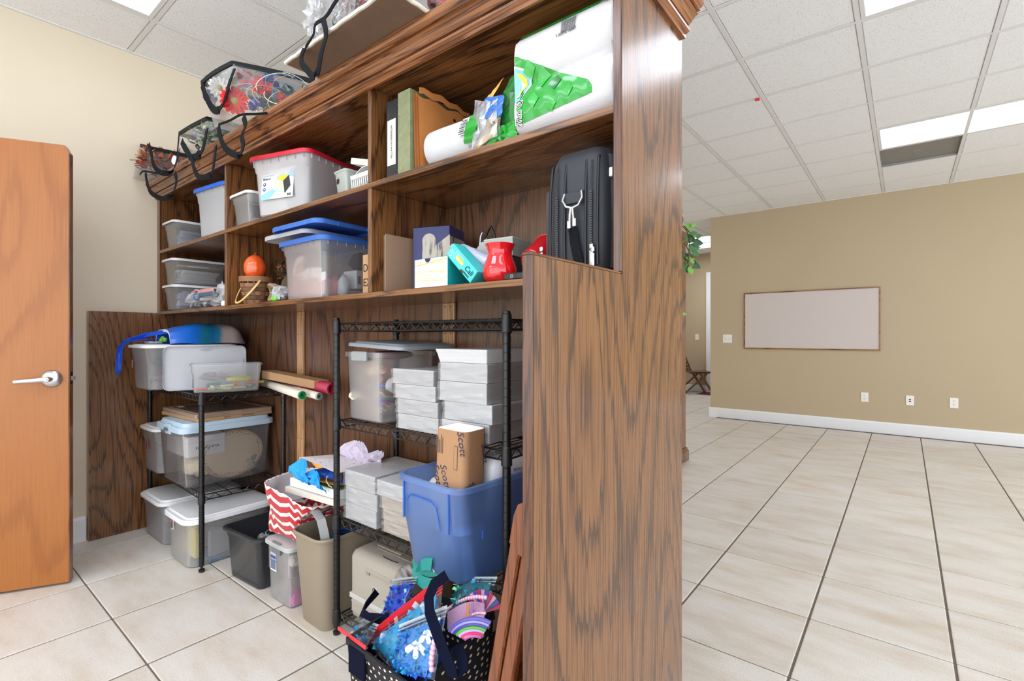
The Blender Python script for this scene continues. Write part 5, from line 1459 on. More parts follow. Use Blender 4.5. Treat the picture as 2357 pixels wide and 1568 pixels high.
MB().bbox(-.012, -.05, 0, .012, .10, .15, .01).build('pouch_body', plain('grey_quilt', (150, 150, 156), .6, noise=.2, nscale=80), t)
t = thing('blue_folder', 'blue and white folders lying at the bottom of the wide floor bin', 'folder', (-2.93, 1.12, ZF + .008), R(5))
MB().bbox(-.09, -.10, 0, .09, .12, .014, .002).build('folder_cover', plain('folder_blue', (90, 120, 160), .5), t)
lump('white_cloth', 'white and green cloth left in the wide floor bin', 'cloth', (-3.06, 1.11, ZF + .010), (.045, .085, .08), plain('white_green_cloth', (206, 210, 200), .8, noise=.2, nscale=14), 11, .25)
# black open bin
M_BIN = plain('black_bin_plastic', (44, 46, 50), .25, spec=.6)
BKB = bin_box('black_bin', 'open black plastic bin on the floor beside the front post', (-2.497, 1.195, ZF), R(4), .31, .33, .25, wb=.275, db=.29, r=.025, body=M_BIN, rim=.014, rimh=.014, step=(.80, .6), cat='bin')
q = random.Random(17)
for k in range(4):
    pts = []
    for i in range(26):
        a = 2 * PI * i / 25 * 2
        pts.append((-2.46 + .07 * math.cos(a + k) * (1 - .01 * i) + .01 * k, 1.20 + .07 * math.sin(a + k), ZF + .15 + .02 * k + .014 * math.sin(a * 1.5 + k)))
    tag(MB().tube(pts, .0028, 6).build('thin_cable', [M_BLACKP, plain('grey_cable', (150, 150, 154), .4)][k % 2], smooth=True), '%s cable coiled in the open black bin' % ['lowest black', 'grey', 'upper black', 'topmost grey'][k], 'cable', 'cables in the black bin')
tag(crumple('clear_trinket', None, None, (-2.44, 1.12, ZF + .205), (.035, .03, .02), frost('glass_bits', (235, 238, 240), .25, rough=.05), 5), 'clear plastic trinket lying near the rim of the black bin', 'trinket')
# clear container with the bottle
CC = bin_box('clear_container', 'tall clear container with grey latch, holding a white bottle', (-2.178, 1.205, ZF), R(1), .200, .29, .268, wb=.185, db=.27, r=.018, body=F_MID, rim=.006, lid=frost('pale_lid', (236, 236, 238), .6), lidh=.018, raise_=.002, lat=('y', (-1,), plain('dark_grey_latch', (110, 112, 116), .4)), step=(.5, .4))
MB().box(-.07, -.1425, .135, -.018, -.1415, .215).build('sticker', M_PAPER, CC)
MB().box(-.066, -.1432, .142, -.022, -.1424, .185).build('sticker_panel', plain('slate_blue_print', (96, 110, 140), .5), CC)
MB().box(-.066, -.1432, .190, -.022, -.1424, .203).build('sticker_band', plain('sticker_blue', (50, 80, 150), .5), CC)
t = thing('white_bottle', 'white squat bottle lying in the tall clear container', 'bottle', (-2.135, 1.115, ZF + .185), rot=(0, R(70), R(-40)))
MB().lathe([(.020, -.05), (.026, -.045), (.027, 0), (.022, .02), (.012, .028)], 20).build('bottle_body', plain('bottle_white', (224, 218, 208), .4), t, smooth=True, sharp=50)
MB().lathe([(.013, .028), (.013, .046), (.0001, .047)], 16).build('bottle_cap', plain('cap_cream', (214, 206, 190), .4), t, smooth=True, sharp=50)
t = thing('pink_folder', 'hot pink folded card at the bottom corner of the tall clear container', 'card', (-2.115, 1.11, ZF + .006))
MB().loft([[(-.03, -.02, 0), (.028, -.02, 0), (.028, .03, 0), (-.03, .03, 0)], [(-.005, -.01, .03), (.028, -.015, .085), (.028, .02, .07), (-.005, .02, .03)]]).build('card_body', plain('hot_pink', (226, 40, 170), .5), t)
t = thing('pink_lotion_tube', 'pale pink tube standing in the tall clear container', 'tube', (-2.205, 1.12, ZF + .006))
MB().loft([circ(.022, 0, 16), circ(.024, .03, 16), circ(.020, .10, 16, ry=.012), circ(.022, .145, 16, ry=.002)]).build('tube_body', plain('pale_pink', (220, 184, 178), .5), t, smooth=True, sharp=50)
t = thing('white_tub', 'white round tub at the right of the tall clear container', 'tub', (-2.11, 1.19, ZF + .09))
MB().lathe([(.03, 0), (.034, .005), (.034, .055), (.036, .058), (.036, .072), (.0001, .073)], 24).build('tub_body', plain('tub_white', (226, 222, 216), .4), t, smooth=True, sharp=40)
# tan waste basket
M_TAN = plain('tan_plastic', (146, 133, 114), .45, noise=.03, nscale=8)
WB = thing('waste_basket', 'tall tan plastic waste basket beside the front post of the reams unit', 'waste basket', (-1.905, 1.218, ZF))
o_ = [ring(.185, .29, .035, .0), ring(.193, .298, .04, .006), ring(.232, .352, .045, .366), ring(.246, .366, .05, .367), ring(.250, .370, .05, .376), ring(.244, .364, .05, .382), ring(.232, .352, .045, .379), ring(.226, .346, .042, .36), ring(.188, .292, .038, .012)]
MB().loft(o_).build('basket_shell', M_TAN, WB, smooth=True, sharp=45)
M_COIL = plain('blue_cable', (16, 66, 140), .35)
t = wthing('cable_coil', 'coil of blue cable inside the tan waste basket', 'cable', (-1.845, 1.205, ZF + .24))
for k in range(5):
    MB().tube([(-1.862 + (.045 - .002 * (k % 2)) * math.cos(2 * PI * i / 28), 1.20 + (.055 - .003 * (k % 2)) * math.sin(2 * PI * i / 28), ZF + .305 + .0115 * k + .006 * math.sin(4 * PI * i / 28)) for i in range(28)], .0055, 7, closed=True).build('cable_turn', M_COIL, t, smooth=True)
t = wthing('black_cable', 'black cable looped inside the tan waste basket', 'cable', (-1.94, 1.23, ZF + .25))
for k in range(2):
    MB().tube([(-1.930 + (.045 + .018 * k) * math.cos(PI * i / 16), 1.20 + .03 * k + (.11) * math.sin(PI * i / 16) - .03, ZF + .345 - .09 * abs(math.cos(PI * i / 16)) + .012 * k) for i in range(17)], .0055, 7).build('cable_loop', M_BLACKP, t, smooth=True)
MB().tube([(-1.945 + .045 * math.cos(2 * PI * i / 24), 1.10 + .03 * math.sin(2 * PI * i / 24), ZF + .30) for i in range(24)], .005, 7, closed=True).build('cable_loop', M_BLACKP, t, smooth=True)
lump('dark_stuffing', 'dark folded cloth filling the bottom of the tan waste basket', 'cloth', (-1.905, 1.215, ZF + .016), (.055, .085, .11), plain('charcoal_cloth', (40, 42, 46), .9), 13, .2)

# ------------------------------------------------------------------ chevron tote with boxes on top
def chev_mat():
    n = N('red_white_chevron_canvas')
    uv = n.node('ShaderNodeAttribute'); uv.attribute_name = 'uv_pat'
    s_ = n.node('ShaderNodeSeparateXYZ'); n.link(uv.outputs['Vector'], s_.inputs[0])
    tri = n.math('PINGPONG', s_.outputs[0], .5)
    h = n.math('MULTIPLY_ADD', tri, .95, s_.outputs[1])
    fr = n.math('FRACT', h)
    st = n.math('LESS_THAN', fr, .38)
    n.set(Base_Color=n.mix(st, (190, 24, 38), (236, 230, 222)), Roughness=.8, Sheen_Weight=.2)
    wv = n.noise(n.coords(), 500, 2).outputs['Fac']; n.bump(wv, .25, .001)
    return n.mat
M_CHEV = chev_mat()
CB = wthing('chevron_tote', 'red and white chevron canvas tote slumped on the clear container', 'tote bag', (-2.14, 1.19, .30))
def sock(th_, v):
    """v 0 bottom .. 1 rim, th_ angle; slumped box"""
    z = .290 + .225 * v
    sx, sy = .165 + .035 * v, .125 + .035 * v
    sag = .018 * math.sin(3 * th_ + 2) * (1 - v) + .010 * math.sin(5 * th_ + 6 * v)
    c_, s_ = math.cos(th_), math.sin(th_)
    e = .55
    x = -2.115 + (sx + sag) * math.copysign(abs(c_) ** e, c_) - .055 * (1 - v)
    y = 1.215 + (sy + sag * .6) * math.copysign(abs(s_) ** e, s_) - .02 * v
    left = max(0, -c_)
    z += .02 * left * v - .045 * max(0, c_) * v * (1 if v > .6 else v) - .012 * (1 - v) * max(0, -s_)
    z = max(z, .2885)
    x = min(x, -2.036 + max(0, z - .395) * 1.6)
    return (x, y, z)
def attr_grid(mb, fn, nu, nv, pat, name, mats, parent, **kw):
    base = len(mb.v); mb.grid(fn, nu, nv)
    o = mb.build(name, mats, parent, **kw)
    at = o.data.attributes.new('uv_pat', 'FLOAT_VECTOR', 'POINT')
    vals = []
    for j in range(nv + 1):
        for i in range(nu + 1):
            a, b = pat(i / nu, j / nv); vals += [a, b, 0]
    if len(vals) == 3 * len(o.data.vertices): at.data.foreach_set('vector', vals)
    return o
attr_grid(MB(), lambda u, v: sock(2 * PI * u, v), 72, 18, lambda u, v: (u * 18, v * 5.0), 'canvas_body', M_CHEV, CB, smooth=True, sharp=180, solid=.003)
MB().grid(lambda u, v: (lambda p: (-2.16 + (p[0] + 2.16) * .965, 1.2 + (p[1] - 1.2) * .965, p[2] - .004))(sock(2 * PI * u, .45 + .55 * v)), 72, 6).build('white_lining', plain('white_canvas', (226, 222, 226), .8), CB, smooth=True, sharp=180)
gm = MB()
M_G = frame_of((-2.045, 1.345, .535), (1, 0, 0), (0, -1, .2))
gm.lathe([(.011, 0), (.016, .001), (.017, .003), (.015, .005), (.011, .005)], 24, M=M_G, cap0=False, cap1=False).build('grommet', M_CHROME, CB, smooth=True)
MB().strap([(-2.20, 1.335, .515), (-2.195, 1.34, .55), (-2.17, 1.345, .575), (-2.14, 1.345, .578), (-2.115, 1.34, .56), (-2.105, 1.335, .52)], .034, .003, wd=(0, 1, 0)).build('handle', plain('white_leatherette', (220, 216, 214), .45), CB, smooth=True)
M_GLIT = plain('silver_glitter', (176, 174, 172), .35, metal=.5, noise=.3, nscale=500, bump=.6)
MB().strap([(-1.965, 1.10, .455), (-1.90, 1.085, .462), (-1.850, 1.078, .445), (-1.822, 1.075, .40), (-1.812, 1.078, .35), (-1.812, 1.085, .30)], .034, .003, wd=(.25, 1, .1)).build('glitter_handle', M_GLIT, CB, smooth=True)
t = thing('flat_box', 'cream flat box lid under a white box on the chevron tote', 'box', (-1.975, 1.245, .4995), rot=(R(.0), R(-1.2), R(3)))
MB().bbox(-.20, -.145, 0, .19, .14, .022, .001).build('box_shell', plain('cream_card', (222, 214, 202), .5), t)
MB().box(-.198, -.1455, -.002, .188, -.1445, .003).build('box_lip', plain('cream_card', (222, 214, 202), .5), t)
t = thing('flat_box', 'white flat box with a green printed edge, above the cream box', 'box', (-1.965, 1.245, .5238), rot=(0, R(-1.2), R(2)))
MB().bbox(-.19, -.135, 0, .18, .13, .036, .001).build('box_shell', plain('bright_white_card', (244, 244, 244), .4), t)
MB().box(-.02, -.130, .0361, .175, -.085, .0368).build('green_print', plain('lawn_green_print', (110, 160, 70), .5), t)
t = thing('white_binder', 'white folder propped behind the flat boxes in the chevron tote', 'folder', (-2.03, 1.30, .562), R(4))
MB().loft([[(-.09, 0, 0), (.14, -.01, 0), (.14, .006, 0), (-.09, .016, 0)], [(-.07, .01, .05), (.14, .0, .012), (.14, .012, .012), (-.07, .02, .05)]]).build('folder_cover', plain('folder_white', (222, 218, 226), .4), t)
# gift bag lying on its side
GB = wthing('gift_bag', 'white confetti-print gift bag lying on its side with blue tissue', 'gift bag', (-1.95, 1.25, .565))
ng = N('confetti_print'); v1 = ng.node('ShaderNodeTexVoronoi'); v1.inputs['Scale'].default_value = 42; ng.link(ng.coords(), v1.inputs['Vector'])
hue = ng.ramp(ng.math('MULTIPLY', v1.outputs['Color'], 1.0), [(.2, (214, 60, 60)), (.4, (60, 60, 90)), (.6, (220, 160, 50)), (.8, (90, 110, 170))], 'CONSTANT')
ng.set(Base_Color=ng.mix(ng.math('LESS_THAN', v1.outputs['Distance'], .17), (236, 228, 232), hue), Roughness=.4)
M_CONF = ng.mat
A0, A1, A2 = Vector((-2.085, 1.115, .655)), Vector((-2.125, 1.115, .573)), Vector((-1.80, 1.12, .581))
A3 = Vector((-1.80, 1.12, .633))
dp = Vector((.02, .22, .0))
def slab(name, a, b, c, d, m_, parent, th_=.0015): return MB().quad(a, b, c, d).build(name, m_, parent, solid=th_)
slab('bag_upper_side', A0, A3, A3 + dp, A0 + dp * .9 + Vector((0, 0, -.02)), M_CONF, GB)
slab('bag_lower_side', A1 + Vector((.06, -.0, -.004)), A2, A2 + dp, A1 + dp + Vector((.06, 0, 0)), plain('kraft_inside', (196, 140, 90), .6), GB)
MB().add([A0, A1, A1 + Vector((.075, -.004, -.004)), A0 + Vector((.035, -.002, -.045))], [(0, 1, 2, 3)]).build('bag_gusset', M_CONF, GB, solid=.0015)
MB().tube([A0, A1], .0022, 5).tube([A0, A0 + Vector((.04, 0, -.055))], .0022, 5).build('orange_fold_edge', plain('orange_fold', (226, 160, 80), .5), GB)
MB().add([A0 + Vector((.10, -.002, -.009)), A0 + Vector((.15, -.002, -.004)), A0 + Vector((.19, -.002, -.016)), A0 + Vector((.14, -.002, -.024))], [(0, 1, 2, 3)]).build('orange_diamond', plain('orange_fold', (226, 160, 80), .5), GB)
MB().tube([(-1.86, 1.112, .612), (-1.85, 1.10, .60), (-1.82, 1.095, .585), (-1.805, 1.10, .580)], .002, 6).build('cord_handle', plain('gold_cord', (214, 180, 120), .5), GB, smooth=True)
M_TIS = plain('blue_tissue', (22, 150, 226), .6)
M_TISD = plain('deep_blue_tissue', (16, 70, 160), .6)
M_LAV = plain('lavender_tissue', (206, 194, 214), .7)
def tissue(name, label, tip, base_c, w, h, m_, seed, lean=(0, 0), n=9):
    q = random.Random(seed); vs = []; fs = []
    T_, B_ = Vector(tip), Vector(base_c)
    rows = 5
    for j in range(rows + 1):
        f = j / rows
        for i in range(n + 1):
            u = i / n - .5
            c_ = T_ * (1 - f) + B_ * f
            vs.append((c_.x + u * w * (.06 + .94 * math.sin(PI * min(1, .08 + f * .72))) + q.uniform(-1, 1) * .008 * f, c_.y + q.uniform(-1, 1) * .012 * (.3 + f) - .03 * math.sin(PI * f) + lean[1] * u, c_.z + q.uniform(-1, 1) * .004 + lean[0] * u * w * f))
    for j in range(rows):
        for i in range(n):
            a = j * (n + 1) + i; fs.append((a, a + 1, a + n + 2, a + n + 1))
    o = MB().add(vs, fs).build(name, m_, None, solid=.0008)
    return tag(o, label, 'tissue paper')
tissue('tissue_paper', 'bright blue tissue paper peak in front of the gift bag', (-2.02, 1.095, .660), (-1.99, 1.092, .566), .15, .1, M_TIS, 3, lean=(-.1, 0))
tissue('tissue_paper', 'blue tissue paper bunched right of the blue peak', (-1.93, 1.10, .625), (-1.90, 1.10, .564), .15, .07, M_TIS, 5, lean=(-.25, 0))
tissue('tissue_paper', 'dark blue tissue paper inside the gift bag', (-1.90, 1.16, .622), (-1.88, 1.15, .590), .26, .04, M_TISD, 7)
tissue('tissue_paper', 'pale lavender tissue paper standing behind the gift bag', (-1.93, 1.31, .715), (-1.90, 1.30, .615), .26, .1, M_LAV, 9, n=13)
tissue('tissue_paper', 'second lavender tissue peak right behind the post', (-1.755, 1.30, .695), (-1.80, 1.30, .640), .14, .06, M_LAV, 11)
# ------------------------------------------------------------------ reams unit, shelf at .855
Z3 = .8604
def ream_mat(name, c, wrapc=None):
    n = N(name)
    wv = n.noise(n.coords((6, 6, 420)), 1.0, 2).outputs['Fac']
    k = lin(c)
    n.set(Base_Color=n.mix(wv, tuple(x * .84 for x in k[:3]) + (1,), k), Roughness=.4, Coat_Weight=.5, Coat_Roughness=.15)
    wr = n.noise(n.coords((9, 9, 26), rot=(.5, .4, .3)), 1.0, 4, .7, 1.5).outputs['Fac']
    n.bump(n.math('MULTIPLY_ADD', wv, .12, wr), .55, .006)
    return n.mat
M_REAM = ream_mat('white_ream_edges', (204, 205, 207))
M_REAMG = ream_mat('grey_white_ream', (196, 196, 199))
M_REAMT = ream_mat('tan_ream_wrap', (196, 182, 168))
M_SHRINK = frost('shrink_film', (246, 246, 248), .14, rough=.2, gloss=.5)
def ream(label, x0, x1, y0, y1, z, h, m_, rz=0, wrap=True, seed=0, group='paper reams', flare=0):
    q = random.Random(seed)
    cx_, cy_ = (x0 + x1) / 2, (y0 + y1) / 2
    t = thing('paper_ream', label, 'paper ream', (cx_, cy_, z), R(rz), group)
    W_, D_ = x1 - x0, y1 - y0
    h -= .0012
    rings = []
    nl = 7
    for k in range(nl + 1):
        f = k / nl
        j = q.uniform(-.0012, .0012)
        g = flare * f
        r_ = .004 if 0 < k < nl else .003
        rings.append(ring(W_ - .004 + j + g, D_ - .004 + j, r_, h * f, -g * .45, 0, 2))
    MB().loft(rings).build('sheets', m_, t, smooth=True, sharp=20)
    if wrap:
        def fx(u, v):
            a = u * 4
            s_ = int(min(3, a)); f = a - s_
            P = [(-1, -1), (1, -1), (1, 1), (-1, 1), (-1, -1)]
            x = P[s_][0] + (P[s_ + 1][0] - P[s_][0]) * f; y = P[s_][1] + (P[s_ + 1][1] - P[s_][1]) * f
            b = .0010 + .0038 * max(0, math.sin(31 * u + seed) * math.sin(9 * v + 11 * u + seed))
            return (x * (W_ / 2 + b), y * (D_ / 2 + b), .001 + (h - .002) * v)
        MB().grid(fx, 48, 5).build('shrink_wrap', M_SHRINK, t)
    return t
hs = (.057, .057, .0675, .061, .045)
S2 = ['lowest ream of the tall right stack on the upper wire shelf', 'second ream from the bottom of the tall right stack', 'middle ream of the tall right stack', 'fourth ream up in the tall right stack, under the loose sheets', 'unwrapped flared sheets on top of the tall right stack']
z = Z3
for k, h in enumerate((.057, .061, .065, .061, .044)):
    dx = (-.004, .004, -.014, -.012, -.014)[k]
    ream(S2[k], -1.198 + dx, -.985 + dx, 1.128 + (.004 if k in (1,) else 0), 1.388, z, h, M_REAM, seed=k, wrap=k < 4, flare=.022 if k == 4 else 0)
    z += h
z = Z3
S1 = ['lowest ream of the shorter left stack on the upper wire shelf', 'second ream of the shorter left stack', 'third ream of the shorter left stack', 'top film-wrapped ream of the shorter left stack']
for k, h in enumerate((.054, .053, .052, .054)):
    dx = (0, -.004, -.018, -.030)[k]
    ream(S1[k], -1.428 + dx, -1.214 + dx * .8, 1.128, 1.37, z, h, M_REAMG if k % 2 else M_REAM, seed=20 + k)
    z += h
# clear bin with grey lid
BE = bin_box('storage_bin', 'tall clear bin of craft bits with a grey lid ajar', (-1.632, 1.258, Z3), R(-2), .235, .262, .268, wb=.215, db=.245, r=.014, body=F_CLEAR, rim=.010, rimh=.020)
MB().bbox(-.05, -.152, .232, .05, -.138, .270, .004).build('latch', plain('grey_latch', (150, 154, 156), .4), BE)
lg = thing('loose_lid', 'grey lid lying ajar on the tall clear bin of craft bits', 'lid', (-1.575, 1.262, Z3 + .286), rot=(R(1), R(2.2), R(-2)))
add_lid(lg, .36, .272, .03, 0, .014, .006, M_GREYLID, 'lid_panel')
MB().bbox(-.20, -.04, .004, -.176, .04, .012, .003).build('lid_tongue', M_GREYLID, lg)
rb = MB()
for k in range(4): rb.box(-.13 + k * .07, -.118, -.004, -.12 + k * .07, .118, .0005)
rb.build('lid_ribs', M_GREYLID, lg, kind='stuff')
o = lump('felt_stack', 'dusky red felt stack under the grey lid', 'felt', (-1.63, 1.26, Z3 + .235), (.085, .09, .018), plain('dusky_red_felt', (120, 56, 58), .9), 3, .1)
t = thing('white_paper_roll', 'white round paper roll against the side of the tall clear bin', 'roll', (-1.545, 1.21, Z3 + .135), rot=(0, R(90), 0))
MB().lathe([(.012, -.02), (.030, -.02), (.032, -.018), (.032, .018), (.030, .02), (.012, .02)], 28).build('roll_body', plain('roll_white', (236, 234, 234), .7), t, smooth=True, sharp=40)
FEL = [('purple', (150, 50, 140)), ('teal', (60, 150, 150)), ('tan', (214, 170, 130)), ('brown', (130, 92, 74))]
for k, (nm, c) in enumerate(FEL):
    def ff(u, v, k=k): return (-1.60 + .07 * u, 1.15 + .10 * v, Z3 + .075 + .010 * k + .022 * math.sin(2.6 * u + .3) - .018 * v)
    o = MB().grid(ff, 10, 6).build('felt_sheet', plain('%s_felt' % nm, c, .9), solid=.004, smooth=True)
    tag(o, '%s felt sheet curled in the tall clear bin' % nm, 'felt', 'felt sheets in the bin')
cc = [('beige', (206, 176, 150)), ('violet', (130, 110, 160)), ('cream', (222, 206, 186)), ('blue', (90, 110, 170)), ('rose', (190, 130, 130)), ('green', (110, 140, 110)), ('peach', (226, 178, 140))]
for k, (nm, c) in enumerate(cc):
    q = random.Random(k)
    crumple('craft_scrap', '%s paper scrap in the tall clear bin' % nm, 'paper scrap', (-1.665 + .05 * math.sin(k * 2.3), 1.20 + .035 * math.cos(k * 1.7), Z3 + .04 + .026 * k), (.042, .035, .022), plain('%s_scrap' % nm, c, .8), k, n=(12, 7))

# ------------------------------------------------------------------ shelf at .460
Z4 = .4654
LA = ['lowest ream of the left stack on the lower wire shelf', 'middle ream of the left stack on the lower wire shelf', 'top ream of the left stack on the lower wire shelf']
z = Z4
for k, h in enumerate((.0655, .063, .066)):
    dx = (0, .002, -.004)[k]
    ream(LA[k], -1.752 + dx, -1.545 + dx * 2, 1.122, 1.382, z, h, M_REAM, seed=30 + k)
    z += h
z = Z4
LB = ['lowest tan-wrapped ream beside the blue tub', 'second tan-wrapped ream beside the blue tub', 'third tan-wrapped ream beside the blue tub', 'white ream on top of the tan-wrapped reams']
for k, h in enumerate((.046, .040, .050, .056)):
    dx = (0, -.003, -.012, -.024)[k]
    ream(LB[k], -1.516 + dx, -1.305 + dx, 1.130 - (.012 if k == 3 else 0), 1.38, z, h, M_REAM if k == 3 else M_REAMT, seed=40 + k)
    z += h
# blue tub overhanging the shelf
BT = bin_box('blue_tub', 'open translucent blue tub holding brown paper towel packs', (-1.105, 1.178, Z4), R(-3), .292, .385, .294, wb=.280, db=.31, r=.045, body=F_BLUE, rim=.010, rimh=.016, step=(.52, .72), cat='tub')
rbm = MB()
for (x, y0) in ((-.11, -.188), (.10, -.188)):
    rbm.box(x - .003, y0 - .005, .16, x + .003, y0, .275)
rbm.bbox(.1435, -.10, .13, .1475, -.094, .17, .001)
rbm.build('tub_ribs', F_BLUELID, BT, kind='stuff')
MB().tube([(-.10, -.181, .155), (-.10, -.187, .215), (-.08, -.190, .235), (.02, -.192, .235), (.045, -.191, .222), (.052, -.188, .19), (.056, -.183, .155)], .0025, 6).build('moulded_handle', F_BLUELID, BT, smooth=True)
KR = plain('kraft_wrapper', (170, 128, 92), .75, noise=.08, nscale=70)
def towel_pack(label, loc, rot, w, d, h, seed):
    t = thing('paper_towel_bundle', label, 'paper towels', loc, rot=rot, group='folded paper towel bundles')
    bul = lambda z, k: ring(w, d, .022, z, 0, 0, 5)
    MB().loft([ring(w, d, .02, 0, n=5), ring(w + .003, d + .003, .022, h * .5, n=5), ring(w, d, .02, h, n=5)], True, False).build('kraft_band', KR, t, smooth=True, sharp=50)
    MB().loft([ring(w - .003, d - .003, .02, h - .012, n=5), ring(w - .003, d - .003, .02, h - .001, n=5), ring(w - .02, d - .02, .016, h + .002, n=5)]).build('folded_towels', plain('bright_towel_white', (250, 250, 250), .7), t, smooth=True, sharp=40)
    return t
TPk = towel_pack('brown-wrapped paper towel bundle sticking up out of the blue tub', (-1.052, 1.062, Z4 + .172), (R(0), R(2), R(4)), .120, .100, .278, 1)
M_SC = plain('navy_print', (52, 50, 74), .6)
for (x, z, rr_) in ((.045, .245, -78), (-.045, .135, -75), (-.015, .14, -72)):
    words('Scott', .034, T(x, -.0518, z) @ RX(90) @ RZ(rr_), M_SC, TPk, shear=.25)
    words('Scott', .030, T(.0618, x * .8, z - .04) @ RZ(90) @ RX(90) @ RZ(rr_), M_SC, TPk, shear=.25)
MB().box(.018, -.0522, .165, .032, -.0518, .235).build('printed_label', plain('label_outline', (96, 76, 66), .6), TPk)
MB().box(.0195, -.0526, .167, .0305, -.0521, .233).build('label_inside', KR, TPk)
fp = MB()
for k in range(5): fp.box(-.052 + k * .006, -.0522, .205, -.050 + k * .006, -.0518, .26 - .008 * (k % 3))
fp.build('fine_print', plain('label_outline', (96, 76, 66), .6), TPk, kind='stuff')
t = thing('towel_packet', 'white film-wrapped towel packet in the right of the blue tub', 'paper towels', (-1.032, 1.245, Z4 + .17), rot=(R(-4), R(3), R(-2)))
MB().loft([ring(.10, .22, .03, 0), ring(.105, .23, .035, .05), ring(.105, .23, .035, .15), ring(.085, .21, .03, .168)]).build('packet_body', plain('soft_white_film', (230, 230, 236), .4, coat=.2, bump=.4, nscale=30), t, smooth=True, sharp=60)
words('M.F.N.D.', .014, frame_of((.0535, 0, .13), (0, 1, 0), (1, 0, .1)), plain('grey_blue_print', (96, 104, 130), .6), t)
lump('towel_stack', 'white towel stack filling the bottom of the blue tub', 'paper towels', (-1.10, 1.18, Z4 + .012), (.085, .12, .07), plain('dotted_white', (222, 224, 236), .7, noise=.08, nscale=300), 5, .12)
t = thing('cream_packet', 'cream card sleeve deep in the left of the blue tub', 'sleeve', (-1.165, 1.13, Z4 + .15), rot=(R(4), R(-6), R(0)))
MB().bbox(-.03, -.05, 0, .03, .09, .12, .01).build('sleeve_body', plain('cream_sleeve', (200, 188, 178), .6), t)

# ------------------------------------------------------------------ printer on the bottom shelf
Z5 = .0904
PRN = thing('laser_printer', 'beige desktop laser printer on the bottom wire shelf behind the polka-dot tote', 'printer', (-1.555, 1.255, Z5))
M_BEI = plain('printer_beige', (162, 154, 142), .45)
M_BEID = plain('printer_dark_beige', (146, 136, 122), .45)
pw_, pdp = .325, .262
fy = -pdp / 2
MB().loft([ring(pw_ - .008, pdp - .004, .02, .004, n=5), ring(pw_, pdp, .022, .02, n=5), ring(pw_, pdp, .022, .232, n=5), ring(pw_ - .008, pdp - .012, .022, .250, 0, .004, n=5), ring(pw_ - .03, pdp - .04, .02, .257, 0, .012, n=5)]).build('housing', M_BEI, PRN, smooth=True, sharp=50)
MB().bbox(-pw_ / 2 - .0012, fy - .002, .068, pw_ / 2 + .0012, fy + .1, .088, .002).build('tray_band', plain('printer_grey_band', (186, 184, 182), .4), PRN)
MB().bbox(-pw_ / 2 + .012, fy - .004, .02, pw_ / 2 - .02, fy + .02, .066, .004).build('paper_tray', M_BEI, PRN)
MB().box(-pw_ / 2 + .016, fy - .0046, .028, -pw_ / 2 + .019, fy - .0038, .058).build('paper_gauge', M_INK, PRN)
MB().bbox(-.06, fy - .004, .200, .10, fy + .004, .214, .002).build('front_lip', M_BEI, PRN)
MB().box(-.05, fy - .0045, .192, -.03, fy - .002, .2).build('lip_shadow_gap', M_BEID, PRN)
MB().loft([ring(.235, .16, .02, .2555, .02, .02, 5), ring(.23, .155, .02, .259, .02, .02, 5)]).build('output_cover', M_BEID, PRN, smooth=True, sharp=40)
MB().bbox(-.10, -.05, .2585, .05, .03, .264, .003).build('output_flap', plain('printer_taupe', (158, 148, 133), .45), PRN)
MB().tube([(-.005, -.09, .2575), (.02, -.094, .2575), (.06, -.094, .2575), (.085, -.09, .2575)], .002, 6).build('cover_seam', M_INK, PRN)
MB().bbox(-.015, fy - .0026, .127, .015, fy + .002, .159, .003).build('maker_badge', plain('badge_silver', (190, 190, 190), .3, metal=.5), PRN)
MB().lathe([(.0115, 0), (.0115, .0005)], 24, M=T(0, fy - .0026, .143) @ RX(90)).build('badge_disc', plain('badge_dark', (70, 64, 60), .5), PRN)
words('hp', .017, T(0, fy - .0034, .1435) @ RX(90), plain('badge_silver', (190, 190, 190), .3, metal=.5), PRN, shear=.3)
t = thing('stacked_books', 'dark red packet at the right end of the bottom wire shelf', 'packet', (-1.0, 1.25, Z5))
MB().bbox(-.07, -.09, 0, .07, .09, .12, .006).build('packet_body', plain('dark_plum', (62, 34, 44), .6), t)

# ------------------------------------------------------------------ polka-dot tote
nd = N('navy_polka_canvas')
at_ = nd.node('ShaderNodeAttribute'); at_.attribute_name = 'uv_pat'
vv = nd.node('ShaderNodeTexVoronoi'); vv.voronoi_dimensions = '2D'; vv.inputs['Scale'].default_value = 1.0; vv.inputs['Randomness'].default_value = .55
nd.link(at_.outputs['Vector'], vv.inputs['Vector'])
nd.set(Base_Color=nd.mix(nd.math('LESS_THAN', vv.outputs['Distance'], .20), (12, 14, 23), (222, 200, 180)), Roughness=.7)
nd.bump(nd.noise(nd.coords(), 700, 2).outputs['Fac'], .2, .0008)
M_POLKA = nd.mat
M_NAVYW = plain('navy_webbing', (8, 13, 34), .9, spec=.12, bump=.35, nscale=500)
PTt = wthing('polka_dot_tote', 'navy polka-dot tote full of bagged party supplies in the foreground', 'tote bag', (-1.07, .92, 0))
TL, TF, TR, TB = Vector((-1.222, .790, .345)), Vector((-.925, .785, .338)), Vector((-.912, 1.062, .405)), Vector((-1.225, 1.068, .36))
BL, BF, BR, BB_ = Vector((-1.185, .815, .001)), Vector((-.945, .815, .001)), Vector((-.945, 1.03, .001)), Vector((-1.185, 1.03, .001))
def side(a, b, c, d, bulge, nrm):
    def f(u, v):
        p = (a * (1 - u) + b * u) * v + (c * (1 - u) + d * u) * (1 - v)
        return p + Vector(nrm) * (bulge * math.sin(PI * u) * math.sin(PI * min(1, v * 1.15)) + .004 * math.sin(6 * u + 4 * v))
    return f
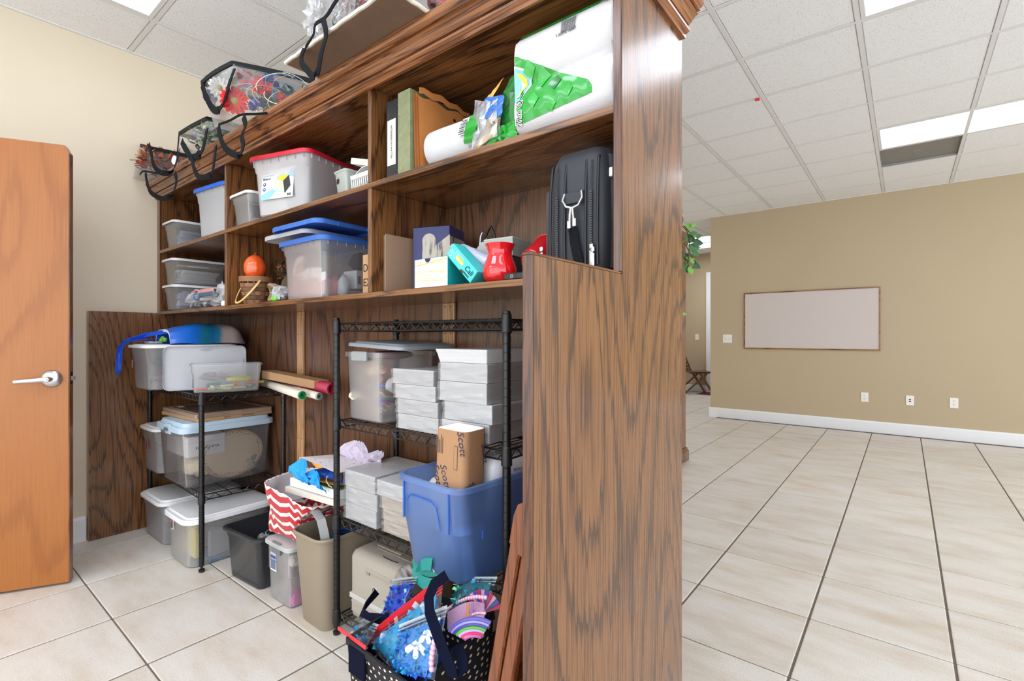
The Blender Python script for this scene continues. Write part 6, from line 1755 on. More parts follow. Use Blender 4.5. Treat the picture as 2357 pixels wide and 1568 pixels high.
for nm, fn, L1 in (('front_panel', side(TL, TF, BL, BF, .012, (0, -1, 0)), .30), ('end_panel', side(TF, TR, BF, BR, .010, (1, 0, 0)), .27), ('back_panel', side(TR, TB, BR, BB_, .01, (0, 1, 0)), .30), ('end_panel', side(TB, TL, BB_, BL, .01, (-1, 0, 0)), .27)):
    attr_grid(MB(), fn, 14, 12, lambda u, v, L1=L1: (u * L1 * .75 / .0185, v * .35 / .0185), nm, M_POLKA, PTt, smooth=True, sharp=180, solid=.003)
MB().quad(BL, BF, BR, BB_).build('base_panel', M_NAVYW, PTt, solid=.004)
rimp = [TL, TL.lerp(TF, .5) + Vector((0, -.006, 0)), TF, TF.lerp(TR, .5) + Vector((.006, 0, 0)), TR, TB, TL]
for a, b in ((TL, TF), (TF, TR), (TR, TB), (TB, TL)):
    MB().strap([a + Vector((0, 0, -.008)), a.lerp(b, .5) + Vector((0, 0, -.008)), b + Vector((0, 0, -.008))], .018, .006, wd=(0, 0, 1)).build('rim_binding', M_POLKA if False else plain('navy_canvas', (10, 12, 21), .7), PTt)
# handles: one loop dropping over the right-front rim, one flopped to the left
hA = [TF.lerp(TR, .28) + Vector((.004, 0, -.05)), TF.lerp(TR, .28) + Vector((.006, 0, .0)), Vector((-.955, .845, .43)), Vector((-1.0, .86, .52)), Vector((-1.015, .885, .575)), Vector((-.99, .93, .605)), Vector((-.94, .99, .585)), Vector((-.915, 1.02, .52)), Vector((-.908, 1.0, .40))]
MB().strap([AT(1028, 1325, y=.86), AT(1000, 1345, y=.845), AT(987, 1375, y=.835), AT(989, 1410, y=.82), AT(1005, 1455, y=.80), AT(1026, 1512, y=.79), AT(1042, 1548, y=.785), AT(1055, 1558, y=.79), AT(1066, 1545, y=.80), AT(1062, 1510, y=.82), AT(1048, 1488, y=.84)], .026, .003, wd=(1, .4, .25)).build('handle', M_NAVYW, PTt)
MB().strap([AT(868, 1362, y=.99), AT(845, 1390, y=.955), AT(832, 1412, y=.93), AT(845, 1424, y=.915), AT(870, 1426, y=.905), AT(890, 1432, y=.90)], .032, .003, wd=(.2, .5, 1)).build('handle', M_NAVYW, PTt)
MB().bbox(-1.205, .783, .26, -1.13, .790, .335, .002).build('side_pocket', M_NAVYW, PTt)
# contents: zip bags of shredded tinsel
M_ZIPB = frost('zip_bag_film', (238, 242, 250), .03, rough=.12, gloss=.3)
M_REDZ = plain('red_zip_strip', (224, 40, 52), .35)
M_WZ = frost('pale_zip_strip', (220, 236, 246), .6)
def pillow(p00, p10, p11, p01, thick, nrm):
    P_ = [Vector(p) for p in (p00, p10, p11, p01)]; nv_ = Vector(nrm).normalized()
    def mk(s_):
        def f(u, v):
            p = P_[0] * (1 - u) * (1 - v) + P_[1] * u * (1 - v) + P_[2] * u * v + P_[3] * (1 - u) * v
            b = (16 * u * (1 - u) * v * (1 - v)) ** .55
            w_ = .0035 * math.sin(17 * u + 5 * v) * math.sin(13 * v) * b
            return p + nv_ * s_ * (thick * b + w_)
        return f
    return mk
def zip_bag(label, cs, thick, nrm, zipc, fills, seed):
    t = wthing('zip_bag', label, 'zip bag', (Vector(cs[0]) + Vector(cs[2])) / 2)
    mk = pillow(*cs, thick, nrm)
    MB().grid(mk(1), 14, 14).grid(mk(-1), 14, 14, flip=True).build('film', M_ZIPB, t, smooth=True, sharp=180)
    if len(fills) and fills[0][2] > 150:
        def core(s_): return lambda u, v: (lambda a, b: (a + b) / 2 + (a - b) / 2 * s_ * .72)(mk(1)(.07 + .86 * u, .03 + .80 * v), mk(-1)(.07 + .86 * u, .03 + .80 * v))
        MB().grid(core(1), 10, 10).grid(core(-1), 10, 10, flip=True).build('packed_shreds', fills[0][1][0], t)
    P_ = [Vector(p) for p in cs]
    nn = Vector(nrm).normalized()
    for k in range(3):
        off = (P_[2] - P_[1]).normalized() * (-.002 - .010 * k)
        MB().strap([P_[3] + off + nn * .002, (P_[3] + P_[2]) / 2 + off + nn * .005, P_[2] + off + nn * .002], .008 if k == 0 else .003, .0015, wd=tuple(P_[2] - P_[1])).build('zip_strip', zipc, t)
    q = random.Random(seed)
    for (nm, cols_, n, size) in fills:
        mb = MB()
        for k in range(n):
            u, v = q.uniform(.10, .90), q.uniform(.06, .82)
            s_ = q.uniform(-.75, .75)
            p = mk(1)(u, v) * (1 + s_) / 2 + mk(-1)(u, v) * (1 - s_) / 2
            d_ = Vector((q.gauss(0, 1), q.gauss(0, 1), q.gauss(0, 1))).normalized() * size * q.uniform(.5, 1.3)
            e_ = d_.cross(Vector((q.gauss(0, 1), q.gauss(0, 1), q.gauss(0, 1)))).normalized() * size * q.uniform(.10, .22)
            mb.m(q.randrange(len(cols_)))
            mb.add([p - d_ * .5 - e_, p + d_ * .5 - e_ * .6, p + d_ * .5 + e_, p - d_ * .5 + e_], [(0, 1, 2, 3)])
        mb.build(nm, cols_, t, kind='stuff')
    return t, mk
M_ROY = plain('royal_blue_shred', (14, 64, 200), .4); M_SKY = plain('sky_blue_shred', (30, 140, 220), .4); M_AQ = plain('aqua_glint', (80, 220, 200), .25, coat=.5); M_MIN = plain('mint_glint', (130, 240, 170), .25, coat=.5)
M_DKT = plain('dark_teal_shred', (18, 100, 110), .4); M_SIL = plain('silver_glint', (220, 230, 240), .15, metal=.6); M_CY = plain('cyan_film', (40, 160, 210), .3)
zb1, mk1 = zip_bag('zip bag of royal blue shreds leaning at the back left of the polka-dot tote', [AT(868, 1448, y=.93), AT(925, 1420, y=.92), AT(962, 1328, y=1.02), AT(905, 1335, y=1.06)], .035, (.45, -.75, .45), M_WZ, [('blue_shreds', [M_ROY, M_ROY, M_SKY], 700, .024), ('green_glints', [M_AQ, M_MIN], 70, .018)], 3)
MB().grid(lambda u, v: AT(905, 1338, y=1.06) * (1 - u) + AT(938, 1284, y=1.10) * u * (1 - v) + AT(962, 1330, y=1.03) * u * v + Vector((0, 0, .01 * math.sin(5 * u))), 6, 6).build('film_peak', frost('stiff_clear_film', (244, 244, 248), .12, rough=.08), zb1)
zb2, mk2 = zip_bag('zip bag with a bold red zip strip across the middle of the polka-dot tote', [AT(905, 1545, y=.825), AT(1010, 1440, y=.865), AT(1020, 1345, y=.93), AT(838, 1475, y=.86)], .028, (.35, -.8, .5), M_REDZ, [('aqua_strips', [M_CY, M_SKY, M_WZ], 160, .045), ('silver_glints', [M_SIL], 40, .03)], 5)
MB().strap([AT(836, 1478, y=.852), AT(905, 1420, y=.878), AT(980, 1362, y=.908), AT(1026, 1334, y=.925)], .016, .002, wd=(.2, -.2, 1)).build('wide_red_strip', M_REDZ, zb2)
zb3, mk3 = zip_bag('big front zip bag of sky blue and aqua shreds with white paper trees', [AT(900, 1545, y=.81), AT(1000, 1566, y=.80), AT(1030, 1395, y=.86), AT(920, 1440, y=.85)], .032, (.4, -.85, .35), M_WZ, [('blue_shreds', [M_SKY, M_ROY, M_CY, M_SKY], 700, .026), ('green_glints', [M_AQ, M_MIN, M_SIL], 170, .018)], 7)
zb4, mk4 = zip_bag('zip bag of dark teal tinsel at the back right of the polka-dot tote', [AT(1035, 1430, y=.95), AT(1120, 1400, y=.97), AT(1145, 1330, y=1.04), AT(1050, 1330, y=1.06)], .030, (.3, -.8, .5), M_WZ, [('teal_shreds', [M_DKT, M_CY, M_DKT], 240, .03), ('green_glints', [M_MIN, M_AQ], 60, .03)], 9)
zb5, mk5 = zip_bag('empty zip bag with red edge drooping over the left rim of the polka-dot tote', [AT(800, 1472, y=.80), AT(838, 1498, y=.792), AT(872, 1440, y=.87), AT(835, 1425, y=.90)], .012, (.2, -.9, .4), M_WZ, [('aqua_strips', [M_CY, M_WZ], 30, .03)], 11)
MB().strap([AT(778, 1446, y=.80), AT(812, 1470, y=.793), AT(842, 1492, y=.788)], .010, .0015, wd=(0, .2, 1)).build('red_edge', M_REDZ, zb5)
MB().grid(lambda u, v: AT(775, 1446, y=.80) * (1 - u) * (1 - v) + AT(842, 1494, y=.79) * u * (1 - v) + AT(872, 1440, y=.87) * u * v + AT(825, 1418, y=.90) * (1 - u) * v + Vector((0, 0, .012 * math.sin(PI * u) * math.sin(PI * v))), 6, 6).build('film_corner', M_ZIPB, zb5)
# white paper trees (three-pronged shapes) behind the front film
for k, (px, py, sc_, rz_) in enumerate(((958, 1498, 1.0, 0), (985, 1468, .8, 25))):
    t = wthing('paper_cutout', ['white paper arrow-tree cutout in the front zip bag', 'second white paper cutout, tilted, higher in the front zip bag'][k], 'cutout', AT(px, py, y=.805))
    MT = frame_of(AT(px, py, y=.800 + .01 * k), (.86, .36, .0), (.42, -.85, .3)) @ RZ(rz_)
    for a in (-90, -30 - 10, -150 + 10):
        L_ = .036 * sc_; w_ = .0075 * sc_
        Mx = MT @ T(0, .018 * sc_, 0) @ RZ(a)
        poly = [(0, -w_ * .8), (L_ - w_, -w_)] + [(L_ - w_ + w_ * math.cos(R(b)), w_ * math.sin(R(b))) for b in range(-80, 90, 20)] + [(L_ - w_, w_), (0, w_ * .8)]
        MB().prism(poly, 0, .0012, M=Mx).build('paper_arm', plain('frosted_paper', (214, 230, 246), .5), t)
    words('UPDAY', .006, MT @ T(-.012 * sc_, .012 * sc_, .0022) @ RZ(-20), plain('blue_grey_ink', (70, 90, 150), .5), t)
# pink bead strings and rainbow band
M_PRL = plain('pink_pearl', (226, 178, 206), .15, coat=.8)
def beads(label, pts, n, r_):
    t = wthing('bead_string', label, 'bead string', pts[0])
    P_ = [Vector(p) for p in pts]
    lens = [0]
    for a, b in zip(P_, P_[1:]): lens.append(lens[-1] + (b - a).length)
    base = MB().loft([circ(max(1e-4, r_ * math.sin(PI * j / 8)), -r_ * math.cos(PI * j / 8), 12) for j in range(9)])
    first = None
    for k in range(n):
        s_ = lens[-1] * k / (n - 1); i = 0
        while i < len(P_) - 2 and lens[i + 1] < s_: i += 1
        p = P_[i].lerp(P_[i + 1], (s_ - lens[i]) / max(1e-6, lens[i + 1] - lens[i]))
        if first is None:
            first = MB(); first.v = list(base.v); first.f = base.f; first.mi = base.mi
            o = first.build('bead', M_PRL, None, smooth=True, sharp=180); o.parent = t; first = o
        else:
            o = first.copy(); col.objects.link(o); o.parent = t
        o.location = p - P_[0]
arc = [AT(x, y, y=.90 + .0009 * (1140 - x)) for x, y in ((1010, 1440), (1018, 1420), (1032, 1402), (1052, 1388), (1075, 1378), (1098, 1374), (1118, 1376))]
beads('upper string of pink pearl beads curving behind the rainbow band', arc, 22, .0055)
arc = [AT(x, y, y=.86 + .0009 * (1140 - x)) for x, y in ((1068, 1425), (1080, 1418), (1098, 1412), (1116, 1412))]
beads('short string of small pink pearl beads under the upper one', arc, 12, .004)
arc = [AT(x, y, y=.795) for x, y in ((1000, 1478), (996, 1500), (993, 1522), (994, 1540))]
beads('string of pink pearl beads hanging beside the front zip bag', arc, 6, .0075)
t = wthing('pink_card', 'glittery pink card under the upper bead string', 'card', AT(1080, 1410, y=.93))
MB().grid(lambda u, v: AT(1030 + 85 * u, 1450 - 40 * v - 25 * math.sin(PI * u * .7), y=.91 + .04 * v), 8, 5).build('card_sheet', plain('pink_glitter', (196, 150, 184), .4, noise=.25, nscale=120), t, solid=.001)
for k, (x0, x1) in enumerate(((1072, 1079), (1082, 1088))):
    MB().grid(lambda u, v: AT(x0 + (x1 - x0) * u + 2 * v, 1420 - 32 * v, y=.905 + .02 * v), 2, 4).build('fabric_tab', plain(['orange_tab', 'violet_tab'][k], [(200, 130, 90), (140, 110, 170)][k], .6), t, solid=.001)
RBW = wthing('rainbow_band', 'rainbow striped headband resting on the tote rim', 'headband', AT(1050, 1455, y=.86))
for k, c in enumerate(((92, 84, 170), (150, 140, 200), (60, 70, 150), (90, 170, 50), (176, 168, 206), (220, 40, 110), (196, 110, 170))):
    cc_ = AT(1095, 1490, y=.84)
    pts = []
    for i in range(14):
        a = R(150 - 95 * i / 13)
        p = AT(1092 + (66 - 6.5 * k) * math.cos(a) * 1.0, 1482 - (58 - 6.5 * k) * math.sin(a), y=.845 + .004 * i * .6)
        pts.append(p)
    MB().tube(pts, .0046, 7).build('stripe', plain('rainbow_%d' % k, c, .35), RBW, smooth=True)
SPK = wthing('striped_fan', 'red and blue striped fan at the right of the polka-dot tote', 'fan', AT(1125, 1400, y=.95))
for k in range(10):
    a0, a1 = R(20 + 13 * k), R(31 + 13 * k)
    c0 = AT(1112, 1412, y=.97)
    f_ = lambda r_, a: c0 + Vector((.050 * r_ * math.cos(a), .02 * r_ * math.cos(a), .062 * r_ * math.sin(a)))
    MB().add([f_(.15, a0), f_(1, a0), f_(1, a1), f_(.15, a1)], [(0, 1, 2, 3)]).build('fan_blade', plain('fan_%d' % (k % 3), [(200, 40, 90), (70, 80, 170), (210, 160, 200)][k % 3], .3, coat=.4), SPK, solid=.0015)
# teal ribbon coil behind
TR_ = wthing('ribbon_coil', 'wide teal ribbon coiled behind the blue shreds', 'ribbon', AT(985, 1310, y=1.04))
pts = [AT(985 + (34 - 1.1 * i) * math.cos(R(180 - 24 * i)), 1300 + 3 - (14 - .4 * i) * math.sin(R(180 - 24 * i)), y=1.045 - .0016 * i) for i in range(22)]
MB().strap(pts, .040, .0015, wd=(0, .2, 1)).build('ribbon_turns', plain('teal_ribbon', (20, 140, 132), .5), TR_, smooth=True, sharp=60)
MB().strap([AT(955, 1305, y=1.03), AT(958, 1328, y=1.02), AT(975, 1342, y=1.01), AT(1000, 1348, y=1.01)], .034, .0015, wd=(0, .3, 1)).build('ribbon_tail', plain('teal_ribbon', (20, 140, 132), .5), TR_, smooth=True)
MB().tube([AT(992, 1298, y=1.03), AT(1000, 1318, y=1.02)], .0022, 6).build('white_twist', M_PAPER, TR_)
lump('tote_filling', 'blue tissue filling the lower part of the polka-dot tote', 'tissue paper', (-1.075, .925, .02), (.105, .09, .15), M_TISD, 15, .15)

# ------------------------------------------------------------------ folded wooden chair leaning on the end panel
FC = wthing('folding_chair', 'folded wooden chair leaning against the inside of the near end panel', 'folding chair', (-.80, .95, 0))
M_TEAK = oak('warm_teak', 'Z', light=(132, 73, 37), mid=(120, 63, 31), dark=(86, 44, 22), freq=8, seed=9, rough=.38)
ang = math.atan2(.245, .80)     # lean
MC = T(-.796, .84, .012) @ Matrix.Rotation(.198, 4, 'Y')
def rail(nm, x0, x1, y0, y1, L_, z0=0): return MB(MC).bbox(x0, y0, z0, x1, y1, L_, .004).build(nm, M_TEAK, FC)
for y0 in (0, .20):
    rail('front_leg', -.026, .004, y0, y0 + .024, .745)
    rail('rear_leg', .008, .040, y0, y0 + .024, .735)
    hp_ = [(-.026, .735), (-.026, .80), (-.020, .826), (-.004, .838), (.044, .838), (.044, .742)] + [(.044 - .07 * k / 6, .742 + .0 - .022 * math.sin(PI * k / 6)) for k in range(1, 6)]
    MB(MC).loft([[(x, y0 - .001, z) for x, z in hp_], [(x, y0 + .026, z) for x, z in hp_]]).build('shoulder_block', M_TEAK, FC)
    pv = MB(MC); pv.lathe([(.007, 0), (.007, .0008), (.0055, .0012), (.0055, .0004)], 18, M=MC @ T(.0, y0 - .0008, .785) @ RX(90) if False else T(.0, y0 - .0008, .785) @ RX(90))
    pv.build('pivot_plug', plain('teak_plug', (150, 92, 56), .4), FC)
for k, z in enumerate((.10, .34, .40, .46, .52, .72)):
    rail('slat', .012, .028, .024, .20, z + .045, z)
rail('seat_frame', .046, .066, .028, .045, .60, .16)
rail('seat_frame', .046, .066, .180, .197, .60, .16)
for k in range(5): rail('seat_slat', .066, .076, .028, .197, .22 + .08 * k + .06, .22 + .08 * k)
# ------------------------------------------------------------------ things on top of the cabinet
ZTOP = 2.1072          # top of the cover board
ZCR = 2.1532           # top of the crown
M_VINYL = frost('clear_vinyl', (244, 244, 246), .05, rough=.2, gloss=.2)
M_PIPE = plain('black_piping', (11, 12, 15), .7, spec=.3)
def flower(parent, c, nrm, r_, kind, m_, mc, seed):
    q = random.Random(seed)
    M_ = frame_of(c, Vector(nrm).cross(Vector((.3, .1, 1))), nrm)
    mb = MB()
    if kind == 'daisy':
        for lay, (n, rr2, lift) in enumerate(((15, 1.0, .10), (12, .78, .22))):
            for k in range(n):
                a = 2 * PI * (k + .5 * lay) / n + q.uniform(-.06, .06); w_ = .17 * rr2
                pts = [(.12, 0, 0), (.45, w_, lift * .5), (.85, w_ * .9, lift + q.uniform(-.05, .05)), (1.0, 0, lift * .8), (.85, -w_ * .9, lift), (.45, -w_, lift * .5)]
                mb.add([M_ @ Vector((r_ * rr2 * (x * math.cos(a) - y * math.sin(a)), r_ * rr2 * (x * math.sin(a) + y * math.cos(a)), r_ * z)) for x, y, z in pts], [(0, 1, 2, 3, 4, 5)])
    else:
        for k in range(44):
            a = q.uniform(0, 2 * PI); e = q.uniform(.05, 1.0); rr2 = r_ * (.55 + .45 * e)
            t_ = Vector((math.cos(a) * math.sin(e * 1.5), math.sin(a) * math.sin(e * 1.5), math.cos(e * 1.5) * .75))
            s_ = t_.cross(Vector((q.uniform(-1, 1), q.uniform(-1, 1), .3))).normalized() * r_ * .28
            o = t_ * rr2
            z = [q.uniform(-.08, .08) * r_ for _ in range(4)]
            mb.add([M_ @ (t_ * r_ * .15), M_ @ (o * .7 - s_ + Vector((0, 0, z[0]))), M_ @ (o - s_ * .6 + Vector((0, 0, z[1]))), M_ @ (o * .94), M_ @ (o + s_ * .6 + Vector((0, 0, z[2]))), M_ @ (o * .7 + s_)], [(0, 1, 2, 3, 4, 5)])
    fl = mb.build('petals', m_, parent)
    if kind == 'daisy':
        MB().lathe([(r_ * .24, 0), (r_ * .26, r_ * .06), (r_ * .16, r_ * .16), (.0001, r_ * .19)], 14, M=M_).build('flower_centre', mc, parent, smooth=True)
    return fl
M_FRED = plain('silk_red', (222, 34, 38), .7); M_FWH = plain('silk_white', (240, 238, 232), .7); M_FBL = plain('silk_blue', (30, 70, 170), .7); M_FCEN = plain('flower_centre_tan', (186, 164, 104), .8)
M_LFG = [plain('silk_leaf_green', (40, 78, 44), .6), plain('silk_leaf_dark', (26, 52, 34), .6)]
def vinyl_bag(name, label, corners_b, corners_t, loc, pipe_edges=(0, 1, 2, 3), bulge=.02, vert=()):
    """zipped clear storage bag from four bottom and four top corners"""
    t = wthing(name, label, 'storage bag', loc)
    B_ = [Vector(p) for p in corners_b]; T_ = [Vector(p) for p in corners_t]
    cen = sum(B_ + T_, Vector()) / 8
    mb = MB()
    for k in range(4):
        a, b, c, d = B_[k], B_[(k + 1) % 4], T_[(k + 1) % 4], T_[k]
        nr = (b - a).cross(d - a).normalized()
        mb.grid(lambda u, v: (a * (1 - u) + b * u) * (1 - v) + (d * (1 - u) + c * u) * v + nr * (bulge * math.sin(PI * u) * math.sin(PI * v) + .004 * math.sin(23 * u + 7 * v) * math.sin(PI * v) * math.sin(PI * u)), 12, 8)
    mb.grid(lambda u, v: (T_[0] * (1 - u) + T_[1] * u) * (1 - v) + (T_[3] * (1 - u) + T_[2] * u) * v + Vector((0, 0, bulge * math.sin(PI * u) * math.sin(PI * v))), 8, 8)
    mb.grid(lambda u, v: (B_[0] * (1 - u) + B_[1] * u) * (1 - v) + (B_[3] * (1 - u) + B_[2] * u) * v, 4, 4, flip=True)
    mb.build('vinyl_shell', M_VINYL, t, smooth=True, sharp=180)
    for k in pipe_edges:
        a, b = T_[k], T_[(k + 1) % 4]
        nn = Vector((0, 0, 1))
        out = ((a + b) / 2 - cen); out.z = 0; out = out.normalized() * bulge * .4
        MB().strap([a, a.lerp(b, .25) + out * .7, a.lerp(b, .5) + out, a.lerp(b, .75) + out * .7, b], .020, .007, wd=(0, 0, 1)).build('zip_piping', M_PIPE, t, smooth=True)
    for k in vert:
        MB().tube([B_[k], B_[k].lerp(T_[k], .5), T_[k]], .0035, 6).build('corner_piping', M_PIPE, t, smooth=True)
    return t
def px_strap(parent, pts, w=.028, wd=(1, .2, 0), name='strap'):
    P_ = [AT(px, py, y=y) for px, py, y in pts]
    # smooth the path
    Q = []
    for i in range(len(P_) - 1):
        p0, p1, p2, p3 = P_[max(i - 1, 0)], P_[i], P_[i + 1], P_[min(i + 2, len(P_) - 1)]
        for k in range(4):
            s_ = k / 4
            Q.append(.5 * ((2 * p1) + (p2 - p0) * s_ + (2 * p0 - 5 * p1 + 4 * p2 - p3) * s_ ** 2 + (3 * p1 - p0 - 3 * p2 + p3) * s_ ** 3))
    Q.append(P_[-1])
    return MB().strap(Q, w, .003, wd=wd).build(name, M_STRAP, parent, smooth=True, sharp=50)
# leftmost bag: autumn wreath
VB1 = vinyl_bag('wreath_bag', 'clear zip bag of autumn leaves at the wall end of the cabinet top', [(-3.715, .915, 2.156), (-3.54, .93, 2.156), (-3.50, 1.40, 2.156), (-3.715, 1.40, 2.156)], [(-3.715, .955, 2.375), (-3.56, .955, 2.325), (-3.52, 1.38, 2.33), (-3.715, 1.38, 2.38)], (-3.62, 1.17, ZTOP), bulge=.012)
px_strap(VB1, [(342, 333, .935), (348, 352, .925), (352, 375, .915), (362, 392, .91), (382, 399, .91), (400, 388, .925), (409, 362, .95), (412, 345, .97)], .030, (1, 0, .2))
px_strap(VB1, [(322, 402, .91), (330, 394, .905), (350, 397, .905), (375, 401, .905)], .010, (0, 0, 1), 'bottom_piping')
px_strap(VB1, [(335, 398, .905), (338, 418, .90), (345, 440, .895), (358, 451, .893), (375, 457, .893), (393, 450, .90), (403, 432, .91), (406, 412, .915), (402, 398, .915)], .026, (1, 0, .3))
leaf_cloud('autumn_wreath', 'bundle of orange and brown autumn leaves in the wall-end bag', (-3.60, 1.08, 2.258), (.055, .16, .06), 480, [plain('autumn_orange', (196, 84, 40), .7), plain('autumn_brown', (110, 74, 48), .8), plain('autumn_tan', (176, 138, 96), .8), plain('autumn_rust', (150, 52, 34), .7)], .05, 21, 'wreath')
tg = MB(); q = random.Random(8)
for k in range(40):
    p = Vector((-3.60 + q.uniform(-.06, .06), 1.05 + q.uniform(-.1, .2), 2.20 + q.uniform(-.03, .05)))
    d_ = Vector((q.uniform(-.3, .3), -q.uniform(.3, 1), q.uniform(-.4, .5))) * .12
    tg.tube([p, p + d_ * .5 + Vector((0, 0, .01)), p + d_], .0018, 4)
tag(tg.build('dry_twigs', plain('dry_twig', (92, 70, 54), .9), kind='stuff'), 'dry twigs among the autumn leaves in the wall-end bag', 'twigs')
gh = MB().loft([[(.014 * math.cos(a), .004 * d_, .024 * math.sin(a) * (1 + .3 * math.sin(a))) for a in [2 * PI * k / 14 for k in range(14)]] for d_ in (-1, 1)], M=T(*AT(402, 372, y=.945)) @ RZ(65))
tag(gh.build('white_pick', M_FWH, smooth=True, sharp=40), 'small white leaf-shaped pick in the autumn leaves bag', 'ornament')
# second bag: pale greenery
VB2 = vinyl_bag('wreath_bag', 'clear zip bag of pale greenery, second from the wall on the cabinet top', [(-2.98, .925, 2.156), (-2.56, .945, 2.156), (-2.56, 1.40, 2.156), (-2.98, 1.40, 2.156)], [(-3.02, .945, 2.265), (-2.66, .95, 2.25), (-2.62, 1.36, 2.26), (-3.0, 1.36, 2.27)], (-2.80, 1.17, ZTOP), bulge=.012, vert=(0,))
px_strap(VB2, [(476, 298, .935), (472, 320, .925), (466, 345, .92), (455, 358, .918), (440, 363, .918), (432, 350, .92), (424, 338, .925), (418, 325, .93)], .034, (1, 0, .2))
px_strap(VB2, [(441, 362, .916), (446, 385, .905), (455, 405, .90), (470, 408, .90), (487, 400, .902), (493, 370, .91), (497, 335, .92)], .026, (1, 0, .3))
leaf_cloud('greenery_wreath', 'pale and dark green artificial leaves in the second bag', (-2.80, 1.07, 2.212), (.19, .14, .034), 520, [plain('pale_mint', (196, 214, 190), .6), plain('leaf_mid', (96, 140, 82), .6), plain('leaf_deep', (42, 78, 44), .6), plain('lilac_bud', (150, 136, 176), .6)], .04, 22, 'wreath')
# third, large bag: red, white and blue flowers
VB3 = vinyl_bag('wreath_bag', 'large clear zip bag of red, white and blue silk flowers', [(-2.50, .925, 2.158), (-1.99, 1.02, 2.156), (-1.97, 1.41, 2.158), (-2.48, 1.41, 2.158)], [(-2.60, .905, 2.385), (-2.36, .945, 2.415), (-2.06, 1.24, 2.335), (-2.44, 1.36, 2.36)], (-2.28, 1.17, ZTOP), bulge=.030, vert=())
px_strap(VB3, [(540, 158, .935), (530, 185, .925), (521, 215, .918), (512, 240, .912), (500, 255, .91), (487, 247, .91), (474, 222, .905), (465, 195, .903)], .034, (1, 0, .2))
px_strap(VB3, [(503, 287, .922), (530, 277, .93), (556, 264, .95), (600, 262, .97), (640, 255, 1.02), (672, 241, 1.052)], .010, (0, 0, 1), 'bottom_piping')
px_strap(VB3, [(560, 268, .95), (565, 290, .935), (556, 312, .925), (560, 335, .92), (552, 356, .915), (540, 356, .915), (522, 345, .915), (512, 330, .915), (505, 305, .918), (503, 290, .92)], .030, (1, 0, .3))
FW = wthing('flower_arrangement', 'arrangement of red, white and blue silk flowers in the large clear bag', 'flowers', (-2.25, 1.15, ZTOP + .002))
cam_dir = Vector((.85, -.40, -.25))
specs = [((506, 202), .95, .050, 'daisy', M_FWH), ((540, 232), .955, .062, 'daisy', M_FRED), ((601, 201), 1.03, .052, 'puff', M_FRED), ((620, 190), 1.10, .050, 'puff', M_FBL), ((655, 232), 1.075, .040, 'puff', M_FRED), ((560, 178), 1.04, .045, 'puff', M_FRED), ((488, 225), .96, .04, 'puff', M_FBL), ((590, 245), 1.02, .035, 'puff', M_FBL)]
for k, ((fx_, fy_), yy, r_, kd_, m_) in enumerate(specs):
    flower(FW, AT(fx_, fy_, y=yy), cam_dir + Vector((0, 0, .2 * (k % 3 - 1))), r_, kd_, m_, M_FCEN, 100 + k)
leaf_cloud('foliage', None, (-2.24, 1.15, 2.245), (.16, .12, .05), 260, M_LFG, .055, 33, parent=FW)
q = random.Random(77)
for nm, c, n in (('blue_curl', (40, 130, 190), 9), ('white_curl', (232, 226, 210), 12), ('tan_curl', (206, 160, 110), 6)):
    cu = MB()
    for k in range(n):
        p = AT(610 + q.uniform(-60, 70), 215 + q.uniform(-25, 25), y=1.03 + q.uniform(-.03, .08))
        a0 = q.uniform(0, 6); R0 = q.uniform(.03, .075)
        uu = Vector((.4, .9, q.uniform(-.3, .3))).normalized(); vv_ = Vector((q.uniform(-.3, .3), 0, 1)).normalized()
        cu.tube([p + uu * R0 * math.cos(a0 + i * .28) * (1 + .03 * i) + vv_ * R0 * .7 * math.sin(a0 + i * .28) for i in range(12)], .0013, 4)
    cu.build(nm, plain(nm, c, .4), FW, kind='stuff')
# ceiling tile lying flat, overhanging
CTs = thing('spare_ceiling_tile', 'spare ceiling tile lying brown side down across the cabinet top', 'ceiling tile', (-1.418, 1.165, ZCR + .0016), rot=(0, 0, R(-.5)))
MB().bbox(-.30, -.30, 0, .30, .30, .010, .003).build('core_board', plain('brown_fibre_back', (116, 92, 74), .9, noise=.18, nscale=18), CTs)
MB().loft([ring(.588, .588, .006, .0102, n=2), ring(.590, .590, .006, .0125, n=2), ring(.574, .574, .006, .014, n=2), ring(.574, .574, .006, .022, n=2)]).build('face_layer', plain('white_tile_face', (230, 226, 216), .85, noise=.08, nscale=70), CTs)
rg = MB(); q = random.Random(5)
for (x0, y0, x1, y1) in ((-.302, -.302, .302, -.302), (.302, -.302, .302, .302), (-.302, -.302, -.302, .302)):
    a, b = Vector((x0, y0, .006)), Vector((x1, y1, .006))
    rg.tube([a.lerp(b, i / 24) + Vector((q.uniform(-.0015, .0015), q.uniform(-.0015, .0015), q.uniform(-.001, .001))) for i in range(25)], .0058, 6)
rg.build('chipped_edge', plain('chalky_edge', (224, 216, 200), .9, noise=.1, nscale=60), CTs, kind='stuff')
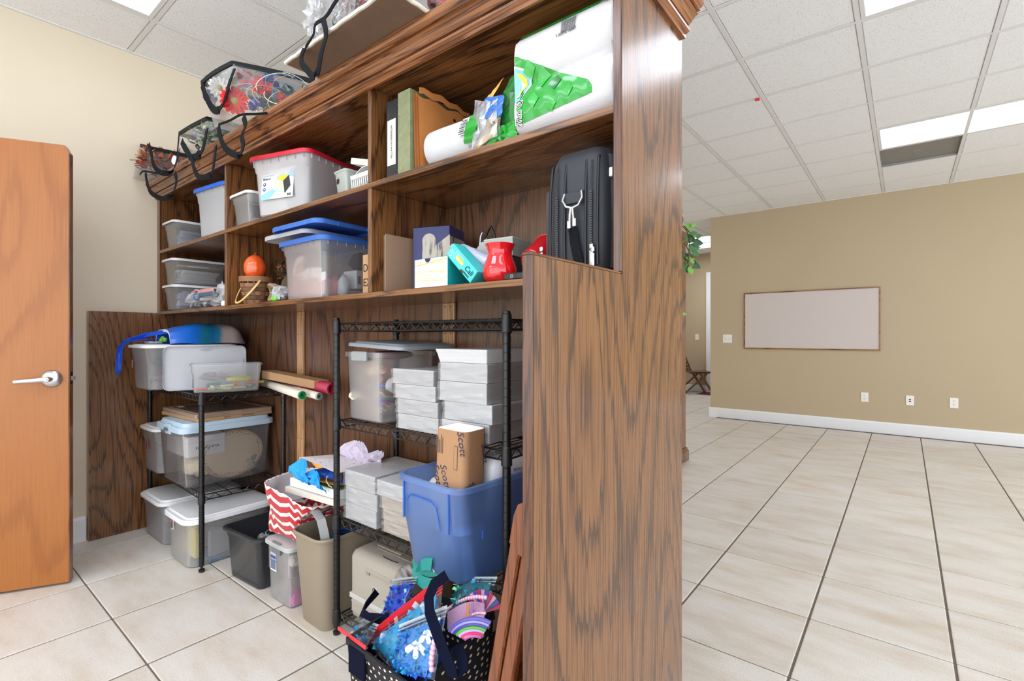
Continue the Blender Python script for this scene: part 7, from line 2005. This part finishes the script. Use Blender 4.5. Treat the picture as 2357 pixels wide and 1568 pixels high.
# bag on the tile
zt = ZCR + .0245
VB4 = vinyl_bag('wreath_bag', 'clear zip bag of red flowers on the spare ceiling tile, strap hanging down', [(-1.585, .90, zt), (-1.16, .92, zt), (-1.16, 1.42, zt), (-1.585, 1.42, zt)], [(-1.61, .87, zt + .24), (-1.16, .90, zt + .27), (-1.16, 1.42, zt + .25), (-1.60, 1.42, zt + .25)], (-1.38, 1.16, zt), bulge=.012)
px_strap(VB4, [(778, -4, .875), (766, 14, .868), (755, 32, .862), (744, 44, .86), (730, 52, .86), (724, 60, .86)], .012, (0, 0, 1), 'corner_piping')
px_strap(VB4, [(744, 46, .856), (749, 65, .85), (750, 85, .848), (744, 105, .846), (738, 130, .845), (733, 160, .846), (726, 174, .848), (716, 172, .85), (706, 160, .852), (695, 147, .854), (694, 130, .855), (700, 112, .856)], .022, (1, 0, .3))
px_strap(VB4, [(724, 60, .858), (722, 78, .857), (714, 92, .857), (706, 104, .857), (702, 115, .857)], .009, (1, 0, 0), 'strap_end')
crumple('bunched_film', None, None, AT(722, 40, y=.885), (.045, .03, .07), frost('bunched_vinyl', (244, 244, 246), .16, rough=.08, gloss=.6), 8, parent=VB4)
crumple('bunched_film', None, None, AT(790, 18, y=.91), (.07, .03, .05), M_FILM, 9, parent=VB4)
FW2 = wthing('flower_arrangement', 'red silk flower and fir sprigs in the bag on the spare ceiling tile', 'flowers', (-1.32, 1.05, zt + .002))
flower(FW2, AT(822, 8, y=.945), (.6, -.7, -.2), .055, 'puff', plain('silk_crimson', (180, 30, 44), .6), M_FCEN, 201)
leaf_cloud('fir_sprigs', None, (AT(768, 44, y=.94).x, .96, zt + .02), (.07, .05, .02), 120, M_LFG, .035, 44, parent=FW2)
# bag at the right behind the tile
VB5 = vinyl_bag('wreath_bag', 'clear zip bag of dark fir sprigs and red ribbon right of the spare tile', [(-1.085, 1.0, ZCR + .002), (-.70, 1.0, ZCR + .002), (-.70, 1.41, ZCR + .002), (-1.085, 1.41, ZCR + .002)], [(-1.09, 1.0, 2.36), (-.70, 1.0, 2.36), (-.70, 1.40, 2.36), (-1.09, 1.40, 2.36)], (-.90, 1.2, ZCR + .002), bulge=.010)
px_strap(VB5, [(986, 2, 1.02), (1000, 16, 1.015), (1012, 24, 1.012)], .008, (0, 0, 1), 'bottom_piping')
FW3 = wthing('flower_arrangement', 'dark fir sprigs with red ribbon in the rightmost bag on the cabinet top', 'flowers', (-.92, 1.12, ZCR + .004))
leaf_cloud('fir_sprigs', None, (-.95, 1.06, 2.20), (.11, .06, .04), 320, [plain('fir_dark', (30, 58, 44), .6), plain('fir_mid', (52, 84, 58), .6)], .045, 45, parent=FW3)
MB().strap([AT(1018, 2, y=1.02), AT(1016, 12, y=1.02), AT(1010, 24, y=1.02)], .02, .002, wd=(1, 0, 0)).build('red_ribbon', M_FRED, FW3)
lump('yellow_bauble', 'yellow bauble among the fir sprigs of the rightmost bag', 'bauble', AT(1064, 12, y=1.03) - Vector((0, 0, .02)), (.02, .02, .02), plain('bauble_yellow', (214, 196, 60), .3), 1, .05)
lump('dark_red_bauble', 'dark red bauble among the fir sprigs of the rightmost bag', 'bauble', AT(1006, 6, y=1.04) - Vector((0, 0, .03)), (.03, .03, .03), plain('bauble_maroon', (96, 40, 44), .3), 2, .1)

# ------------------------------------------------------------------ open room on the right
PB_ = thing('pin_board', 'long linen pin board in a thin wooden frame on the tan wall', 'pin board', (-1.008, YB - .001, 1.403))
hw, hh = .775, .392
MB().box(-hw + .01, -.014, -hh + .01, hw - .01, -.004, hh - .01).build('linen_panel', plain('grey_linen', (206, 196, 190), .9, noise=.04, nscale=70, bump=.2), PB_)
M_FRM = oak('thin_oak_frame', 'X', light=(166, 108, 60), mid=(148, 92, 48), dark=(96, 58, 30), freq=9, seed=1.2)
MB().bbox(-hw, -.022, hh - .014, hw, 0, hh, .002).build('frame_bar', M_FRM, PB_)
MB().bbox(-hw, -.022, -hh, hw, 0, -hh + .014, .002).build('frame_bar', M_FRM, PB_)
MB().bbox(-hw, -.022, -hh + .014, -hw + .014, 0, hh - .014, .002).build('frame_bar', M_FRM, PB_)
MB().bbox(hw - .014, -.022, -hh + .014, hw, 0, hh - .014, .002).build('frame_bar', M_FRM, PB_)
M_PLATE = plain('ivory_plate', (238, 236, 228), .35)
M_SLOT = plain('slot_dark', (70, 66, 60), .6)
def plate(name, label, x, z, y=YB, kind='outlet', w=.075, h=.118):
    t = thing(name, label, 'wall plate', (x, y - .0005, z))
    MB().bbox(-w / 2, -.007, -h / 2, w / 2, 0, h / 2, .003).build('cover_plate', M_PLATE, t)
    if kind == 'outlet':
        for s_ in (-1, 1):
            so = MB().loft([[(.017 * math.cos(a), -d_, s_ * .021 + .0145 * math.sin(a)) for a in [2 * PI * k / 18 for k in range(18)]] for d_ in (.0095, .006)]).build('socket', M_PLATE, t)
            sl = MB()
            for dx_ in (-.0065, .0065): sl.box(dx_ - .0013, -.0101, s_ * .021 - .001, dx_ + .0013, -.0094, s_ * .021 + .008)
            sl.box(-.002, -.0101, s_ * .021 - .010, .002, -.0094, s_ * .021 - .006)
            sl.build('slots', M_SLOT, so, kind='stuff')
        MB().lathe([(.003, 0), (.003, .001), (.0001, .0014)], 10, M=T(0, -.007, 0) @ RX(90)).build('screw', M_CHROME, t)
    elif kind == 'jack':
        MB().bbox(-.010, -.0095, .004, .010, -.006, .017, .001).build('jack', plain('dark_jack', (60, 54, 50), .5), t)
        MB().bbox(-.010, -.0095, -.017, .010, -.006, -.004, .001).build('jack', plain('red_jack', (130, 30, 30), .5), t)
        for s_ in (-1, 1): MB().lathe([(.003, 0), (.003, .001), (.0001, .0014)], 10, M=T(0, -.007, s_ * .042) @ RX(90)).build('screw', M_CHROME, t)
    else:
        for dx_ in ((-.028, .028) if kind == 'double' else (0,)):
            MB().bbox(dx_ - .006, -.008, -.013, dx_ + .006, -.006, .013, .001).build('switch_slot', plain('switch_shadow', (190, 188, 180), .5), t)
            MB().loft([[(dx_ - .0045, -.007, -.004), (dx_ + .0045, -.007, -.004), (dx_ + .0045, -.007, .008), (dx_ - .0045, -.007, .008)], [(dx_ - .004, -.017, .006), (dx_ + .004, -.017, .006), (dx_ + .004, -.016, .012), (dx_ - .004, -.016, .012)]]).build('toggle', M_PLATE, t)
            for s_ in (-1, 1): MB().lathe([(.003, 0), (.003, .001), (.0001, .0014)], 10, M=T(dx_, -.007, s_ * .03) @ RX(90)).build('screw', M_CHROME, t)
plate('light_switch', 'double light switch left of the pin board', -2.012, 1.150, kind='double', w=.125)
plate('power_outlet', 'white power outlet below the right end of the pin board', -.392, .428)
plate('data_outlet', 'white wall plate with a dark and a red jack', .046, .423, kind='jack')
plate('power_outlet', 'white power outlet right of the plate with the red jack', .436, .425)
plate('light_switch', 'single light switch on the far wall beside the white door trim', -3.485, 1.165, y=YF, kind='single')

# second cabinet with a trailing plant, further back
C2 = thing('second_cabinet', 'second tall oak cabinet further back, mostly hidden behind the storage cabinet', 'cabinet', (-2.3, 4.55, 0))
x0, x1, y0, y1 = -.62, .655, -.18, .19
MB().bbox(x0, y0, .12, x1, y1, 2.06, .003).build('carcass', oak('oak_second_cabinet', 'Z', light=(134, 88, 58), mid=(112, 72, 46), dark=(68, 42, 28), freq=10, seed=14), C2)
MB().loft([[(a, b, z) for a, b in ((x0 - o, y0 - o), (x1 + o, y0 - o), (x1 + o, y1 + o), (x0 - o, y1 + o))] for z, o in ((0, .022), (.09, .022), (.105, .012), (.12, .010), (.121, .0))]).build('plinth', M_OAK_X, C2)
MB().loft([[(a, b, z) for a, b in ((x0 - o, y0 - o), (x1 + o, y0 - o), (x1 + o, y1 + o), (x0 - o, y1 + o))] for z, o in ((2.05, .0), (2.06, .012), (2.09, .022), (2.11, .045), (2.135, .05), (2.15, .055))]).build('cornice', M_OAK_X, C2)
# pothos
PO = wthing('trailing_plant', 'green trailing pothos hanging from the top of the second cabinet', 'plant', (-1.78, 4.50, 2.1515))
MB().lathe([(.06, 0), (.075, .01), (.095, .12), (.10, .13), (.09, .13), (.085, .10), (.0001, .10)], 24, M=T(-1.78, 4.50, 2.1515)).build('pot', plain('terracotta_pot', (150, 90, 62), .7), PO, smooth=True, sharp=40)
M_PO = [plain('pothos_green', (44, 108, 40), .4), plain('pothos_light', (112, 168, 56), .4), plain('pothos_dark', (26, 74, 34), .4)]
q = random.Random(14)
def pleaf(c, d_, size, m_):
    d_ = Vector(d_).normalized(); s_ = d_.cross(Vector((.62, -.78, 0))).normalized(); nn = d_.cross(s_)
    pts = [(0, 0, 0), (.10, .30, .03), (.38, .42, .04), (.72, .26, .02), (1.05, 0, -.06), (.72, -.26, .02), (.38, -.42, .04), (.10, -.30, .03), (.45, 0, -.03)]
    vs = [Vector(c) + d_ * a * size + s_ * b * size + nn * z * size for a, b, z in pts]
    MB().add(vs, [(0, 1, 8), (1, 2, 8), (2, 3, 8), (3, 4, 8), (4, 5, 8), (5, 6, 8), (6, 7, 8), (7, 0, 8)]).build('leaf', m_, PO, smooth=True, sharp=180)
yP = 4.42
vines = [[(1572, 505), (1568, 518), (1580, 530), (1588, 548), (1586, 580), (1584, 605)], [(1575, 520), (1590, 538), (1600, 552)], [(1576, 560), (1592, 590), (1603, 606)], [(1574, 590), (1582, 600), (1585, 614)]]
for v_ in vines:
    MB().tube([AT(a, b, y=yP) for a, b in v_], .0045, 6).build('vine', plain('vine_brown', (70, 74, 40), .6), PO, smooth=True)
MB().tube([(-1.76, 4.50, 2.29), AT(1571, 500, y=yP), AT(1572, 505, y=yP)], .0045, 6).build('vine', plain('vine_brown', (70, 74, 40), .6), PO, smooth=True)
LV = [(1569, 492, 80, .075, 0), (1583, 521, 10, .075, 1), (1596, 519, 10, .06, 1), (1590, 527, -60, .05, 1), (1583, 546, -20, .12, 0), (1595, 540, 20, .07, 0), (1606, 545, 10, .07, 0), (1600, 557, -10, .11, 2), (1590, 570, 0, .12, 0), (1600, 578, -40, .08, 0), (1578, 583, -60, .10, 2), (1588, 590, -70, .07, 1), (1597, 595, -60, .07, 1), (1601, 608, -30, .085, 2), (1578, 604, -70, .06, 0), (1583, 612, -75, .08, 0), (1594, 613, -80, .09, 1), (1567, 600, -80, .07, 2), (1569, 575, -80, .08, 2), (1576, 723, 0, .045, 1), (1568, 560, -60, .07, 0)]
for px, py, a, s_, m_ in LV:
    a = R(a); d_ = Vector((.78, .62, 0)) * math.cos(a) + Vector((0, 0, 1)) * math.sin(a)
    pleaf(AT(px - 5, py, y=yP + q.uniform(-.02, .02)), d_, s_ * .84, M_PO[m_])
for k in range(24):
    pleaf((-1.80 + q.uniform(-.14, .10), 4.50 + q.uniform(-.08, .1), 2.31 + q.uniform(-.05, .12)), (q.uniform(-1, 1), q.uniform(-1, 1), q.uniform(-.3, .6)), .10, M_PO[k % 3])

# folding slatted chair in the hall
HC = thing('folding_chair', 'dark slatted wooden folding chair in the far hall beneath the plant', 'folding chair', (-3.38, 10.33, 0), R(128.6))
M_DKW = oak('dark_walnut', 'Y', light=(112, 72, 52), mid=(96, 60, 44), dark=(56, 34, 26), freq=8, seed=20)
for s_ in (-1, 1):
    MB().loft([[(x - .012 + s_ * .23, y, z) for x, y, z in ((0, -.30, .0), (0.0, -.255, .0), (0, .02, .43), (0, -.03, .43))], [(x + .012 + s_ * .23, y, z) for x, y, z in ((0, -.30, 0), (0, -.255, 0), (0, .02, .43), (0, -.03, .43))]]).build('front_leg', M_DKW, HC)
    MB().loft([[(-.012 + s_ * .20, y, z) for y, z in ((.30, 0), (.345, 0), (-.14, .44), (-.19, .44))], [(.012 + s_ * .20, y, z) for y, z in ((.30, 0), (.345, 0), (-.14, .44), (-.19, .44))]]).build('rear_leg', M_DKW, HC)
    MB().tube([(s_ * .23, .14, .40), (s_ * .23, .22, .58), (s_ * .23, .33, .86)], .016, 6).build('back_post', M_DKW, HC)
    MB().bbox(-.012 + s_ * .21, -.30, .425, .012 + s_ * .21, .22, .447, .003).build('seat_rail', M_DKW, HC)
for k in range(6): MB().bbox(-.25, -.32 + .088 * k, .449, .25, -.32 + .088 * k + .072, .463, .004).build('seat_slat', M_DKW, HC)
for k in range(5):
    f = k / 5
    MB().bbox(-.24, -.009, -.03, .24, .009, .03, .004, M=T(0, .185 + .155 * f, .50 + .36 * f) @ RX(-22)).build('back_slat', M_DKW, HC)
rg_ = thing('door_mat', 'corner of a magenta mat at the far end of the hall', 'mat', (-3.02, 10.4, .001))
MB().bbox(-.3, -.2, 0, .3, .2, .008, .003).build('mat_pile', plain('magenta_mat', (130, 30, 74), .9, bump=.6, nscale=300), rg_)
MB().box(-.31, -.21, 0, .31, -.2, .009).box(-.31, .2, 0, .31, .21, .009).build('mat_edge', plain('dark_mat_edge', (70, 24, 44), .8), rg_, kind='stuff')
